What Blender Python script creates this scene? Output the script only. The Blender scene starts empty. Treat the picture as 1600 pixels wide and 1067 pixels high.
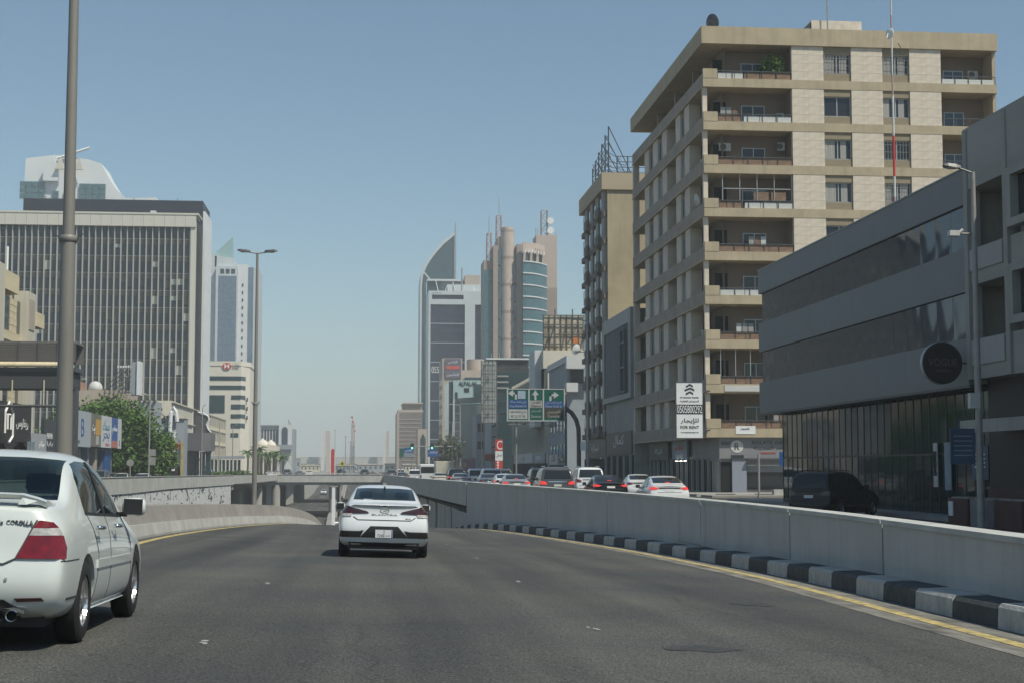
import bpy, bmesh, math, random
from math import sin, cos, tan, pi, radians, atan, atan2, sqrt, floor, ceil
from mathutils import Vector, Matrix
from mathutils.bvhtree import BVHTree

random.seed(7)
SC = bpy.context.scene
COL = SC.collection
R = radians

# ------------------------------------------------------------------ camera
F_PX = 2400.0                       # focal length in pixels of the 1600 px wide photograph
EYE = Vector((0.0, 0.0, 2.0))       # street level is about z = 0
PITCH = atan((730 - 533.5) / F_PX)
YAW = atan(230 / F_PX * cos(PITCH))
cam_d = bpy.data.cameras.new('camera')
cam_d.sensor_width = 36.0
cam_d.lens = F_PX / 1600 * 36.0
cam_d.clip_start = 0.1
cam_d.clip_end = 12000
cam = bpy.data.objects.new('camera', cam_d)
COL.objects.link(cam)
cam.location = EYE
FWD = Vector((sin(YAW) * cos(PITCH), cos(YAW) * cos(PITCH), sin(PITCH)))
RGT = Vector((cos(YAW), -sin(YAW), 0))
UPV = RGT.cross(FWD)
cam.rotation_euler = FWD.to_track_quat('-Z', 'Y').to_euler()
SC.camera = cam

# ------------------------------------------------------------------ sky, sun, exposure
SUN = Vector((0.47, -0.48, 1.0)).normalized()        # towards the sun
elev = math.asin(SUN.z)
world = bpy.data.worlds.new('World')
SC.world = world
world.use_nodes = True
wn = world.node_tree
wn.nodes.clear()
wo = wn.nodes.new('ShaderNodeOutputWorld')
wb = wn.nodes.new('ShaderNodeBackground')
sky = wn.nodes.new('ShaderNodeTexSky')
sky.sky_type = 'NISHITA'
sky.sun_disc = False
sky.sun_elevation = elev
sky.sun_rotation = atan2(SUN.x, SUN.y)
sky.air_density = 1.0
sky.dust_density = 0.35
sky.ozone_density = 2.2
wb.inputs['Strength'].default_value = 0.092
skm = wn.nodes.new('ShaderNodeMix'); skm.data_type = 'RGBA'; skm.blend_type = 'MULTIPLY'; skm.inputs[0].default_value = 1
skm.inputs[7].default_value = (0.91, 1.02, 0.98, 1)            # dusty gulf air: a little greener than clean air
wn.links.new(sky.outputs[0], skm.inputs[6])
wn.links.new(skm.outputs[2], wb.inputs[0])
wn.links.new(wb.outputs[0], wo.inputs[0])

sun_d = bpy.data.lights.new('sun', 'SUN')
sun_d.energy = 4.1
sun_d.angle = R(0.55)
sun_d.color = (1.0, 0.95, 0.82)
sun = bpy.data.objects.new('sun', sun_d)
COL.objects.link(sun)
sun.rotation_euler = (-SUN).to_track_quat('-Z', 'Y').to_euler()

SC.view_settings.view_transform = 'Standard'
SC.view_settings.look = 'None'
SC.view_settings.gamma = 1
SC.view_settings.use_curve_mapping = False
SC.view_settings.exposure = 0.12
SC.cycles.use_denoising = True
SC.cycles.max_bounces = 6
SC.cycles.diffuse_bounces = 3
SC.cycles.glossy_bounces = 3
SC.cycles.transmission_bounces = 4
SC.cycles.transparent_max_bounces = 8
SC.cycles.volume_bounces = 0
SC.cycles.caustics_reflective = False
SC.cycles.caustics_refractive = False

# ------------------------------------------------------------------ helpers
def at(u, v, Y):
    """The point at distance Y ahead that the photograph shows at pixel (u, v)."""
    d = FWD + RGT * ((u - 800) / F_PX) + UPV * ((533.5 - v) / F_PX)
    return EYE + d * (Y / d.y)

def PX(u, Y, v=700):
    return at(u, v, Y).x

def PZ(v, Y, u=800):
    return at(u, v, Y).z

def gz(Y):
    """height of the surface street"""
    if Y < 80: return 0.2
    if Y < 250: return 0.2 - 0.35 * (Y - 80) / 170
    return -0.15

MATS = {}
def mat(name, col, rough=0.75, metal=0.0, var=0.0, scale=3.0, bump=0.0, bscale=40.0, spec=0.5, stain=0.0,
        coat=0.0, emit=None, estr=0.0, trans=0.0, stretch=(1, 1, 1), col2=None, ior=1.45):
    """procedural Principled material: colour broken up by noise, streaks of dirt and a fine relief"""
    if name in MATS: return MATS[name]
    m = bpy.data.materials.new(name)
    m.use_nodes = True
    nt = m.node_tree
    b = nt.nodes['Principled BSDF']
    b.inputs['Base Color'].default_value = (*col, 1)
    b.inputs['Roughness'].default_value = rough
    b.inputs['Metallic'].default_value = metal
    b.inputs['Specular IOR Level'].default_value = spec
    b.inputs['IOR'].default_value = ior
    b.inputs['Coat Weight'].default_value = coat
    b.inputs['Coat Roughness'].default_value = 0.04
    b.inputs['Transmission Weight'].default_value = trans
    if emit:
        b.inputs['Emission Color'].default_value = (*emit, 1)
        b.inputs['Emission Strength'].default_value = estr
    if var or bump or stain:
        tc = nt.nodes.new('ShaderNodeTexCoord')
        mp = nt.nodes.new('ShaderNodeMapping')
        mp.inputs['Scale'].default_value = stretch
        nt.links.new(tc.outputs['Object'], mp.inputs[0])
    src = None
    if var:
        n = nt.nodes.new('ShaderNodeTexNoise')
        n.inputs['Scale'].default_value = scale
        n.inputs['Detail'].default_value = 6
        n.inputs['Roughness'].default_value = 0.62
        nt.links.new(mp.outputs[0], n.inputs['Vector'])
        rp = nt.nodes.new('ShaderNodeValToRGB')
        c2 = col2 or col
        rp.color_ramp.elements[0].position = 0.32
        rp.color_ramp.elements[1].position = 0.68
        rp.color_ramp.elements[0].color = (*[max(0, c * (1 - var)) for c in c2], 1)
        rp.color_ramp.elements[1].color = (*[min(1, c * (1 + var)) for c in col], 1)
        nt.links.new(n.outputs['Fac'], rp.inputs[0])
        src = rp.outputs[0]
    if stain:
        mp2 = nt.nodes.new('ShaderNodeMapping')
        mp2.inputs['Scale'].default_value = (1.3, 1.3, 0.12)
        nt.links.new(tc.outputs['Object'], mp2.inputs[0])
        n2 = nt.nodes.new('ShaderNodeTexNoise')
        n2.inputs['Scale'].default_value = 1.6
        n2.inputs['Detail'].default_value = 7
        n2.inputs['Roughness'].default_value = 0.7
        nt.links.new(mp2.outputs[0], n2.inputs['Vector'])
        r2 = nt.nodes.new('ShaderNodeValToRGB')
        r2.color_ramp.elements[0].position = 0.5
        r2.color_ramp.elements[1].position = 0.72
        r2.color_ramp.elements[0].color = (0, 0, 0, 1)
        r2.color_ramp.elements[1].color = (stain, stain, stain, 1)
        nt.links.new(n2.outputs['Fac'], r2.inputs[0])
        mx = nt.nodes.new('ShaderNodeMix')
        mx.data_type = 'RGBA'
        nt.links.new(r2.outputs[0], mx.inputs[0])
        if src: nt.links.new(src, mx.inputs[6])
        else: mx.inputs[6].default_value = (*col, 1)
        mx.inputs[7].default_value = (*[c * 0.45 for c in col], 1)
        src = mx.outputs[2]
    if src: nt.links.new(src, b.inputs['Base Color'])
    if bump:
        n3 = nt.nodes.new('ShaderNodeTexNoise')
        n3.inputs['Scale'].default_value = bscale
        n3.inputs['Detail'].default_value = 4
        nt.links.new(mp.outputs[0], n3.inputs['Vector'])
        bp = nt.nodes.new('ShaderNodeBump')
        bp.inputs['Strength'].default_value = bump
        bp.inputs['Distance'].default_value = 0.05
        nt.links.new(n3.outputs['Fac'], bp.inputs['Height'])
        nt.links.new(bp.outputs[0], b.inputs['Normal'])
    MATS[name] = m
    return m

class MB:
    """collects solids and builds them as one mesh object"""
    def __init__(s):
        s.v = []; s.f = []
    def add(s, vs, fs):
        o = len(s.v)
        s.v += [tuple(p) for p in vs]
        s.f += [tuple(o + i for i in f) for f in fs]
        return s
    def box(s, x0, x1, y0, y1, z0, z1):
        return s.add([(x0,y0,z0),(x1,y0,z0),(x1,y1,z0),(x0,y1,z0),(x0,y0,z1),(x1,y0,z1),(x1,y1,z1),(x0,y1,z1)],
                     [(3,2,1,0),(4,5,6,7),(0,1,5,4),(1,2,6,5),(2,3,7,6),(3,0,4,7)])
    def prism(s, poly, z0, z1, axis='z'):
        """polygon extruded along an axis; poly in the other two coordinates (x,y), (x,z) for y, (y,z) for x"""
        n = len(poly)
        def P(p, t):
            return (p[0], p[1], t) if axis == 'z' else ((p[0], t, p[1]) if axis == 'y' else (t, p[0], p[1]))
        vs = [P(p, z0) for p in poly] + [P(p, z1) for p in poly]
        fs = [tuple(range(n))[::-1], tuple(range(n, 2 * n))] + [(i, (i+1) % n, n + (i+1) % n, n + i) for i in range(n)]
        return s.add(vs, fs)
    def tube(s, pts, r, n=8, r2=None, cap=True):
        pts = [Vector(p) for p in pts]
        m = len(pts)
        rings = []
        for i, p in enumerate(pts):
            t = (pts[min(i+1, m-1)] - pts[max(i-1, 0)]).normalized()
            a = t.cross(Vector((0,0,1)) if abs(t.z) < 0.95 else Vector((1,0,0))).normalized()
            b = t.cross(a)
            rr = r if r2 is None else r + (r2 - r) * i / max(1, m - 1)
            rings.append([p + (a * cos(2*pi*k/n) + b * sin(2*pi*k/n)) * rr for k in range(n)])
        vs = [q for ring in rings for q in ring]
        fs = [(i*n+k, i*n+(k+1) % n, (i+1)*n+(k+1) % n, (i+1)*n+k) for i in range(m-1) for k in range(n)]
        if cap: fs += [tuple(range(n))[::-1], tuple(range((m-1)*n, m*n))]
        return s.add(vs, fs)
    def bar(s, a, b, w):
        return s.tube([a, b], w * 0.7, 4)
    def lathe(s, prof, c=(0,0,0), n=24, axis='z', cap=True):
        """prof: list of (radius, height)"""
        vs = []
        for r, h in prof:
            for k in range(n):
                x, y = r * cos(2*pi*k/n), r * sin(2*pi*k/n)
                q = (x, y, h) if axis == 'z' else ((h, x, y) if axis == 'x' else (x, h, y))
                vs.append((c[0]+q[0], c[1]+q[1], c[2]+q[2]))
        m = len(prof)
        fs = [(i*n+k, i*n+(k+1) % n, (i+1)*n+(k+1) % n, (i+1)*n+k) for i in range(m-1) for k in range(n)]
        if cap: fs += [tuple(range(n))[::-1], tuple(range((m-1)*n, m*n))]
        return s.add(vs, fs)
    def ribbon(s, rows):
        """rows of equally many points joined into a sheet"""
        n = len(rows[0])
        vs = [p for r in rows for p in r]
        fs = [(i*n+k, i*n+k+1, (i+1)*n+k+1, (i+1)*n+k) for i in range(len(rows)-1) for k in range(n-1)]
        return s.add(vs, fs)
    def loft(s, rows, caps=True):
        """closed sections joined into a solid"""
        n = len(rows[0]); m = len(rows)
        vs = [p for r in rows for p in r]
        fs = [(i*n+k, i*n+(k+1) % n, (i+1)*n+(k+1) % n, (i+1)*n+k) for i in range(m-1) for k in range(n)]
        if caps: fs += [tuple(range(n))[::-1], tuple(range((m-1)*n, m*n))]
        return s.add(vs, fs)
    def mesh(s, name):
        me = bpy.data.meshes.new(name)
        me.from_pydata(s.v, [], s.f)
        bm = bmesh.new(); bm.from_mesh(me)
        bmesh.ops.recalc_face_normals(bm, faces=bm.faces)
        bm.to_mesh(me); bm.free()
        return me
    def build(s, name, m=None, parent=None, smooth=False, bevel=0):
        me = s.mesh(name)
        return obj(name, me, m, parent, smooth, bevel)

def obj(name, me, m=None, parent=None, smooth=False, bevel=0):
    o = bpy.data.objects.new(name, me)
    COL.objects.link(o)
    if m: 
        if not len(me.materials): me.materials.append(m)
        elif me.materials[0] != m:
            o.material_slots[0].link = 'OBJECT'; o.material_slots[0].material = m
    if parent: o.parent = parent
    if smooth:
        for p in me.polygons: p.use_smooth = True
        if smooth != True: me.set_sharp_from_angle(angle=R(smooth))
    if bevel:
        bv = o.modifiers.new('bevel', 'BEVEL'); bv.width = bevel; bv.segments = 2; bv.limit_method = 'ANGLE'
    return o

def tag(o, label=None, cat=None, group=None, kind=None):
    if label: o['label'] = label
    if cat: o['category'] = cat
    if group: o['group'] = group
    if kind: o['kind'] = kind
    return o

def thing(name, label, cat, loc=(0,0,0), rz=0, group=None):
    o = bpy.data.objects.new(name, None)
    COL.objects.link(o)
    o.location = loc; o.rotation_euler = (0, 0, rz)
    o.empty_display_size = 0.5
    return tag(o, label, cat, group)

def copy_tree(o, parent=None):
    c = o.copy(); COL.objects.link(c)
    if parent: c.parent = parent
    for ch in list(o.children): copy_tree(ch, c)
    return c

def structure(o):
    o['kind'] = 'structure'
    return o

def inst(name, me, m, parent, loc, rot=(0,0,0), scale=(1,1,1)):
    """one more object on a shared mesh"""
    o = obj(name, me, m, parent)
    o.location = loc; o.rotation_euler = rot; o.scale = scale
    return o

UNIT = {}
def unit_box():
    """a shared box, 1 m each way: x 0..1, y 0..1, z 0..1"""
    if 'b' not in UNIT: UNIT['b'] = MB().box(0,1,0,1,0,1).mesh('box')
    return UNIT['b']
def bx(name, m, parent, x0, x1, y0, y1, z0, z1):
    me = unit_box()
    if m.name not in UNIT:
        UNIT[m.name] = me.copy(); UNIT[m.name].materials.clear(); UNIT[m.name].materials.append(m)
    o = bpy.data.objects.new(name, UNIT[m.name]); COL.objects.link(o)
    o.parent = parent
    o.location = (x0, y0, z0); o.scale = (x1-x0, y1-y0, z1-z0)
    return o

# ------------------------------------------------------------------ lettering
AR = {'ا':(0xFE8D,0),'أ':(0xFE83,0),'إ':(0xFE87,0),'آ':(0xFE81,0),'ب':(0xFE8F,1),'ة':(0xFE93,0),'ت':(0xFE95,1),'ث':(0xFE99,1),'ج':(0xFE9D,1),
      'ح':(0xFEA1,1),'خ':(0xFEA5,1),'د':(0xFEA9,0),'ذ':(0xFEAB,0),'ر':(0xFEAD,0),'ز':(0xFEAF,0),'س':(0xFEB1,1),'ش':(0xFEB5,1),'ص':(0xFEB9,1),
      'ض':(0xFEBD,1),'ط':(0xFEC1,1),'ظ':(0xFEC5,1),'ع':(0xFEC9,1),'غ':(0xFECD,1),'ف':(0xFED1,1),'ق':(0xFED5,1),'ك':(0xFED9,1),'ل':(0xFEDD,1),
      'م':(0xFEE1,1),'ن':(0xFEE5,1),'ه':(0xFEE9,1),'و':(0xFEED,0),'ى':(0xFEEF,0),'ي':(0xFEF1,1)}
def shape_ar(s):
    """joined letter forms in reading order right to left"""
    out = []
    for w in s.split(' '):
        r = []
        for i, c in enumerate(w):
            if c not in AR: r.append(c); continue
            base, dual = AR[c]
            prev = i > 0 and w[i-1] in AR and AR[w[i-1]][1]
            nxt = i + 1 < len(w) and w[i+1] in AR and dual
            if dual: k = 3 if prev and nxt else (2 if nxt else (1 if prev else 0))
            else: k = 1 if prev else 0
            r.append(chr(base + k))
        out.append(''.join(reversed(r)))
    return ' '.join(reversed(out))

def text_mesh(s, width=None, height=1.0, depth=0.02, arabic=False):
    c = bpy.data.curves.new('lettering', 'FONT')
    c.body = shape_ar(s) if arabic else s
    c.extrude = 0; c.resolution_u = 3
    o = bpy.data.objects.new('lettering', c); COL.objects.link(o)
    dg = bpy.context.evaluated_depsgraph_get()
    me = bpy.data.meshes.new_from_object(o.evaluated_get(dg))
    bpy.data.objects.remove(o); bpy.data.curves.remove(c)
    me.materials.clear()
    if not len(me.vertices): return me
    xs = [v.co.x for v in me.vertices]; ys = [v.co.y for v in me.vertices]
    x0, x1, y0, y1 = min(xs), max(xs), min(ys), max(ys)
    k = height / (y1 - y0)
    kx = k if width is None else width / (x1 - x0)
    for v in me.vertices:
        v.co = ((v.co.x - (x0+x1)/2) * kx, 0, (v.co.y - y0) * k)
    bm = bmesh.new(); bm.from_mesh(me)
    g = bmesh.ops.extrude_face_region(bm, geom=list(bm.faces))
    for e in g['geom']:
        if isinstance(e, bmesh.types.BMVert): e.co.y -= depth
    bmesh.ops.recalc_face_normals(bm, faces=bm.faces)
    bm.to_mesh(me); bm.free()
    return me

def text(s, m, parent, loc, height, width=None, rz=0, depth=0.02, arabic=False, name='lettering'):
    """raised lettering facing -y (turned by rz), centred on loc, standing on loc.z"""
    me = text_mesh(s, width, height, depth, arabic)
    o = obj(name, me, m, parent)
    o.location = loc; o.rotation_euler = (0, 0, rz)
    return o

# ------------------------------------------------------------------ materials
ASPHALT_N = None
def asphalt(name, col, speck=0.5):
    m = mat(name, col, 0.86)
    nt = m.node_tree; b = nt.nodes['Principled BSDF']
    tc = nt.nodes.new('ShaderNodeTexCoord')
    def noise(sc, det, vec=None, stretch=None):
        n = nt.nodes.new('ShaderNodeTexNoise')
        n.inputs['Scale'].default_value = sc; n.inputs['Detail'].default_value = det
        if stretch:
            mp = nt.nodes.new('ShaderNodeMapping'); mp.inputs['Scale'].default_value = stretch
            nt.links.new(tc.outputs['Object'], mp.inputs[0]); nt.links.new(mp.outputs[0], n.inputs['Vector'])
        else: nt.links.new(tc.outputs['Object'], n.inputs['Vector'])
        return n
    def ramp(src, a, ca, c, cc):
        r = nt.nodes.new('ShaderNodeValToRGB')
        r.color_ramp.elements[0].position = a; r.color_ramp.elements[0].color = (*ca, 1)
        r.color_ramp.elements[1].position = c; r.color_ramp.elements[1].color = (*cc, 1)
        nt.links.new(src, r.inputs[0]); return r.outputs[0]
    def mul(x, y):
        mx = nt.nodes.new('ShaderNodeMix'); mx.data_type = 'RGBA'; mx.blend_type = 'MULTIPLY'; mx.inputs[0].default_value = 1
        nt.links.new(x, mx.inputs[6]); nt.links.new(y, mx.inputs[7]); return mx.outputs[2]
    big = ramp(noise(0.30, 6).outputs['Fac'], 0.3, [col[0]*0.78, col[1]*0.80, col[2]*0.83], 0.7, [col[0]*1.28, col[1]*1.2, col[2]*1.1])
    track = ramp(noise(0.9, 3, stretch=(1.0, 0.03, 1)).outputs['Fac'], 0.36, (0.64, 0.65, 0.66), 0.62, (1.10, 1.08, 1.04))
    sp = ramp(noise(52, 3).outputs['Fac'], 0.36, (1-speck,)*3, 0.66, (1+speck,)*3)
    fine = ramp(noise(150, 2).outputs['Fac'], 0.36, (1-speck,)*3, 0.68, (1+speck*1.1,)*3)
    # each lane carries a darker oily strip down its middle and paler wheel tracks
    sx = nt.nodes.new('ShaderNodeSeparateXYZ'); nt.links.new(tc.outputs['Object'], sx.inputs[0])
    nw = nt.nodes.new('ShaderNodeMath'); nw.operation = 'MULTIPLY_ADD'; nw.inputs[1].default_value = 0.7; nt.links.new(noise(0.15, 3).outputs['Fac'], nw.inputs[0]); nt.links.new(sx.outputs[0], nw.inputs[2])
    ad = nt.nodes.new('ShaderNodeMath'); ad.operation = 'ADD'; ad.inputs[1].default_value = -0.75; nt.links.new(nw.outputs[0], ad.inputs[0])
    pp = nt.nodes.new('ShaderNodeMath'); pp.operation = 'PINGPONG'; pp.inputs[1].default_value = 1.75; nt.links.new(ad.outputs[0], pp.inputs[0])
    lane = ramp(pp.outputs[0], 0.0, (0.80, 0.80, 0.81), 0.55, (1.04, 1.03, 1.01))
    big = mul(big, lane)
    # old cracks: thin dark meandering lines
    nz = noise(0.8, 4); av = nt.nodes.new('ShaderNodeMix'); av.data_type = 'RGBA'; av.inputs[0].default_value = 0.35
    nt.links.new(tc.outputs['Object'], av.inputs[6]); nt.links.new(nz.outputs['Color'], av.inputs[7])
    vo = nt.nodes.new('ShaderNodeTexVoronoi'); vo.feature = 'DISTANCE_TO_EDGE'; vo.inputs['Scale'].default_value = 0.32
    nt.links.new(av.outputs[2], vo.inputs['Vector'])
    crack = ramp(vo.outputs['Distance'], 0.0, (0.75,)*3, 0.005, (1,)*3)
    nt.links.new(mul(mul(mul(mul(big, track), sp), fine), crack), b.inputs['Base Color'])
    bp = nt.nodes.new('ShaderNodeBump'); bp.inputs['Strength'].default_value = 0.35; bp.inputs['Distance'].default_value = 0.02
    nt.links.new(noise(70, 4).outputs['Fac'], bp.inputs['Height']); nt.links.new(bp.outputs[0], b.inputs['Normal'])
    return m

M_ROAD = asphalt('worn_asphalt', (0.076, 0.080, 0.078), 0.6)
M_STREET = asphalt('street_asphalt', (0.06, 0.06, 0.06), 0.3)
M_SAND = mat('sandy_dust', (0.30, 0.27, 0.22), 0.95, var=0.25, scale=1.5)
M_GROUND = mat('dry_ground', (0.22, 0.20, 0.17), 0.95, var=0.3, scale=0.2)
M_CONC = mat('grey_concrete', (0.40, 0.395, 0.37), 0.85, var=0.10, scale=0.5, bump=0.25, bscale=30, stain=0.4)
M_WALLC = mat('ramp_wall_concrete', (0.46, 0.455, 0.43), 0.85, var=0.07, scale=0.4, bump=0.25, bscale=30, stain=0.3)
M_CONC_L = mat('pale_concrete', (0.46, 0.46, 0.43), 0.85, var=0.14, scale=0.7, bump=0.2, bscale=30, stain=0.35)
M_PAVE = mat('paving_concrete', (0.32, 0.30, 0.27), 0.9, var=0.15, scale=1.2)
M_YELLOW = mat('yellow_road_paint', (0.46, 0.36, 0.13), 0.85, var=0.45, scale=7, bump=0.2, col2=(.30,.26,.17))
M_WHITE_P = mat('white_road_paint', (0.33, 0.34, 0.33), 0.8, var=0.25, scale=5)
M_KERB_W = mat('kerb_white', (0.42, 0.42, 0.395), 0.85, var=0.2, scale=5, bump=0.3, bscale=25, stain=0.3)
M_KERB_B = mat('kerb_black', (0.06, 0.065, 0.066), 0.85, var=0.3, scale=5, bump=0.3, bscale=25)
M_STEEL = mat('galvanised_steel', (0.34, 0.33, 0.31), 0.55, 0.25, var=0.12, scale=3)
M_STEEL_D = mat('dark_steel', (0.10, 0.105, 0.11), 0.5, 0.4)
M_POLE = mat('painted_pole_steel', (0.24, 0.225, 0.20), 0.55, 0.15, var=0.12, scale=2, stretch=(1,1,0.2))
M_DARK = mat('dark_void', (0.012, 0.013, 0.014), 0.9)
M_BLACK = mat('black_plastic', (0.015, 0.015, 0.016), 0.45)
M_WHITE = mat('white_paint', (0.74, 0.75, 0.74), 0.6, var=0.05, scale=2)
M_RED = mat('red_sign_paint', (0.52, 0.045, 0.035), 0.5)
M_SIGNW = mat('reflective_sheet', (0.50, 0.52, 0.51), 0.5)
M_LETTER = mat('white_lettering', (0.80, 0.80, 0.78), 0.5)
M_LETTER_D = mat('dark_lettering', (0.03, 0.035, 0.04), 0.5)
M_GLASS_D = mat('dark_window_glass', (0.025, 0.03, 0.035), 0.06, spec=0.6, var=0.3, scale=0.6)
M_GLASS_B = mat('blue_tinted_glass', (0.025, 0.042, 0.075), 0.08, spec=0.8, var=0.25, scale=0.12)
M_GLASS_T = mat('teal_tinted_glass', (0.05, 0.125, 0.145), 0.10, spec=0.7, var=0.2, scale=0.1)
M_CURTAIN = mat('curtain_cloth', (0.34, 0.33, 0.31), 0.9, var=0.35, scale=3, stretch=(6,1,0.2))
M_SIGN_G = mat('traffic_sign_green', (0.006, 0.105, 0.075), 0.4)
M_SIGN_B = mat('traffic_sign_blue', (0.02, 0.09, 0.28), 0.4)
# ------------------------------------------------------------------ setting: road, ramp, walls, street
def lerp_tab(tab, y):
    if y <= tab[0][0]: return tab[0][1]
    for (a, va), (b, vb) in zip(tab, tab[1:]):
        if y <= b:
            t = (y - a) / (b - a); return va + (vb - va) * t
    return tab[-1][1]
def smooth_tab(tab, y, w=6.0):
    n = 7
    return sum(lerp_tab(tab, y + (k - n//2) / (n//2) * w) for k in range(n)) / n

Z_PROF = [(-80, 1.4), (-20, 0.98), (0, 0.85), (66, -0.47), (76, -0.80), (150, -6.0), (185, -6.4), (430, -6.4), (620, -0.1), (680, -0.1)]
MED = [(-60, -4.6), (0, -5.1), (27, -5.45), (41, -6.0), (54, -5.6), (63, -4.75), (73, -3.65), (85, -2.8), (105, -2.7), (130, -3.0), (255, -5.2), (450, -6.0), (680, -6.5)]
RWALL = [(-60, 6.0), (0, 6.3), (14, 6.75), (20, 7.35), (28, 7.8), (41, 7.75), (56, 6.95), (68, 6.05), (81, 5.3), (126, 4.1), (200, 3.4), (262, 3.2), (680, 3.0)]
LWALL = [(-60, -23.02), (60, -22.32), (130, -21.12), (204.2, -17.4), (204.6, -21.2), (300, -19.0), (450, -15.0), (680, -14.6)]
DECK_L = [(-60, -22.9), (60, -22.2), (130, -21.0), (206, -17.2), (262, -14.6)]
def zc(y): return smooth_tab(Z_PROF, y, 7)
def xm(y): return smooth_tab(MED, y, 5)
def xr(y): return smooth_tab(RWALL, y, 5)
def zroad(x, y):
    c = -0.03 if y < 90 else -0.03 * max(0, 1 - (y - 90) / 60)
    return zc(y) + c * max(-8.0, min(8.5, x))

YS = [-60 + 3 * k for k in range(47)] + [84 + 6 * k for k in range(100)]
rows = []
for y in YS:
    a, b = lerp_tab(LWALL, y) - 0.3, xr(y) + 0.3
    rows.append([(a + (b - a) * k / 14, y, zroad(a + (b - a) * k / 14, y)) for k in range(15)])
structure(MB().ribbon(rows).build('road', M_ROAD, smooth=True))

# dust that gathers between the edge line and the kerb, and the yellow edge lines
KERB_W = 0.42
rows, rows2, rows3 = [], [], []
for y in [-30 + 1.5 * k for k in range(90)]:
    if y > 100: break
    e = xr(y) - 0.02 - KERB_W
    rows.append([(x, y, zroad(x, y) + 0.004) for x in (e - 0.9, e - 0.4, e + 0.1)])
    rows2.append([(x, y, zroad(x, y) + 0.008) for x in (e - 0.58, e - 0.40)])
    if y > 8:
        m_ = xm(y) + 0.36
        rows3.append([(x, y, zroad(x, y) + 0.008) for x in (m_ + 0.25, m_ + 0.45)])
M_DUST = mat('road_edge_dust', (0.19, 0.18, 0.155), 0.95, var=0.4, scale=3.5, bump=0.3, stretch=(1, .25, 1), col2=(.12, .115, .10))
structure(MB().ribbon(rows).build('road_edge_dust', M_DUST))
structure(MB().ribbon(rows2).build('edge_line', M_YELLOW))
structure(MB().ribbon(rows3).build('edge_line', M_YELLOW))

# worn lane dashes of our carriageway
mb = MB()
for x, y0 in ((-1.2, 12.1), (-1.25, 20.5), (-1.25, 43), (2.15, 14.2), (2.25, 22.5), (2.3, 31.5), (2.2, 41), (2.0, 51), (-1.3, 55)):
    for k in range(3):
        xx = x + random.uniform(-.04, .04); w = random.uniform(.02, .05); yy = y0 + k * 0.10 + (k == 2) * .07 + random.uniform(0, .05)
        mb.ribbon([[(xx - w, yy, zroad(xx - w, yy) + .005), (xx + w * .5, yy, zroad(xx + w * .5, yy) + .005)],
                   [(xx - w * .8, yy + .1, zroad(xx - w, yy + .1) + .005), (xx + w * .6, yy + .1, zroad(xx + w * .6, yy + .1) + .005)]])
structure(mb.build('lane_marking', M_WHITE_P))
# tar-patched repair and an old cut across the lane
mb = MB()
for pts in [[(cx + rx * (1 + .25 * sin(3 * a + cx)) * cos(a), cy + ry * (1 + .2 * cos(5 * a)) * sin(a)) for a in [2 * pi * k / 18 for k in range(18)]] for cx, cy, rx, ry in ((2.75, 12.6, .3, .28), (4.75, 18.6, .25, .35))]:
    n = len(pts)
    mb.add([(x, y, zroad(x, y) + 0.004) for x, y in pts], [tuple(range(n))])
structure(mb.build('road_patch', mat('tar_patch', (0.045, 0.047, 0.047), 0.85, var=0.3, scale=6, bump=0.3)))

# black and white kerb along the wall: each block is a piece
kerb = thing('kerb', 'black and white painted kerb running along the foot of the grey ramp wall', 'kerb')
y = 5.0; k = 0
while y < 84:
    L = 1.5
    a0, a1 = xr(y) - 0.02 - KERB_W, xr(y + L) - 0.02 - KERB_W
    b0, b1 = xr(y) + 0.05, xr(y + L) + 0.05
    z0, z1 = zroad(a0, y), zroad(a1, y + L)
    h = 0.25 + random.uniform(-.012, .012)
    yy = y + 0.012; y2 = y + L - 0.012
    mb = MB()
    rows = []
    for (xa, xb, z, q) in ((a0, b0, z0, yy), (a1, b1, z1, y2)):
        rows.append([(xa, q, z - .1), (xa + .015, q, z + h - .04), (xa + .05, q, z + h), (xb, q, z + h + .01), (xb, q, z - .1)])
    mb.loft(rows)
    mb.build('kerb_block', M_KERB_B if k % 2 else M_KERB_W, kerb)
    y += L; k += 1

# the ramp wall on the street side: cast panels with joints and a coping
def zw(y): return lerp_tab([(-60, 1.26), (81, 1.26), (262, 0.8)], y)
rw = thing('retaining_wall', 'long grey concrete wall panels beside the kerb, between ramp and street', 'wall')
joints = [-20, 2, 15.7, 21.6, 27.5, 35.3, 47, 57.5, 66, 74, 81]
for a, b in zip(joints, joints[1:]):
    ys = [a + 0.03 + (b - a - 0.06) * k / 6 for k in range(7)]
    MB().loft([[(xr(y), y, -7), (xr(y), y, zw(y) - .07), (xr(y) + .3, y, zw(y) - .07), (xr(y) + .3, y, -7)] for y in ys]).build('wall_panel', M_WALLC, rw)
    MB().loft([[(xr(y) - .03, y, zw(y) - .068), (xr(y) - .03, y, zw(y)), (xr(y) + .33, y, zw(y) + .004), (xr(y) + .33, y, zw(y) - .068)] for y in ys]).build('coping', M_CONC_L, rw)
ys = [-20 + 5 * k for k in range(21)]
MB().loft([[(xr(y) + .04, y, -7), (xr(y) + .04, y, zw(y) - .1), (xr(y) + .28, y, zw(y) - .1), (xr(y) + .28, y, -7)] for y in ys]).build('wall_core', M_DARK, rw)

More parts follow.
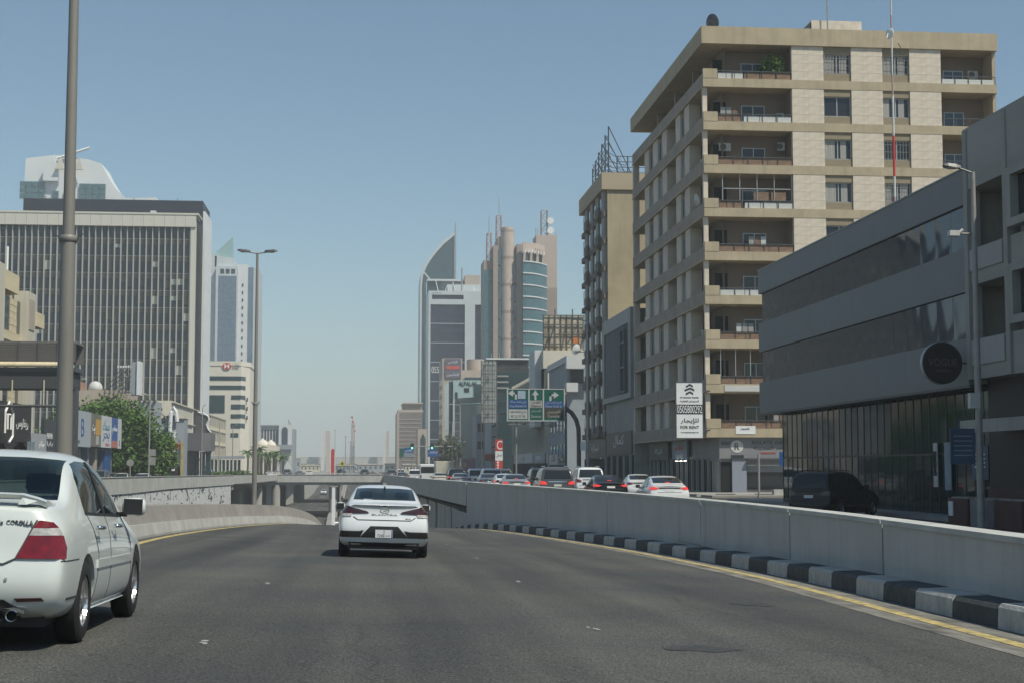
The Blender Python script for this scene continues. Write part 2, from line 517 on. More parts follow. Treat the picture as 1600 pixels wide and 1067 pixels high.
# below the street deck: piers with dark slots between them
dk = thing('retaining_wall', 'shaded grey underpass wall of piers and dark slots behind the white saloon', 'wall')
yy = 81.03
pn = [(81.03, 90, 0.25), (91, 95.2, 0.45), (96, 100.5, 0.45), (101.5, 108, 0.5), (110, 117, 0.5), (119, 128, 0.5)] + [(130 + 10 * k, 138.5 + 10 * k, 0.5) for k in range(13)]
for a, b, off in pn:
    MB().loft([[(xr(y) + off, y, -8), (xr(y) + off, y, -0.45), (xr(y) + 1.1, y, -0.45), (xr(y) + 1.1, y, -8)] for y in (a, b)]).build('pier', M_WALLC, dk)
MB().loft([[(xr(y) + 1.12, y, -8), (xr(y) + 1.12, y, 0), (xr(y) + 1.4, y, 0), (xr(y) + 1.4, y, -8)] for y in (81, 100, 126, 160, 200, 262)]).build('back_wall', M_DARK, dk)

# road deck that crosses the underpass, its fascia and parapets
TH = 1.25
def zt(y): return lerp_tab([(81, 1.26), (206, 1.0), (262, 0.80)], y)
br = thing('road_bridge', 'pale concrete road deck crossing the underpass ahead of the white saloon', 'bridge')
mb = MB()
ys = [81.05, 90, 105, 126, 160, 200, 240, 261.95]
mb.loft([[(xr(y) - .04, y, zt(y) - TH + .0), (xr(y) - .04, y, zt(y)), (xr(y) + .3, y, zt(y)), (xr(y) + .3, y, zt(y) - TH)] for y in ys])
mb.build('deck_edge', M_WALLC, br)
mb = MB()
mb.loft([[(lerp_tab(DECK_L, y), y, zt(y) - TH), (lerp_tab(DECK_L, y), y, zt(y)), (lerp_tab(DECK_L, y) - .3, y, zt(y)), (lerp_tab(DECK_L, y) - .3, y, zt(y) - TH)] for y in (206.1, 220, 240, 262.3)])
mb.build('deck_edge', M_CONC_L, br)
mb = MB(); mb.box(-14.56, 3.14, 262, 262.35, 0.80 - TH, 0.80); mb.build('fascia', M_CONC_L, br)
mb = MB()
for xa, xb in ((-14.6, -6), (-6, 3.2)): mb.box(xa, xb, 261.93, 262.4, 0.802, 0.86)
mb.build('coping', M_CONC, br)
mb = MB()
mb.prism([(-22, 206), (-17.3, 206), (-14.9, 262.4), (3.3, 262.4), (3.3, 300), (-22, 300)], -0.9, -0.25)
mb.build('deck_slab', M_CONC, br)
# second deck further on casts its own shade in the underpass
mb = MB(); mb.box(-22, 4, 372, 412, -0.7, -0.15); mb.build('deck_slab', M_CONC, br)
mb = MB(); mb.box(-22, 4, 371.6, 372, -0.7, 0.5); mb.build('deck_edge', M_CONC_L, br)
# columns under the deck
for x, y in ((-15.9, 232), (-14.9, 262.8), (-15.4, 292), (-5.3, 264), (-5.35, 280), (-5.4, 296), (-17.4, 214)):
    c_ = MB().tube([(x, y, -7), (x, y, -0.9)], 0.75, 14).build('column', M_CONC, br, smooth=40)

# wall on the far side of the opposite carriageway with its painted mural
lw = thing('retaining_wall', 'pale parapet wall with white mural panels beyond the median barrier', 'wall')
lj = [-60, 30, 62, 84, 104, 122, 140, 158, 174, 190, 206]
for a, b in zip(lj, lj[1:]):
    MB().loft([[(lerp_tab(DECK_L, y), y, zt(max(y, 130)) - TH - .15 * (y < 150)), (lerp_tab(DECK_L, y), y, zt(max(y, 130))), (lerp_tab(DECK_L, y) - .3, y, zt(max(y, 130))), (lerp_tab(DECK_L, y) - .3, y, zt(max(y, 130)) - TH - .15 * (y < 150))] for y in (a + .02, b - .02)]).build('parapet', M_CONC_L, lw)
    MB().loft([[(lerp_tab(DECK_L, y) + .05, y, zt(max(y, 130)) + .002), (lerp_tab(DECK_L, y) + .05, y, zt(max(y, 130)) + .07), (lerp_tab(DECK_L, y) - .35, y, zt(max(y, 130)) + .07), (lerp_tab(DECK_L, y) - .35, y, zt(max(y, 130)) + .002)] for y in (a + .02, b - .02)]).build('coping', M_CONC, lw)
def mural_mat():
    m = mat('painted_mural', (0.62, 0.63, 0.62), 0.85)
    nt = m.node_tree; b = nt.nodes['Principled BSDF']
    tc = nt.nodes.new('ShaderNodeTexCoord')
    mp = nt.nodes.new('ShaderNodeMapping'); mp.inputs['Scale'].default_value = (1, 0.55, 1.5)
    nt.links.new(tc.outputs['Object'], mp.inputs[0])
    n = nt.nodes.new('ShaderNodeTexNoise'); n.inputs['Scale'].default_value = 0.85; n.inputs['Detail'].default_value = 5; n.inputs['Distortion'].default_value = 1.2
    nt.links.new(mp.outputs[0], n.inputs['Vector'])
    r = nt.nodes.new('ShaderNodeValToRGB'); r.color_ramp.interpolation = 'CONSTANT'
    e = r.color_ramp.elements
    e[0].position = 0; e[0].color = (0.10, 0.12, 0.14, 1)
    e[1].position = 0.42; e[1].color = (0.62, 0.63, 0.61, 1)
    for p, c in ((0.58, (0.50, 0.52, 0.52, 1)), (0.62, (0.66, 0.67, 0.65, 1)), (0.69, (0.18, 0.21, 0.25, 1))):
        q = e.new(p); q.color = c
    nt.links.new(n.outputs['Fac'], r.inputs[0]); nt.links.new(r.outputs[0], b.inputs['Base Color'])
    return m
M_MURAL = mural_mat()
for a, b in ((30, 60), (60, 84), (84, 104), (104, 122), (122, 140), (140, 158), (158, 174), (174, 190), (190, 204.1)):
    MB().loft([[(lerp_tab(LWALL, y) + .02, y, -7.5), (lerp_tab(LWALL, y) + .02, y, -0.3), (lerp_tab(LWALL, y) - .3, y, -0.3), (lerp_tab(LWALL, y) - .3, y, -7.5)] for y in (a + .03, b - .03)]).build('mural_panel', M_MURAL, lw)
MB().loft([[(lerp_tab(LWALL, y) - .06, y, -7.5), (lerp_tab(LWALL, y) - .05, y, -0.2), (lerp_tab(LWALL, y) - .5, y, -0.2), (lerp_tab(LWALL, y) - .5, y, -7.5)] for y in (-60, 60, 130, 204, 206, 300)]).build('wall_core', M_CONC, lw)
lw2 = thing('retaining_wall', 'sunlit pale wall beside the ramp that climbs out beyond the bridge', 'wall')
MB().loft([[(lerp_tab(LWALL, y), y, -8), (lerp_tab(LWALL, y), y, max(zc(y) + 1.1, 0.2)), (lerp_tab(LWALL, y) - .4, y, max(zc(y) + 1.1, 0.2)), (lerp_tab(LWALL, y) - .4, y, -8)] for y in (300.5, 340, 380, 450, 520, 600, 680)]).build('wall_panel', M_CONC_L, lw2)
rw2 = thing('retaining_wall', 'shaded far wall on the street side of the underpass beyond the bridge', 'wall')
MB().loft([[(xr(y) + .1, y, -8), (xr(y) + .1, y, max(zc(y) + 1.0, 0.6)), (xr(y) + .5, y, max(zc(y) + 1.0, 0.6)), (xr(y) + .5, y, -8)] for y in (262.5, 300, 380, 450, 520, 600, 680)]).build('wall_panel', M_CONC, rw2)

# median barrier: pale plinth with a darker upper face, cast in lengths
med = thing('median_barrier', 'curving concrete median barrier carrying the lamp posts beside the white saloons', 'barrier')
M_MED_L = mat('median_plinth', (0.42, 0.415, 0.39), 0.85, var=0.15, scale=1.0, stain=0.3, bump=0.2)
M_MED_D = mat('median_coping', (0.27, 0.255, 0.235), 0.85, var=0.15, scale=1.0, stain=0.15, bump=0.2)
mj = [-40, -10, 8, 20, 30, 38, 46, 54, 62, 70, 78, 86, 100, 130, 180, 255, 350, 450, 600]
def med_sec(y, lo):
    x = xm(y); z = zroad(x, y)
    if lo: return [(x + .36, y, z - .4), (x + .36, y, z + .05), (x + .28, y, z + .34), (x - .9, y, z + .34), (x - .9, y, z - .4)]
    return [(x + .16, y, z + .345), (x + .02, y, z + .80), (x - .75, y, z + .82), (x - .88, y, z + .345)]
for a, b in zip(mj, mj[1:]):
    n = 6
    ys = [a + .015 + (b - a - .03) * k / n for k in range(n + 1)]
    MB().loft([med_sec(y, 1) for y in ys]).build('plinth', M_MED_L, med)
    MB().loft([med_sec(y, 0) for y in ys]).build('coping', M_MED_D, med)

# surface street on the building side and the ground beyond
def sheet(xs, ys, zf, name, m):
    return structure(MB().ribbon([[(x(y) if callable(x) else x, y, zf(y)) for x in xs] for y in ys]).build(name, m))
ysr = [-60, -20, 0, 14, 20, 28, 41, 56, 68, 80, 100, 126, 160, 200, 250, 262]
sheet([lambda y: xr(y) + .05, 12, 20, 40, 120], ysr, gz, 'street', M_STREET)
sheet([lambda y: lerp_tab(DECK_L, y) - .05, -26, -40, -120], [-60, 0, 60, 130, 206], gz, 'street', M_STREET)
sheet([-14.6, -26, -40, -120], [206, 262], lambda y: gz(250), 'street', M_STREET)
sheet([-120, -14.5, 3.3, 120], [262, 372], lambda y: -0.15, 'street', M_STREET) if False else None
mb = MB()
mb.add([(-17.3, 206, -.15), (-14.7, 262, -.15), (3.3, 262, -.15), (3.3, 300, -.15), (-22, 300, -.15), (-22, 206, -.15)], [(0, 1, 2, 3, 4, 5)])
structure(mb.build('street', M_STREET))
for xs in ([3.5, 30, 120], [-120, -40, -15.2]):
    sheet(xs, [262.4, 300, 372, 450, 680], lambda y: -0.15, 'street', M_STREET)
# ground to the horizon round the street sheets
mb = MB()
for (x0, x1, y0, y1) in ((-4200, -119.9, -300, 4500), (119.9, 4200, -300, 4500), (-119.9, 119.9, 679.9, 4500), (-119.9, 119.9, -300, -59.9)):
    mb.add([(x0, y0, -.152), (x1, y0, -.152), (x1, y1, -.152), (x0, y1, -.152)], [(0, 1, 2, 3)])
structure(mb.build('ground', M_GROUND))
# pavements in front of the buildings
pv = MB()
rows = []
for (x0, x1, ya, yb) in ((19.4, 60, 30, 81.5), (21.2, 60, 93, 262), (22, 60, 262, 600)):
    rows = [[(x0, y, gz(y) - .05), (x0, y, gz(y) + .13), (x1, y, gz(y) + .13), (x1, y, gz(y) - .05)] for y in (ya, (ya + yb) / 2, yb)]
    pv.loft(rows)
structure(pv.build('pavement', M_PAVE))
pv = MB()
for (x0, x1, ya, yb) in ((-60, -29.5, 60, 205), (-60, -30.5, 206, 372), (-60, -27, 420, 600)):
    pv.loft([[(x0, y, gz(y) - .05), (x0, y, gz(y) + .13), (x1, y, gz(y) + .13), (x1, y, gz(y) - .05)] for y in (ya, (ya + yb) / 2, yb)])
structure(pv.build('pavement', M_PAVE))
# dashes that mark the parking lane and the lanes of the surface street
mb = MB()
for k in range(8):
    y = 44 + 2.6 * k
    mb.add([(16.9, y, .206), (17.05, y, .206), (17.05, y + 1.1, .206), (16.9, y + 1.1, .206)], [(0, 1, 2, 3)])
for x in (11.2, 14.8):
    for k in range(14):
        y = 40 + 12 * k
        mb.add([(x, y, gz(y) + .006), (x + .14, y, gz(y) + .006), (x + .14, y + 4, gz(y + 4) + .006), (x, y + 4, gz(y + 4) + .006)], [(0, 1, 2, 3)])
for k in range(5):
    mb.add([(13.2 + k * 1.3, 84, .2), (13.9 + k * 1.3, 84, .2), (13.9 + k * 1.3, 87.5, .2), (13.2 + k * 1.3, 87.5, .2)], [(0, 1, 2, 3)])
structure(mb.build('lane_marking', M_WHITE_P))

# haze over the whole place
hz = MB().box(-4600, 4600, -500, 4800, -11, 150).build('haze', None)
hm = bpy.data.materials.new('haze')
hm.use_nodes = True
hm.node_tree.nodes.clear()
ho = hm.node_tree.nodes.new('ShaderNodeOutputMaterial')
hv = hm.node_tree.nodes.new('ShaderNodeVolumePrincipled')
hv.inputs['Color'].default_value = (0.90, 0.96, 0.98, 1)
hv.inputs['Density'].default_value = 0.00048
hv.inputs['Anisotropy'].default_value = -0.15
hm.node_tree.links.new(hv.outputs[0], ho.inputs['Volume'])
hz.data.materials.append(hm)
tag(hz, 'thin pale haze lying over the whole street and skyline', 'haze', kind='stuff')
# ------------------------------------------------------------------ buildings along the street on the sunny side
M_STONE = mat('cream_stone_cladding', (0.64, 0.56, 0.455), 0.85, var=0.14, scale=1.6, stain=0.18, bump=0.2, bscale=12)
M_BAND = mat('tan_concrete_band', (0.44, 0.365, 0.25), 0.88, var=0.12, scale=0.8, stain=0.38, bump=0.2)
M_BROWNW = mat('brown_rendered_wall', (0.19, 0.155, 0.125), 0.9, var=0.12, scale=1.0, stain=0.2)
M_SIDEB = mat('shaded_band_render', (0.36, 0.30, 0.245), 0.9, var=0.12, scale=0.8, stain=0.3)  # tan band again, with the street side's shade put into a browner colour
M_SPANDREL = mat('brown_spandrel', (0.28, 0.23, 0.155), 0.88, var=0.12, scale=1.2)
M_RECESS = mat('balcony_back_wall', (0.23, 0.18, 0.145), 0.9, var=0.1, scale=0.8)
M_RAILB = mat('rusty_rail_panel', (0.21, 0.135, 0.09), 0.8, var=0.25, scale=2)
M_AC = mat('air_conditioner_white', (0.55, 0.55, 0.52), 0.6, var=0.1, scale=3)
M_FRAME = mat('aluminium_frame', (0.45, 0.46, 0.46), 0.45, 0.5)
M_DGREY = mat('dark_grey_panel', (0.20, 0.215, 0.21), 0.6, var=0.08, scale=0.4, bump=0.1)
M_GREYC = mat('weathered_grey_render', (0.36, 0.35, 0.32), 0.9, var=0.15, scale=0.6, stain=0.3, bump=0.2)
M_LEAF = mat('leaf_green', (0.085, 0.16, 0.03), 0.7, var=0.5, scale=4)

def ac_unit(parent, x, y, z, w=.8, rz=0):
    a = MB().box(-w/2, w/2, 0, .3, 0, .55).build('air_conditioner', M_AC, parent)
    a.location = (x, y, z); a.rotation_euler = (0, 0, rz)
    MB().lathe([(.21, -.012), (.19, -.03), (.04, -.03)], c=(-.1, 0, .275), axis='y', n=16).build('fan_grille', M_STEEL_D, a)
    return a

def dish(name, parent, loc, r, m, rx=0, rz=0, label=None):
    prof_ = [(r * k / 5, .28 * r * (k / 5) ** 2) for k in range(6)] + [(r * k / 5, .28 * r * (k / 5) ** 2 + .03) for k in range(5, -1, -1)]
    d = MB().lathe([(max(.001, a), b) for a, b in prof_], axis='y', n=20)
    d.tube([(0, .02, 0), (0, .8 * r, 0)], .02, 6)
    d.tube([(0, -.02, 0), (0, -.1, -r * .9)], .035, 6)
    o = d.build(name, m, parent, smooth=50)
    o.location = loc; o.rotation_euler = (rx, 0, rz)
    return o

def window(parent, x0, x1, z0, z1, y, frame=.06, glass=None, split=1, curtain=None, name='window'):
    """a window in a wall that faces -y; y is the plane of the glass"""
    f = MB()
    f.box(x0, x1, y - .05, y + .03, z0, z0 + frame); f.box(x0, x1, y - .05, y + .03, z1 - frame, z1)
    f.box(x0, x0 + frame, y - .05, y + .03, z0 + frame, z1 - frame); f.box(x1 - frame, x1, y - .05, y + .03, z0 + frame, z1 - frame)
    for i in range(split):
        c = x0 + (x1 - x0) * (i + 1) / (split + 1)
        f.box(c - frame/2, c + frame/2, y - .045, y + .03, z0 + frame, z1 - frame)
    o = f.build(name, M_FRAME, parent)
    for i in range(split + 1):
        a = x0 + (x1 - x0) * i / (split + 1) + frame * .5; b = x0 + (x1 - x0) * (i + 1) / (split + 1) - frame * .5
        bx('pane', glass or M_GLASS_D, o, a, b, y - .012, y + .01, z0 + frame, z1 - frame)
    return o

# ---- the tan apartment block
AX, AY, AW, AD = 23.6, 105.0, 19.95, 28.0
apt = thing('apartment_building', 'tall tan apartment block with cream stone panels and deep balconies on its corner', 'building', (AX, AY, 0))
apt.scale = (1.08, 1.035, 1.035)
Z0, PER, NF = 3.96, 2.985, 9
zk = lambda k: Z0 + PER * k
TOPZ = zk(9)
panels = [(5.95, 8.10), (9.97, 12.10), (13.95, 16.10)]
bays = [(8.10, 9.97), (12.10, 13.95)]
core = MB()
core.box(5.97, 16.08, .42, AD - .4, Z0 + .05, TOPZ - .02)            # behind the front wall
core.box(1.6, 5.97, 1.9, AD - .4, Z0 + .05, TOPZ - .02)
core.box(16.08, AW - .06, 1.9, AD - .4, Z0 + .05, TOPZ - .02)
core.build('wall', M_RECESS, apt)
# cornice with its broad soffit
mb = MB(); mb.box(-.1, AW + .05, -.12, AD + .2, TOPZ, TOPZ + 1.2); mb.build('cornice', M_BAND, apt)
MB().box(.2, AW - .3, .2, AD - .2, TOPZ + 1.2, TOPZ + 1.22).build('roof', M_GREYC, apt)
for k in range(NF):
    z = zk(k)
    # floor band and slab
    mb = MB()
    x1 = AW if k else 6.0
    mb.box(0, AW, 0, .22, z, z + .6)
    mb.box(.22, AW, .22, AD, z, z + .18)
    mb.build('floor_band', M_BAND, apt)
    MB().box(0, .22, .222, AD, z + .12, z + .6 + .35).build('street_parapet', M_SIDEB, apt)
    MB().box(-.03, .219, .222, AD, z, z + .119).build('slab_edge', M_BAND, apt)
    zn = zk(k + 1)
    # corner pier and end post of the balcony parapet
    MB().box(.0, .95, -.02, .23, z + .6, z + 1.25).build('parapet_post', M_BAND, apt)
    if k < 8: MB().box(.02, .32, .28, .58, z + .951, zn).build('corner_post', M_STONE, apt)
    # stone panels between the windows: four courses of slabs each
    for (a, b) in panels:
        for r_ in range(4):
            h = (zn - z - .6) / 4
            for c_ in range(2):
                w = (b - a) / 2
                bx('stone_slab', M_STONE, apt, a + c_ * w + .003, a + (c_ + 1) * w - .003, .02 + random.uniform(-.003, .003), .40, z + .6 + r_ * h + .003, z + .6 + (r_ + 1) * h - .003)
    for i, (a, b) in enumerate(bays):
        hgt = zn - z - .6
        bx('spandrel', M_SPANDREL, apt, a + .005, b - .005, .12, .40, z + .6, z + .6 + .52)
        bx('lintel', M_SPANDREL, apt, a + .005, b - .005, .10, .40, zn - .48, zn - .002)
        w_ = window(apt, a + .02, b - .02, z + 1.12, zn - .48, .3, split=1)
        if (k + i) % 3 != 1:
            for q in range(2):
                cx = a + .1 + q * (b - a) * .55
                bx('curtain', M_CURTAIN, w_, cx, cx + (b - a) * random.uniform(.2, .4), .280, .286, z + 1.2, zn - .55)
        if (k, i) in ((8, 0), (6, 1), (8, 1), (5, 1)):
            g = MB()
            for q in range(9): g.box(a + .1 + q * (b - a - .2) / 8, a + .12 + q * (b - a - .2) / 8, .13, .15, z + 1.15, zn - .5)
            for q in range(3): g.box(a + .08, b - .08, .135, .155, z + 1.2 + q * .5, z + 1.22 + q * .5)
            g.build('window_bars', M_STEEL, apt)
    # balcony on the corner: back wall is the core; door, rail and panels
    window(apt, 2.95, 4.55, z + 1.0, z + 2.15, 1.86, split=1, name='balcony_window')
    bx('balcony_door', M_DARK, apt, 1.0, 1.85, 1.6, 1.63, z + .2, z + 2.3)
    rail = MB()
    for q in range(6): rail.box(.97 + q * .99, 1.01 + q * .99, .05, .09, z + .6, z + 1.12)
    rail.box(.95, 5.94, .03, .11, z + 1.10, z + 1.15)
    rail.build('railing', M_STEEL_D, apt)
    kind = ['rust', 'rust', 'rust', 'white', 'rust', 'half', 'rust', 'half', 'short'][k]
    spans = {'rust': [(1.0, 5.92, M_RAILB)], 'white': [(1.0, 5.92, M_AC)], 'half': [(1.0, 2.5, M_RAILB), (2.7, 5.92, M_AC)], 'half2': [(1.0, 3.0, M_AC), (3.05, 5.92, M_RAILB)]}[kind if kind != 'short' else 'half2']
    if k == 8: spans = [(1.0, 2.7, M_AC), (2.75, 5.92, M_RAILB)]
    if k == 1: bx('banner', M_AC, apt, 1.2, 5.92, -.05, -.004, z + .1, z + .5)
    for (a, b, m) in spans:
        for q in range(3):
            w = (b - a) / 3
            bx('rail_panel', m, apt, a + q * w + .02, a + (q + 1) * w - .02, .10, .13, z + .62, z + (1.08 if m != M_AC else 1.02))
    # balcony at the far end
    window(apt, 16.9, 18.3, z + .35, z + 2.0, 1.86, split=1, glass=M_GLASS_B, name='balcony_window')
    rail = MB()
    for q in range(5): rail.box(16.15 + q * .92, 16.19 + q * .92, .05, .09, z + .6, z + 1.15)
    rail.box(16.12, 19.8, .03, .1, z + 1.12, z + 1.17); rail.build('railing', M_STEEL_D, apt)
    if k in (8,): bx('rail_panel', M_AC, apt, 16.2, 19.75, .10, .13, z + .62, z + .95)
    bx('side_wall', M_BAND, apt, 19.72, AW, .23, 1.95, z + .6, zn - .001)
    # street side: posts, windows and loggias
    zb = z + .951
    if k == 8:
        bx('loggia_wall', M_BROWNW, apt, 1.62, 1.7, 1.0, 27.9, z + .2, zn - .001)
        for (a, b) in ((7.5, 7.8), (14.0, 14.4), (21.0, 21.4)): bx('terrace_wall', M_SIDEB, apt, .9, 1.6, a, b, z + .2, zn - .002)
        for (a, b) in ((3, 4.6), (10, 11.5), (17, 18.6), (24, 25.5)): bx('terrace_window', M_GLASS_D, apt, 1.57, 1.615, a, b, z + .5, z + 2.2)
        continue
    for (a, b) in ((5.1, 6.7), (8.2, 9.9), (13.3, 15.1), (17.0, 18.9), (20.8, 22.7)):
        bx('stone_pier', M_STONE, apt, .10, .9, a, b, zb, zn - .001)
    bx('stone_pier', M_STONE, apt, .02, .5, 27.5, 28.0, zb, zn - .001)
    for (a, b) in ((6.7, 8.2), (15.1, 17.0), (18.9, 20.8)):
        bx('spandrel', M_SPANDREL, apt, .27, .9, a, b, zn - .35, zn - .002)
        f = MB(); f.box(.20, .26, a, b, zb, zb + .06); f.box(.20, .26, a, a + .08, zb + .06, zn - .36); f.box(.20, .26, b - .08, b, zb + .06, zn - .36); f.box(.20, .26, (a+b)/2 - .05, (a+b)/2 + .05, zb + .06, zn - .36)
        w_ = f.build('window', M_FRAME, apt)
        bx('pane', M_GLASS_D if (k + int(a)) % 3 else M_CURTAIN, w_, .27, .29, a + .01, b - .01, zb + .01, zn - .36)
    for (a, b) in ((1.3, 5.1), (9.9, 13.3)):
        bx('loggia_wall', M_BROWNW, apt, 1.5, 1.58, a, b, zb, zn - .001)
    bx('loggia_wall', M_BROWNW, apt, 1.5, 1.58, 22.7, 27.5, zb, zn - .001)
    if k in (5, 3, 7): bx('loggia_window', M_GLASS_D, apt, 1.46, 1.495, 10.6, 12.6, zb + .1, zn - .5)
# things on the balconies
glz = MB()
for q in range(5): glz.box(1.25 + q * 1.15, 1.29 + q * 1.15, .2, .24, zk(5) + 1.15, zk(6))
glz.box(1.25, 5.9, .2, .24, zk(5) + 1.95, zk(5) + 2.0)
glz.build('balcony_glazing', M_FRAME, apt)
for q in (1, 2): bx('blind_panel', M_RAILB, apt, 1.32 + q * 1.15 + .9, 2.3 + q * 1.15 + .9, .25, .27, zk(5) + 1.16, zk(5) + 1.75)
glz = MB()
for q in range(6): glz.box(1.0 + q * .98, 1.04 + q * .98, .2, .24, zk(1) + 1.15, zk(2))
glz.build('balcony_glazing', M_FRAME, apt)
ac_unit(apt, 1.75, 1.5, zk(6) + 1.85); ac_unit(apt, 5.5, 1.2, zk(6) + 1.9, .45); ac_unit(apt, 5.5, 1.3, zk(7) + 1.0, .45); ac_unit(apt, 18.9, 1.5, zk(8) + 1.4, .7)
for k_, y_ in ((1, 11), (2, 3.5), (2, 12.4), (3, 25), (4, 2.6), (5, 11.2), (6, 24), (6, 3.2), (3, 10.4), (7, 12)): ac_unit(apt, .45, y_, zk(k_) + .96, .75, rz=-pi/2)
dish('satellite_dish', apt, (-.1, 2.4, zk(5) + 1.5), .42, M_AC, rx=.2, rz=R(-80))
for k_, x_ in ((7, 1.3), (4, 3.1), (2, 2.2), (0, 4.6), (3, 17.2)):
    for q_ in range(3): bx('laundry', [M_CURTAIN, M_RAILB, M_AC, M_STEEL][(k_ + q_) % 4], apt, x_ + q_ * .4, x_ + .33 + q_ * .4, .7, .72, zk(k_) + 1.1, zk(k_) + 1.75)
ac_unit(apt, .5, 12, zk(0) + 1.5, rz=-pi/2); ac_unit(apt, .3, 8.5, zk(0) + .2, rz=-pi/2)
# stair head, tanks and aerials on the roof
MB().box(8.2, 11.7, 3.0, 7, TOPZ + 1.22, TOPZ + 2.75).build('stair_head', M_STONE, apt)
bx('stair_head_louvre', M_STEEL_D, apt, 8.12, 8.19, 3.1, 6.9, TOPZ + 1.3, TOPZ + 2.6)
MB().tube([(9.2, 2.6, TOPZ + 1.2), (9.2, 2.6, TOPZ + 6)], .05, 6).build('roof_mast', M_STEEL, apt)
dish('satellite_dish', apt, (.75, 1.0, TOPZ + 1.75), .62, M_STEEL_D, rx=.2, rz=R(-62))
dish('satellite_dish', apt, (7.6, 2.0, TOPZ + 1.45), .4, M_STEEL, rx=.25, rz=R(140))
# ground floor: shop under the corner, dark shop fronts on the street
shop = MB(); shop.box(1.0, 5.9, .7, 3, .2, 4.05); shop.box(5.9, 19.9, .5, 3, .2, 4.05); shop.box(1.2, 3.0, 3, AD - .4, .2, 4.05)
shop.build('shop_wall', M_GREYC, apt)
M_SHOPG = mat('grey_shop_fascia', (0.22, 0.225, 0.23), 0.6, var=0.1, scale=1)
bx('shop_fascia', M_SHOPG, apt, .95, 6.3, .35, .69, 2.55, 4.05)
bx('shop_fascia', M_SHOPG, apt, .9, .949, .35, 3.2, 2.4, 4.05)
bx('shop_window', M_GLASS_D, apt, 2.75, 6.2, .62, .68, .45, 1.62)
sh = MB()
for q in range(9): sh.box(2.75, 6.2, .56 + .004 * (q % 2), .61, 1.63 + q * .1, 1.725 + q * .1)
sh.build('roller_shutter', M_SHOPG, apt)
bx('shop_pillar', mat('blue_grey_pillar', (.25, .27, .32), .6), apt, 1.75, 2.7, .45, .69, .2, 2.5)
bx('shop_door', M_DARK, apt, 1.05, 1.7, .6, .69, .2, 2.3)
bx('shop_canopy', M_STEEL_D, apt, 2.7, 6.25, .1, .345, 2.45, 2.52)
lo = MB(); lo.lathe([(.42, 0), (.42, -.03)], c=(2.05, .35, 3.35), axis='y', n=24)
lo = lo.build('round_logo', M_AC, apt)
text('R', M_LETTER_D, lo, (2.05, .318, 3.13), .46, .3)
text('ROLATE', M_LETTER_D, apt, (3.72, .35, 3.5), .24, 1.35); text('GRILL', M_LETTER_D, apt, (5.08, .35, 3.5), .24, 1.0)
text('المدينة', M_LETTER_D, apt, (3.8, .35, 3.1), .3, 1.3, arabic=True); text('مطعم', M_LETTER_D, apt, (5.1, .35, 3.1), .26, .9, arabic=True)
text('restaurant', M_RED, apt, (4.1, .35, 2.85), .14, 1.0)
text('ROLATE', M_LETTER_D, apt, (1.35, .35, 3.45), .22, .6)
bx('shop_sign', M_LETTER_D, apt, 1.65, 2.5, .33, .35, 2.6, 2.78)
bx('notice_board', M_WHITE, apt, 1.9, 3.2, -.03, -.002, 4.18, 4.72)
text('للايجار', M_LETTER_D, apt, (2.5, -.03, 4.45), .16, .6, arabic=True)
# street-side shop fronts
for (a, b) in ((.9, 5.5), (6, 11), (11.5, 16.5), (17, 22), (22.5, 27.5)):
    bx('shop_front', M_DARK, apt, 1.12, 1.19, a, b, .3, 2.5)
    for q in range(3): bx('shop_column', M_CONC, apt, .9, 1.1, a + q * (b - a) / 3, a + q * (b - a) / 3 + .2, .2, 2.6)
def side_sign(parent, x, ya, yb, z0, z1, m, lines=(), th=.14, name='shop_sign'):
    """a sign board on a wall that faces the street (-x)"""
    o = bx(name, m, parent, x - th, x, ya, yb, z0, z1)
    for (s, mm, zc_, h, w, ar) in lines: text(s, mm, parent, (x - th, (ya + yb) / 2, zc_), h, w, rz=-pi/2, arabic=ar)
    return o
M_GREENSH = mat('dark_green_sign', (.03, .06, .04), .5)
M_TEALSH = mat('pale_blue_sign', (.22, .28, .33), .5, var=.3, scale=2)
side_sign(apt, .95, 10.5, 16, 2.55, 4.0, M_TEALSH, [('مطاعم', M_RED, 3.0, .7, 3.2, True), ('TABREEZ', M_LETTER, 2.65, .28, 3, False)])
side_sign(apt, .95, 17.5, 25.5, 2.55, 4.0, M_GREENSH, [('البركة', M_LETTER, 2.95, .5, 3, True)])
lampm = mat('lit_shop_lamp', (1, 1, 1), .4, emit=(1, .95, .85), estr=9)
for q in range(3): MB().lathe([(.11, 0), (.11, .02)], c=(.75, 10.8 + q * 1.5, 2.42), n=12).build('shop_lamp', lampm, apt)

# the for-rent board hangs out from the corner post
rent = thing('rental_sign', 'white board with a phone number hanging on the apartment block corner', 'sign', (AX, AY, 0))
bz = lambda v: PZ(v, AY - .6)
ru0, ru1 = PX(1057, AY - .6) - AX, PX(1098, AY - .6) - AX
MB().box(ru0, ru1, -.72, -.52, bz(683), bz(596)).build('sign_board', M_WHITE, rent)
fr = MB()
for a, b in ((ru0 - .05, ru0), (ru1, ru1 + .05)): fr.box(a, b, -.74, -.5, bz(683) - .05, bz(596) + .05)
fr.box(ru0, ru1, -.74, -.5, bz(596), bz(596) + .05); fr.box(ru0, ru1, -.74, -.5, bz(683) - .05, bz(683))
fr.box(ru1, .1, -.66, -.58, bz(610), bz(608)); fr.box(ru1, .1, -.66, -.58, bz(672), bz(670)); fr.box(.02, .1, -.66, .1, bz(610), bz(608)); fr.box(.02, .1, -.66, .1, bz(672), bz(670))
fr.build('sign_frame', M_STEEL_D, rent)
rc = (ru0 + ru1) / 2
bx('number_band', M_LETTER_D, rent, ru0 + .02, ru1 - .02, -.735, -.722, bz(645.5), bz(630.5))
